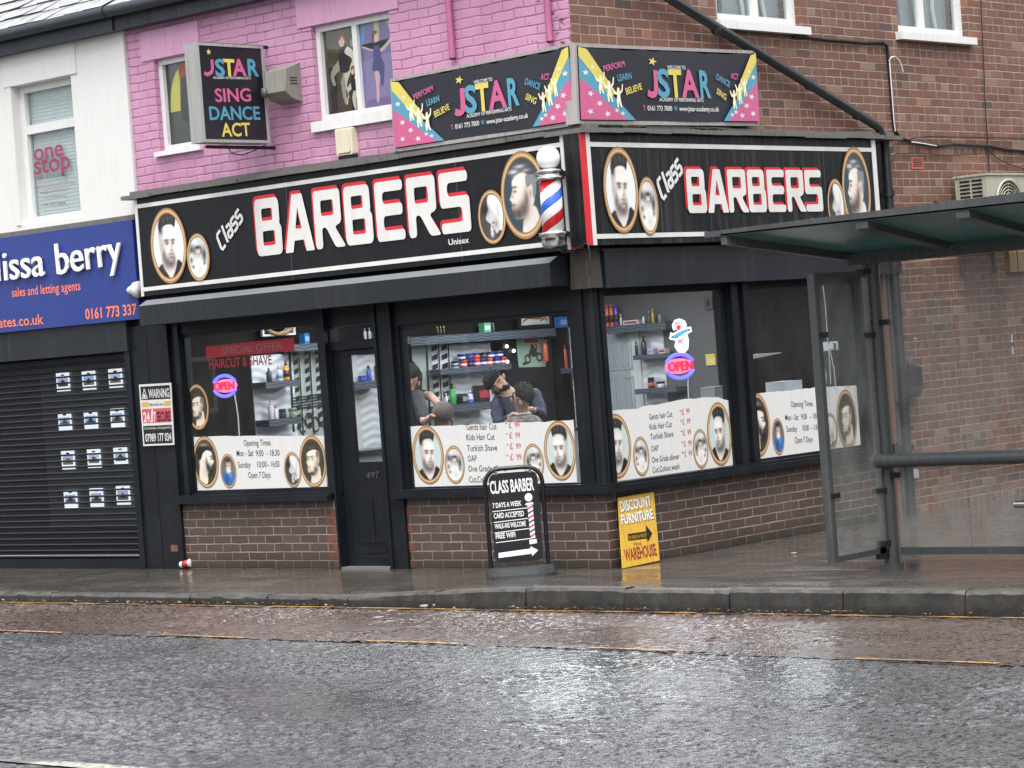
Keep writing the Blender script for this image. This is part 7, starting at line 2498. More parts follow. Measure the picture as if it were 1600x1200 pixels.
def item(kind, key, x, w, h, cols, label, dd=0.0, lift=0.0, name=None, cat=None, group=None, yref=None):
    """bottle, jar, box ... standing on a shelf at photo x, w and h in photo pixels"""
    F, v, dep = SHV[key]
    d = dep * 0.5 + dd
    # y of the shelf there
    lo, hi = 300.0, 800.0
    for _ in range(30):
        mid = (lo + hi) / 2
        if F.px(x, mid, d)[1] > v:
            lo = mid
        else:
            hi = mid
    s_ = mpp(F, x, lo, d)
    u = F.px(x, lo, d)[0]
    r_, hh_ = w * s_ / 2, h * s_
    base = F.w(u, v + lift * s_, d)
    m = [col(*c, 0.3, 0, 0.0) for c in cols]
    q_ = MB()
    nm, ct = {'pump': ('pump_bottle', 'bottle'), 'bottle': ('product_bottle', 'bottle'), 'jar': ('product_jar', 'jar'), 'can': ('spray_can', 'spray can'), 'box': ('product_box', 'box')}[kind]
    if kind in ('pump', 'bottle', 'can'):
        nk = 0.72 if kind != 'can' else 0.84
        q_.lathe(base, [(r_ * 0.94, 0), (r_, hh_ * 0.03), (r_, hh_ * nk * 0.92), (r_ * 0.8, hh_ * nk * 0.98), (r_ * 0.38, hh_ * (nk + 0.03)), (r_ * 0.36, hh_ * (nk + 0.06))], m[0], 12)
        o = q_.build(nm, label=label, cat=ct, group=group)
        q_ = MB()
        c2 = m[1] if len(m) > 1 else M_DARK
        if kind == 'pump':
            q_.lathe(base, [(r_ * 0.5, hh_ * (nk + 0.061)), (r_ * 0.5, hh_ * (nk + 0.13)), (r_ * 0.16, hh_ * (nk + 0.14)), (r_ * 0.16, hh_ * 0.94), (r_ * 0.42, hh_ * 0.95), (r_ * 0.4, hh_)], c2, 10)
            q_.tube([base + Vector((0, 0, hh_ * 0.96)), base + Vector((r_ * 0.9, -r_ * 0.5, hh_ * 0.94))], r_ * 0.16, c2, 6)
        else:
            q_.lathe(base, [(r_ * (0.5 if kind == 'bottle' else 0.78), hh_ * (nk + 0.062)), (r_ * (0.48 if kind == 'bottle' else 0.74), hh_)], c2, 10)
        q_.build('cap', o)
        if len(m) > 2:
            q_ = MB()
            q_.lathe(base, [(r_ * 1.02, hh_ * 0.18), (r_ * 1.02, hh_ * 0.5)], m[2], 12)
            q_.build('label_band', o)
    elif kind == 'jar':
        q_.lathe(base, [(r_ * 0.92, 0), (r_, hh_ * 0.08), (r_, hh_ * 0.6), (r_ * 0.94, hh_ * 0.64)], m[0], 14)
        o = q_.build(nm, label=label, cat=ct, group=group)
        q_ = MB()
        q_.lathe(base, [(r_ * 1.04, hh_ * 0.645), (r_ * 1.04, hh_ * 0.96), (r_ * 0.98, hh_)], m[1] if len(m) > 1 else M_DARK, 14)
        q_.build('lid', o)
        if len(m) > 2:
            q_ = MB()
            q_.lathe(base, [(r_ * 1.015, hh_ * 0.18), (r_ * 1.015, hh_ * 0.5)], m[2], 14)
            q_.build('label_band', o)
    else:
        fu = r_ if F is K else r_ * 1.3
        q_.box(F, u - fu, u + fu, v + lift * s_ + 0.001, v + lift * s_ + hh_, d - 0.04, d + 0.04, m[0])
        o = q_.build(nm, label=label, cat=ct, group=group)
        if len(m) > 1:
            q_ = MB()
            q_.box(F, u - fu * 0.8, u + fu * 0.8, v + lift * s_ + hh_ * 0.25, v + lift * s_ + hh_ * 0.7, d + 0.04, d + 0.042, m[1])
            q_.build('printed_face', o)
    return o


NAVY, REDJ, WHT, BLKJ = (44, 52, 140), (222, 78, 66), (226, 226, 226), (34, 34, 40)
jr = [('first', 711, WHT, BLKJ, NAVY), ('second', 724, REDJ, REDJ, WHT), ('third', 735, BLKJ, BLKJ, NAVY), ('fourth', 745, REDJ, REDJ, WHT), ('fifth', 755, NAVY, NAVY, WHT), ('sixth', 765, REDJ, REDJ, WHT), ('seventh', 776, NAVY, NAVY, WHT), ('eighth', 786, REDJ, REDJ, WHT)]
CN = {NAVY: 'blue', REDJ: 'red', WHT: 'white', BLKJ: 'black'}
for od, x, a, b, c in jr:
    item('jar', 'm2', x, 12, 11, (a, b, c), '%s wax jar, %s from the left in the bottom layer of stacked jars' % (CN[a], od), group='stacked wax jars')
for od, x, a, b, c in (('first', 722, NAVY, NAVY, WHT), ('second', 735, NAVY, NAVY, NAVY), ('third', 745, REDJ, NAVY, REDJ), ('fourth', 757, BLKJ, BLKJ, (90, 90, 80)), ('fifth', 768, NAVY, NAVY, WHT), ('sixth', 781, NAVY, NAVY, WHT)):
    item('jar', 'm2', x, 13, 10, (a, b, c), '%s wax jar, %s from the left in the upper layer of stacked jars' % (CN[a], od), lift=11.2, group='stacked wax jars')
item('bottle', 'm3', 698, 5, 19, ((226, 230, 230), (226, 230, 230)), 'small white bottle left of the green pump bottle')
item('pump', 'm3', 708, 10, 33, ((62, 168, 84), (20, 20, 22)), 'green pump bottle on the shelf between the two barbers')
item('box', 'm3', 723, 10, 16, ((40, 44, 46), (150, 160, 160)), 'small black framed card right of the green bottle')
item('bottle', 'm3', 735, 10, 20, ((186, 200, 214), (200, 206, 214)), 'clear bottle right of the small framed card')
item('jar', 'm3', 735, 11, 8, ((70, 96, 190), (200, 206, 230)), 'blue jar in front of the clear bottle', dd=0.06)
item('box', 'm3', 753, 20, 26, ((44, 36, 32), (172, 62, 70)), 'dark wooden box of cards left of the barber in navy')
item('pump', 'l2', 421, 9, 22, ((56, 62, 66), (20, 20, 22)), 'dark pump bottle left on the left window shelf')
item('bottle', 'l2', 437, 10, 24, ((216, 222, 230), (216, 222, 230), (150, 170, 210)), 'white bottle beside the orange pump bottle')
item('pump', 'l2', 448, 10, 31, ((236, 158, 44), (22, 22, 24), (60, 54, 44)), 'orange pump bottle in the left window')
item('pump', 'l3', 424, 9, 30, ((206, 200, 210), (206, 200, 210)), 'pale lilac bottle on the lowest left window shelf')
item('bottle', 'l3', 432, 6, 22, ((236, 228, 228), (236, 130, 150)), 'thin white bottle with pink cap on the lowest left window shelf')
item('jar', 'l3', 442, 11, 15, ((52, 58, 60), (60, 66, 70)), 'dark tin on the lowest left window shelf')
item('jar', 'l3', 458, 13, 15, ((150, 164, 136), (140, 150, 130)), 'green tin on the lowest left window shelf')
item('box', 'lt', 476, 8, 16, ((44, 110, 190), (140, 190, 230)), 'blue box on the top shelf above the left window mural')
for k, (x, nm) in enumerate(((571, 'left'), (578, 'middle'), (585, 'right'))):
    item('bottle', 'lt', x, 5, 18, ((206, 216, 226), (150, 170, 200)), 'small pale bottle seen through the transom over the door, %s of three' % nm, group='pale bottles over the door')
item('jar', 'd2', 567, 14, 9, ((58, 84, 178), (58, 84, 178)), 'blue jar lying low on the shelf behind the door glass')
item('bottle', 'd2', 577, 8, 24, ((66, 92, 190), (30, 36, 60)), 'blue bottle in the middle of the door glass')
item('pump', 'd2', 590, 9, 32, ((82, 76, 70), (40, 38, 36)), 'brown pump bottle at the right edge of the door glass')
for k, x in enumerate((684, 689, 694)):
    item('bottle', 't', x, 4.5, 14, ((46, 44, 40), (200, 170, 60)), 'small dark bottle with gold cap, %s of the three on the top shelf' % ('left', 'middle', 'right')[k], group='gold capped bottles')
item('box', 't', 758, 12, 15, ((96, 176, 128), (214, 236, 222)), 'green box on the top shelf of the main window')
item('can', 't', 771, 5, 14, ((70, 72, 76), (200, 200, 200)), 'small dark canister beside the green box on the top shelf')
item('box', 't', 877, 14, 17, ((64, 120, 196), (150, 190, 230)), 'blue box at the right end of the top shelf')
item('can', 'k0', 884, 7, 36, ((224, 96, 48), (200, 80, 40)), 'tall orange can right of the white post in the main window')
for k, (x, c) in enumerate(((950, (224, 104, 70)), (957, (226, 110, 76)), (964, (96, 78, 190)))):
    item('can', 'k1', x, 6.5, 34, (c, c, (60, 40, 40)), ('leftmost orange can on the side window top shelf', 'second orange can on the side window top shelf', 'purple can on the side window top shelf')[k], group='tall cans on the top shelf')
item('bottle', 'k1', 971, 4, 18, ((216, 216, 216), (230, 230, 230)), 'thin clear bottle next to the purple can')
item('box', 'k1', 989, 30, 7, ((206, 206, 206), (170, 60, 60)), 'long low silver tray on the side window top shelf')
item('can', 'k1', 1006, 4, 12, ((220, 220, 220), (150, 150, 150)), 'small silver can at the right end of the silver tray')
item('bottle', 'k1', 1015, 5, 20, ((80, 78, 74), (160, 160, 160)), 'slim dark bottle left of the gold bottle')
item('bottle', 'k1', 1021, 5, 22, ((196, 160, 60), (226, 196, 90)), 'gold bottle on the side window top shelf')
item('pump', 'k1', 1032, 7, 18, ((120, 124, 128), (60, 60, 60)), 'grey bottle at the right end of the side window top shelf')
item('bottle', 'k2', 995, 5, 22, ((40, 40, 44), (60, 60, 60)), 'slim black bottle left on the side window middle shelf')
item('pump', 'k2', 1007, 9, 30, ((50, 50, 56), (20, 20, 22)), 'large dark pump bottle on the side window middle shelf')
item('box', 'k2', 1020, 11, 9, ((200, 200, 214), (150, 140, 190)), 'white box on the side window middle shelf')
item('box', 'k2', 1038, 12, 8, ((206, 200, 196), (190, 50, 60)), 'red and white box at the end of the middle shelf')
item('jar', 'k3', 1018, 10, 17, ((44, 40, 40), (30, 28, 28), (226, 92, 70)), 'black jar with orange label on the side window bottom shelf')
item('jar', 'k3', 1033, 13, 10, ((210, 210, 210), (24, 24, 26)), 'black lidded white jar on the side window bottom shelf')

# framed mirrors, poster, small things
def frame_pic(F, x0, y0, x1, y1, d, mf, mi, label, name='framed_mirror', cat='mirror', fw=0.035, lean=0.0):
    u0, u1, a, b = prect(F, x0, y0, x1, y1, d)
    q_ = MB()
    for qd in ((u0, u1, a, a + fw), (u0, u1, b - fw, b), (u0, u0 + fw, a + fw, b - fw), (u1 - fw, u1, a + fw, b - fw)):
        q_.box(F, *qd, d - 0.03, d, mf)
    o = q_.build(name, label=label, cat=cat)
    q_ = MB()
    q_.box(F, u0 + fw * 0.9, u1 - fw * 0.9, a + fw * 0.9, b - fw * 0.9, d - 0.02, d - 0.012, mi)
    q_.build('mirror_glass' if cat == 'mirror' else 'picture', o)
    return o, (u0, u1, a, b)


M_MIR = NT('mirror_glass_surface').set(Base_Color=(0.7, 0.72, 0.74, 1), Metallic=1.0, Roughness=0.03)
o, r_ = frame_pic(L, 812, 514, 862, 489, 0.12, M_DARK, col(206, 200, 184, 0.3), 'framed picture of scissors on the top shelf of the main window', 'framed_picture', 'picture')
q = MB()
uu, aa = (r_[0] + r_[1]) / 2, (r_[2] + r_[3]) / 2
wu, wv = (r_[1] - r_[0]) * 0.36, (r_[3] - r_[2]) * 0.3
e = 0.1095
for pts, m in (([(-1, -0.6), (1, 0.7)], M_WHITE), ([(-1, 0.7), (1, -0.5)], M_WHITE), ([(-1, 0.0), (-0.6, 0.8), (0.2, 0.5), (0.6, 0.9)], GOLD3), ([(0.4, 0.0), (0.8, 0.6), (1, 0)], GOLD3)):
    line(q, L, [(uu + x * wu, aa + y * wv) for x, y in pts], 0.045 if m is M_WHITE else 0.02, e, m)
    e += 0.001
q.build('drawn_scissors', o)
o, r_ = frame_pic(L, 411, 526, 461, 505, 0.1, M_UPVC, M_MIR, 'mirror with gold ring above the left window shelves', fw=0.02)
q = MB()
uu, aa = (r_[0] + r_[1]) / 2, r_[3]
q.tube([L.w(uu + (r_[1] - r_[0]) * 0.4 * math.cos(t_), aa - (r_[3] - r_[2]) * 0.85 * math.sin(t_), 0.108) for t_ in [math.pi * k / 12 for k in range(13)]], 0.02, GOLD, 6)
q.build('gold_ring', o)
panel(L, 631, 800, 640, 508, M_INDARK, 0.02, 'wall_edge', zmin=0.3)
o, r_ = frame_pic(K, 873, 632, 888, 592, 0.04, M_DARK, col(30, 34, 38, 0.2), 'tall dark mirror right of the white post in the main window')
o, r_ = frame_pic(K, 1101, 484, 1112, 463, 0.03, col(70, 70, 70), col(16, 16, 18), 'small dark frame high on the grey back wall', 'framed_picture', 'picture')
q = MB()
cn = L.poly([(811, 574), (853, 573), (850, 528), (807, 529)], 0.02)
q.prism(L, cn, 0.013, 0.02, col(168, 196, 172, 0.5))
o = q.build('scissors_poster', label='green poster of open scissors with red top above the seated customer', cat='poster')
q = MB()


def Wp(x, y):
    return tuple((cn[0][i] * (1 - x) + cn[1][i] * x) * (1 - y) + (cn[3][i] * (1 - x) + cn[2][i] * x) * y for i in (0, 1))


q.flat(L, [Wp(0.26, 0.84), (Wp(0.8, 0.84)), Wp(0.78, 0.99), Wp(0.28, 0.99)], 0.0215, col(176, 48, 52))
line(q, L, [Wp(0.66, 0.8), Wp(0.72, 0.66), Wp(0.5, 0.5), Wp(0.36, 0.34)], 0.03, 0.022, col(150, 50, 54))
for cx_, cy_ in ((0.34, 0.28), (0.78, 0.34)):
    line(q, L, [Wp(cx_ + 0.1 * math.cos(k * 0.55), cy_ + 0.13 * math.sin(k * 0.55)) for k in range(13)], 0.022, 0.0225, col(40, 52, 50))
line(q, L, [Wp(0.4, 0.4), Wp(0.52, 0.68), Wp(0.56, 0.78)], 0.03, 0.023, col(40, 52, 50))
line(q, L, [Wp(0.7, 0.46), Wp(0.58, 0.68), Wp(0.5, 0.78)], 0.03, 0.0235, col(40, 52, 50))
line(q, L, [Wp(0.3, 0.16), Wp(0.14, 0.1)], 0.03, 0.024, col(40, 52, 50))
for k in range(4):
    line(q, L, [Wp(0.48, 0.6 - 0.07 * k), Wp(0.66, 0.6 - 0.07 * k)], 0.022, 0.0245, col(54, 66, 62))
q.build('print', o)
item('can', 'm2', 853, 9, 33, ((206, 92, 52), (190, 84, 48)), 'orange can hanging by the scissors poster', lift=-1)
for k, (x, y) in enumerate(((794, 541), (805, 548), (795, 565), (856, 559))):
    u, v = L.px(x, y, 0.05)
    q = MB()
    q.ball(L.w(u, v, 0.03), (0.02, 0.02, 0.02), glow('wall_bulb', (255, 250, 240), 1.5) if k == 0 else bpy.data.materials['wall_bulb'], 8)
    q.lathe(L.w(u, v, 0.013), [(0.016, 0), (0.014, 0.01)], M_DARK, 8, L.n)
    q.build('mirror_bulb', label='small round white bulb on the black wall panel, ' + ('top left', 'upper middle', 'lower left', 'right, over the orange can')[k], cat='light bulb', group='bulbs on the black wall panel')
q = MB()
u, v = K.px(1295, 541, 0.04)
q.box(K, u - 0.1, u + 0.1, v - 0.045, v + 0.045, 0.004, 0.02, M_WHITE)
q.box(K, u + 0.02, u + 0.07, v - 0.03, v + 0.03, 0.02, 0.06, M_WHITE)
so = q.build('wall_socket', label='white double socket with plug on the dark wall behind the shelter glass', cat='socket')
q = MB()
for pts in ([(1286, 446), (1290, 480), (1294, 537)], [(1287, 546), (1285, 565), (1291, 585), (1291, 600)], [(1295, 546), (1297, 570), (1298, 600)], [(1297, 546), (1303, 575), (1306, 604)]):
    q.tube([K.w(*K.px(x, y, 0.03), 0.03) for x, y in pts], 0.007, M_WHITE, 5)
q.build('lead', so)
q = MB()
p = B.px(1240, 610, -0.2)
q.box(B, B.px(1226, 610, -0.3)[0], B.px(1254, 610, -0.3)[0], p[1] - 0.06, B.px(1226, 596, -0.3)[1], -0.5, -0.3, col(206, 212, 216, 0.4))
q.build('white_carton', label='white carton standing behind the side opening times poster', cat='box')
q = MB()
p = B.px(1110, 610, -0.3)
q.box(B, B.px(1117, 615, -0.3)[0], B.px(1136, 612, -0.3)[0], p[1] - 0.1, B.px(1118, 604, -0.3)[1], -0.45, -0.3, col(190, 194, 196, 0.3))
q.build('clear_case', label='pale plastic case behind the right end of the torn price poster', cat='box')
q = MB()
a = K.px(1110, 562, 0.02)
q.box(K, a[0] - 0.06, a[0] + 0.06, a[1] - 0.06, a[1] + 0.035, 0.001, 0.02, col(226, 212, 130, 0.4))
q.box(K, a[0] - 0.06, a[0] + 0.06, a[1] + 0.036, a[1] + 0.06, 0.001, 0.024, col(236, 214, 60, 0.4))
q.build('yellow_sticker', label='yellow notice on the grey back wall right of the open sign', cat='notice')
q = MB()
q.prism(B, B.poly([(1176, 561), (1176, 554), (1221, 550.5), (1221, 551.5)], -0.35), -0.6, -0.35, col(200, 200, 196, 0.4))
q.build('ledge_strip', label='pale tapering shelf edge inside the right side window', cat='shelf')
# counter below the shelves and ceiling lights
q = MB()
q.box(L, 0.6, YB - 0.5, 0.03, 0.86, 0.013, 0.42, col(160, 166, 168, 0.4))
q.box(L, 0.58, YB - 0.48, 0.861, 0.9, 0.013, 0.45, col(50, 54, 58, 0.3))
q.build('work_counter', label='long pale work counter with dark top below the left wall shelves', cat='counter')
M_LAMP = glow('ceiling_light', (246, 250, 255), 4.4)
for k, (x, y) in enumerate(((-4.0, 1.5), (-4.0, 4.2), (-1.6, 1.9), (-1.9, 4.6))):
    q = MB()
    q.box(GR, x - 0.72, x + 0.72, y - 0.72, y + 0.72, 2.56, 2.615, M_WHITE)
    o = q.build('ceiling_lamp', label='white panel lamp on the shop ceiling, ' + ('front left', 'back left', 'front right', 'back right')[k], cat='ceiling lamp', group='panel lamps on the shop ceiling')
    q = MB()
    q.box(GR, x - 0.7, x + 0.7, y - 0.7, y + 0.7, 2.552, 2.559, M_LAMP)
    q.build('diffuser', o)

# ------------------------------------------------------------------ people
SR = Vector((0.747, 0.66, 0)).normalized()     # to the right as seen from the street
ST = Vector((0.66, -0.747, 0)).normalized()    # towards the street


def J(x, y, yy):
    u, v = A.px(x, y, -yy)
    return A.w(u, v, -yy)


def skin(nodes, edges, root, levels=2):
    names = list(nodes)
    me = bpy.data.meshes.new('tmp')
    me.from_pydata([tuple(nodes[k][0]) for k in names], [(names.index(a), names.index(b)) for a, b in edges], [])
    ob = bpy.data.objects.new('tmp', me)
    COL.objects.link(ob)
    ob.modifiers.new('skin', 'SKIN')
    for i, k in enumerate(names):
        sv = me.skin_vertices[0].data[i]
        r_ = nodes[k][1]
        sv.radius = r_ if isinstance(r_, tuple) else (r_, r_)
        sv.use_root = (k == root)
    sb = ob.modifiers.new('sub', 'SUBSURF')
    sb.levels = levels
    dg = bpy.context.evaluated_depsgraph_get()
    dg.update()
    m2 = bpy.data.meshes.new_from_object(ob.evaluated_get(dg))
    out = [tuple(v.co) for v in m2.vertices], [tuple(p.vertices) for p in m2.polygons]
    bpy.data.objects.remove(ob)
    bpy.data.meshes.remove(me)
    bpy.data.meshes.remove(m2)
    return out


def hand(nodes, edges, wrist, d, s, key, curl):
    """palm, four unequal bent fingers and a thumb off the side of the palm"""
    d, s = d.normalized(), s.normalized()
    c = curl.normalized()
    w = nodes[wrist][0]
    nodes[key + 'palm'] = (w + d * 0.055, 0.027)
    edges.append((wrist, key + 'palm'))
    for k in range(4):
        ln = (0.068, 0.078, 0.072, 0.055)[k]
        r0 = w + d * 0.095 + s * (k - 1.5) * 0.02
        a, b = r0 + d * ln * 0.55 + c * ln * 0.15, r0 + d * ln * 0.85 + c * ln * 0.55
        for nm, p, r_ in (('r', r0, 0.011), ('m', a, 0.0095), ('t', b, 0.008)):
            nodes[key + nm + str(k)] = (p, r_)
        edges += [(key + 'palm', key + 'r' + str(k)), (key + 'r' + str(k), key + 'm' + str(k)), (key + 'm' + str(k), key + 't' + str(k))]
    a = w + d * 0.05 - s * 0.042 + c * 0.01
    b = a + d * 0.035 - s * 0.012 + c * 0.02
    nodes[key + 'th1'], nodes[key + 'th2'] = (a, 0.0115), (b, 0.009)
    edges += [(key + 'palm', key + 'th1'), (key + 'th1', key + 'th2')]


def head_parts(mb_, c, face, up, m, s_=1.0):
    pass


M_HAIR, M_HAIR2 = col(26, 23, 23, 0.85, 0, 0), col(104, 94, 88, 0.9, 0, 0)
M_NAVYSHIRT, M_BLACKSHIRT = col(42, 45, 66, 0.7, 0, 0.05), col(28, 30, 34, 0.7, 0, 0.05)
M_TROUS = col(34, 36, 42, 0.7, 0, 0)


def person(label, J_, face, hair, shirt, seated=False, beard=None, cape=None, hairback=0.0, sleeves=True):
    """J_: head, neck, chest, pelvis, shoulders, elbows, wrists, knees, ankles (left and right) in the place"""
    face = face.normalized()
    side = (J_['sr'] - J_['sl']).normalized()
    n = {'pelvis': (J_['pelvis'], 0.13), 'waist': (J_['pelvis'] * 0.5 + J_['chest'] * 0.5, 0.125), 'chest': (J_['chest'], 0.135),
         'neck0': (J_['neck'], 0.058), 'jaw': (J_['neck'] * 0.35 + J_['head'] * 0.65 + face * 0.015, 0.066), 'head': (J_['head'], 0.092), 'crown': (J_['head'] + (J_['head'] - J_['neck']).normalized() * 0.075, 0.07)}
    e = [('pelvis', 'waist'), ('waist', 'chest'), ('chest', 'neck0'), ('neck0', 'jaw'), ('jaw', 'head'), ('head', 'crown')]
    for s_ in 'lr':
        n['s' + s_] = (J_['s' + s_], 0.062)
        n['e' + s_] = (J_['e' + s_], 0.043)
        n['w' + s_] = (J_['w' + s_], 0.029)
        n['h' + s_] = (J_['pelvis'] + side * (0.1 if s_ == 'r' else -0.1) - Z * 0.04, 0.09)
        n['k' + s_] = (J_['k' + s_], 0.062)
        n['a' + s_] = (J_['a' + s_], 0.042)
        n['f' + s_] = (J_['a' + s_] + face.cross(Z).cross(Z) * -0.17 - Z * 0.05, 0.036)
        e += [('chest', 's' + s_), ('s' + s_, 'e' + s_), ('e' + s_, 'w' + s_), ('pelvis', 'h' + s_), ('h' + s_, 'k' + s_), ('k' + s_, 'a' + s_), ('a' + s_, 'f' + s_)]
    body_n, body_e = dict(n), list(e)
    for s_ in 'lr':
        d = (J_['w' + s_] - J_['e' + s_]).normalized()
        hs = d.cross(Z)
        hs = hs if hs.length > 0.1 else SR.copy()
        hand(body_n, body_e, 'w' + s_, d, hs * (1 if s_ == 'l' else -1), 'g' + s_, (Vector((0, 0, -1)) if abs(d.z) < 0.8 else face))
    vs, fs = skin(body_n, body_e, 'pelvis')
    q_ = MB()
    q_.raw(vs, fs, M_SKIN, True)
    # nose, ears, eye sockets belong to the same mesh
    up = (J_['head'] - J_['neck']).normalized()
    up = (up - face * up.dot(face)).normalized()
    sd = face.cross(up)
    H_ = J_['head']
    q_.ball(H_ + face * 0.098 - up * 0.012, (0.016, 0.016, 0.026), M_SKIN, 8)
    for s_ in (-1, 1):
        q_.ball(H_ + sd * 0.088 * s_ - up * 0.01, (0.018, 0.018, 0.032), M_SKIN, 8)
    o = q_.build('person', label=label, cat='person')
    q_ = MB()
    for s_ in (-1, 1):
        q_.ball(H_ + face * 0.08 + sd * 0.032 * s_ + up * 0.015, (0.008, 0.008, 0.006), M_HAIR, 8)
        q_.tube([H_ + face * 0.084 + sd * s_ * 0.014 + up * 0.036, H_ + face * 0.088 + sd * s_ * 0.034 + up * 0.042, H_ + face * 0.07 + sd * s_ * 0.056 + up * 0.034], 0.007, M_HAIR, 6)
    q_.build('eyes_and_brows', o)
    q_ = MB()
    q_.tube([H_ + face * 0.083 - up * 0.05 + sd * 0.022, H_ + face * 0.089 - up * 0.049, H_ + face * 0.083 - up * 0.05 - sd * 0.022], 0.006, col(176, 104, 100, 0.5, 0, 0), 6)
    q_.build('mouth', o)
    if beard:
        q_ = MB()
        q_.ball(H_ + face * 0.032 - up * 0.068, (0.077, 0.077, 0.05), beard, 14, lambda v: 0.98 + 0.05 * math.sin(23 * v.x + 11 * v.z))
        q_.tube([H_ + face * 0.082 - up * 0.036 + sd * 0.03, H_ + face * 0.093 - up * 0.035, H_ + face * 0.082 - up * 0.036 - sd * 0.03], 0.009, beard, 6)
        q_.build('beard', o)
    if hair:
        q_ = MB()

        def hf(v):
            k = v.dot(up) * 0.9 - v.dot(face) * (0.7 + hairback)
            return (1.06 if k > 0.02 else 0.78) + 0.03 * math.sin(31 * v.x + 17 * v.y + 23 * v.z) + 0.025 * math.sin(53 * v.x - 41 * v.y) + (0.06 if k > 0.75 else 0)
        q_.ball(H_ + up * 0.034 - face * 0.012, (0.098, 0.098, 0.105), hair, 26, hf)
        rnd = random.Random(len(label))
        for _ in range(420):
            v = Vector((rnd.gauss(0, 1), rnd.gauss(0, 1), rnd.gauss(0, 1))).normalized()
            if hf(v) < 1.0:
                continue
            b0_ = H_ + up * 0.034 - face * 0.012 + Vector((v.x * 0.098, v.y * 0.098, v.z * 0.105)) * 1.03
            dr = (v * 0.7 + up * 0.35 + face * rnd.uniform(-0.5, 0.5) + sd * rnd.uniform(-0.4, 0.4)).normalized()
            ln_ = rnd.uniform(0.006, 0.017) * (0.5 + max(0, v.dot(up)))
            q_.tube([b0_, b0_ + dr * ln_ * 0.6, b0_ + dr * ln_ + up * -0.004], [0.0075, 0.005, 0.001], hair, 4)
        q_.build('hair', o)
    up_names = ['pelvis', 'waist', 'chest', 'neck0', 'sl', 'sr', 'el', 'er'] + (['wl', 'wr'] if sleeves else [])
    sn = {k: (n[k][0], n[k][1] * 1.14 + 0.006) for k in up_names}
    sn['neck0'] = (J_['neck'] * 0.75 + J_['chest'] * 0.25, 0.075)
    if sleeves:
        for s_ in 'lr':
            sn['w' + s_] = (J_['w' + s_] * 0.94 + J_['e' + s_] * 0.06, 0.038)
    if shirt:
        vs, fs = skin(sn, [(a, b) for a, b in e if a in sn and b in sn], 'pelvis')
        q_ = MB()
        q_.raw([Vector(p) + mnoise.noise_vector(Vector((p[0] * 11, p[1] * 11, p[2] * 8))) * 0.014 + mnoise.noise_vector(Vector(p) * 27) * 0.006 for p in vs], fs, shirt, True)
        q_.build('shirt', o)
    tn = {k: (n[k][0], n[k][1] * 1.12 + 0.006) for k in ('pelvis', 'hl', 'hr', 'kl', 'kr', 'al', 'ar')}
    tn['top'] = (J_['pelvis'] + Z * 0.1, 0.14)
    vs, fs = skin(tn, [(a, b) for a, b in e if a in tn and b in tn] + [('pelvis', 'top')], 'pelvis')
    q_ = MB()
    q_.raw(vs, fs, M_TROUS, True)
    q_.build('trousers', o)
    q_ = MB()
    vs, fs = skin({k + s_: (n[k + s_][0], n[k + s_][1] * 1.15 + 0.008) for k in 'af' for s_ in 'l'}, [('al', 'fl')], 'al')
    q_.raw(vs, fs, M_DARK, True)
    vs, fs = skin({k + s_: (n[k + s_][0], n[k + s_][1] * 1.15 + 0.008) for k in 'af' for s_ in 'r'}, [('ar', 'fr')], 'ar')
    q_.raw(vs, fs, M_DARK, True)
    q_.build('shoes', o)
    if cape:
        q_ = MB()
        nk = J_['neck'] - Z * 0.02
        ax = J_['pelvis'] - J_['neck']
        nn = 28
        rows = []
        for t_, rx, ry, fw in ((0, 0.075, 0.075, 0), (0.02, 0.16, 0.12, 0.01), (0.06, 0.25, 0.16, 0.02), (0.14, 0.32, 0.2, 0.03), (0.5, 0.36, 0.25, 0.09), (0.85, 0.33, 0.34, 0.2), (1.15, 0.34, 0.42, 0.3)):
            c = nk + Vector((0, 0, ax.z)) * t_ + face * fw + Vector((ax.x, ax.y, 0)) * t_
            row = []
            for k in range(nn):
                an = 2 * math.pi * k / nn
                f_ = 1 + (0.06 * math.sin(an * 7) if t_ > 0.3 else 0)
                row.append(c + side * rx * math.cos(an) * f_ + face * ry * math.sin(an) * f_)
            rows.append(row)
        vs = [p for r_ in rows for p in r_]
        fs = [(i * nn + k, i * nn + (k + 1) % nn, (i + 1) * nn + (k + 1) % nn, (i + 1) * nn + k) for i in range(len(rows) - 1) for k in range(nn)]
        q_.raw(vs, fs, cape, True)
        q_.build('cape', o)
        q_ = MB()
        q_.tube([nk + Z * 0.01 + side * 0.06 * math.cos(k * math.pi / 8) + face * 0.06 * math.sin(k * math.pi / 8) for k in range(17)], 0.016, M_WHITE, 6)
        q_.build('neck_strip', o)
    return o


FLOOR_Z = 0.03
t = NT('mottled_cape')
t.set(Base_Color=t.ramp(t.noise(t.pos(), 16, 3), [(0.42, (0.03, 0.026, 0.024)), (0.5, (0.1, 0.07, 0.05)), (0.58, (0.19, 0.15, 0.11))]), Roughness=0.6)
M_CAPE = t.mat


def down(p, z):
    return Vector((p.x, p.y, z))


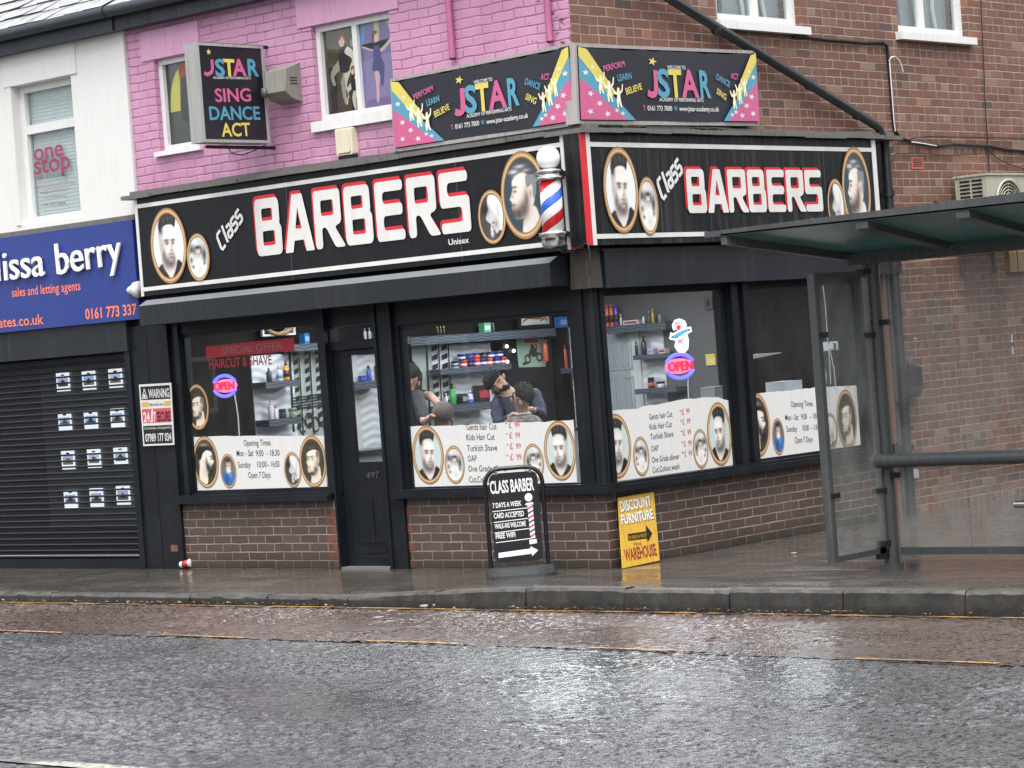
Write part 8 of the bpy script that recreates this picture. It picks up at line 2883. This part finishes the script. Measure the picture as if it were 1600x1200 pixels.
# barber in navy: head bent to his right over the customer
h = J(777, 599, 2.75)
nk = J(795, 612, 2.82)
ch = J(806, 640, 2.86)
pv = down(ch, 0.98) + SR * 0.04
person('person in navy top with dark hair and beard, bending over in the main window', {
    'head': h, 'neck': nk, 'chest': ch, 'pelvis': pv, 'sl': J(775, 628, 2.8), 'sr': J(836, 614, 2.95), 'el': J(779, 664, 2.5), 'er': J(848, 650, 2.75), 'wl': J(799, 650, 2.36), 'wr': J(832, 640, 2.4),
    'kl': down(pv - SR * 0.12, 0.52), 'kr': down(pv + SR * 0.13, 0.52), 'al': down(pv - SR * 0.14, 0.12), 'ar': down(pv + SR * 0.15, 0.12)},
    ST * 0.95 - Z * 0.3 + SR * 0.25, M_HAIR, M_NAVYSHIRT, beard=M_HAIR)
# seated customer, facing left, seen from behind his right shoulder
h = J(816, 622, 2.2)
nk = J(818, 645, 2.24)
ch = down(nk, nk.z - 0.24)
pv = down(nk + Vector((0.1, -0.05, 0)), nk.z - 0.6)
fc_ = -SR * 0.9 + Vector((-0.3, 0.45, 0)) * 0.3
sdv = fc_.normalized().cross(Z)
seat2 = pv.copy()
person('person with short dark faded hair seated in a mottled brown cape in the main window', {
    'head': h, 'neck': nk, 'chest': ch, 'pelvis': pv, 'sl': ch - sdv * 0.19 + Z * 0.08, 'sr': ch + sdv * 0.19 + Z * 0.08, 'el': ch - sdv * 0.24 - Z * 0.18 + fc_ * 0.05, 'er': ch + sdv * 0.24 - Z * 0.18 + fc_ * 0.05,
    'wl': pv - sdv * 0.1 + fc_ * 0.25 + Z * 0.08, 'wr': pv + sdv * 0.1 + fc_ * 0.25 + Z * 0.08, 'kl': pv - sdv * 0.12 + fc_ * 0.44, 'kr': pv + sdv * 0.12 + fc_ * 0.44,
    'al': pv - sdv * 0.12 + fc_ * 0.52 - Z * 0.42, 'ar': pv + sdv * 0.12 + fc_ * 0.52 - Z * 0.42}, fc_, M_HAIR, None, True, cape=M_CAPE, sleeves=False, hairback=0.25)
# barber in black at the left edge of the main window
h = J(640, 592, 2.5)
nk = J(637, 606, 2.5)
ch = J(640, 640, 2.52)
pv = down(ch, 0.98) - SR * 0.05
fc2 = SR * 0.8 + ST * -0.2 - Z * 0.35
person('person in black with bare forearms cutting hair at the left edge of the main window', {
    'head': h, 'neck': nk, 'chest': ch, 'pelvis': pv, 'sl': J(640, 616, 2.7), 'sr': J(652, 617, 2.36), 'el': J(672, 618, 2.75), 'er': J(663, 660, 2.1), 'wl': J(688, 634, 2.45), 'wr': J(671, 653, 2.05),
    'kl': down(pv - SR * 0.1, 0.52), 'kr': down(pv + ST * 0.15, 0.52), 'al': down(pv - SR * 0.12, 0.12), 'ar': down(pv + ST * 0.17, 0.12)},
    fc2, M_HAIR, M_BLACKSHIRT, sleeves=False)
h = J(692, 652, 2.1)
nk = J(692, 674, 2.12)
ch = down(nk, nk.z - 0.24)
pv = down(nk + Vector((0.06, -0.08, 0)), nk.z - 0.58)
fc3 = Vector((-0.75, 0.6, 0)).normalized()
sdv = fc3.cross(Z)
seat1 = pv.copy()
person('person with short greying hair seated with back turned, left in the main window', {
    'head': h, 'neck': nk, 'chest': ch, 'pelvis': pv, 'sl': ch - sdv * 0.19 + Z * 0.08, 'sr': ch + sdv * 0.19 + Z * 0.08, 'el': ch - sdv * 0.24 - Z * 0.18, 'er': ch + sdv * 0.24 - Z * 0.18,
    'wl': pv - sdv * 0.1 + fc3 * 0.25 + Z * 0.08, 'wr': pv + sdv * 0.1 + fc3 * 0.25 + Z * 0.08, 'kl': pv - sdv * 0.12 + fc3 * 0.44, 'kr': pv + sdv * 0.12 + fc3 * 0.44,
    'al': pv - sdv * 0.12 + fc3 * 0.52 - Z * 0.4, 'ar': pv + sdv * 0.12 + fc3 * 0.52 - Z * 0.4}, fc3, M_HAIR2, None, True, cape=M_DARK, sleeves=False, hairback=0.4)


def chair(base, f, zs, label):
    f = Vector((f.x, f.y, 0)).normalized()
    FC = Face((base.x, base.y, 0), f.cross(Z), f)
    o = thing('barber_chair', label, 'barber chair', (base.x, base.y, FLOOR_Z))
    m = col(30, 30, 34, 0.35)
    q_ = MB()
    q_.prism(FC, offset_loop([(-0.26, zs - 0.14), (0.26, zs - 0.14), (0.26, zs - 0.03), (-0.26, zs - 0.03)], 0.04), -0.26, 0.3, m)
    q_.build('seat', o)
    q_ = MB()
    q_.prism(FC, offset_loop([(-0.25, zs - 0.02), (0.25, zs - 0.02), (0.23, zs + 0.38), (-0.23, zs + 0.38)], 0.06), -0.36, -0.25, m)
    q_.build('backrest', o)
    for s_ in (-1, 1):
        q_ = MB()
        q_.box(FC, s_ * 0.31 - 0.04, s_ * 0.31 + 0.04, zs + 0.1, zs + 0.15, -0.25, 0.2, m)
        q_.box(FC, s_ * 0.31 - 0.015, s_ * 0.31 + 0.015, zs - 0.1, zs + 0.099, -0.15, 0.1, M_CHROME)
        q_.build('armrest', o)
    q_ = MB()
    q_.lathe((base.x, base.y, FLOOR_Z), [(0.3, 0), (0.3, 0.02), (0.06, 0.05), (0.05, zs - 0.18)], M_CHROME, 20)
    q_.build('pedestal', o)
    q_ = MB()
    q_.box(FC, -0.2, 0.2, zs - 0.5, zs - 0.47, 0.4, 0.62, M_CHROME)
    q_.box(FC, -0.03, 0.03, zs - 0.47, zs - 0.12, 0.28, 0.42, M_CHROME)
    q_.build('footrest', o)


chair(seat2, fc_, seat2.z - 0.12, 'black barber chair under the customer in the mottled cape')
chair(seat1, fc3, seat1.z - 0.12, 'black barber chair under the grey haired customer')

# ------------------------------------------------------------------ across the road (seen only in reflections)
OT = thing('terraced_house_row', 'brick terrace across the road, mirrored in the shop glass', 'building', (0, -26, 0))
FT = Face((0, -24, 0), (1, 0, 0), (0, 1, 0))
q = MB()
q.box(FT, -34, 34, 0, 5.4, -7, 0, M_FARBRICK)
q.build('wall', OT)
q = MB()
q.raw([FT.w(-34.2, 5.401, 0.25), FT.w(34.2, 5.401, 0.25), FT.w(34.2, 8.0, -3.5), FT.w(-34.2, 8.0, -3.5), FT.w(34.2, 5.401, -7.2), FT.w(-34.2, 5.401, -7.2)], [(0, 1, 2, 3), (3, 2, 4, 5), (0, 3, 5), (1, 4, 2)], M_DARK)
q.build('roof', OT)
for k in range(-8, 9):
    for z in (0.9, 3.2):
        q = MB()
        q.box(FT, k * 4 - 0.6, k * 4 + 0.6, z, z + 1.3, 0.002, 0.03, M_UPVC)
        o = q.build('window', OT)
        q = MB()
        q.box(FT, k * 4 - 0.5, k * 4 + 0.5, z + 0.1, z + 1.2, 0.03, 0.035, M_DARK)
        q.build('pane', o)
SB = thing('side_street_house', 'brick house across the side street, mirrored in the side windows', 'building', (22, 9, 0))
FS = Face((18, 0, 0), (0, 1, 0), (-1, 0, 0))
q = MB()
q.box(FS, -4, 70, 0, 7.5, -8, 0, M_FARBRICK)
q.build('wall', SB)
q = MB()
for k in range(11):
    q.box(FS, k * 6 - 2, k * 6 - 0.6, 3.5, 4.9, 0.002, 0.03, M_DARK)
q.build('window', SB)
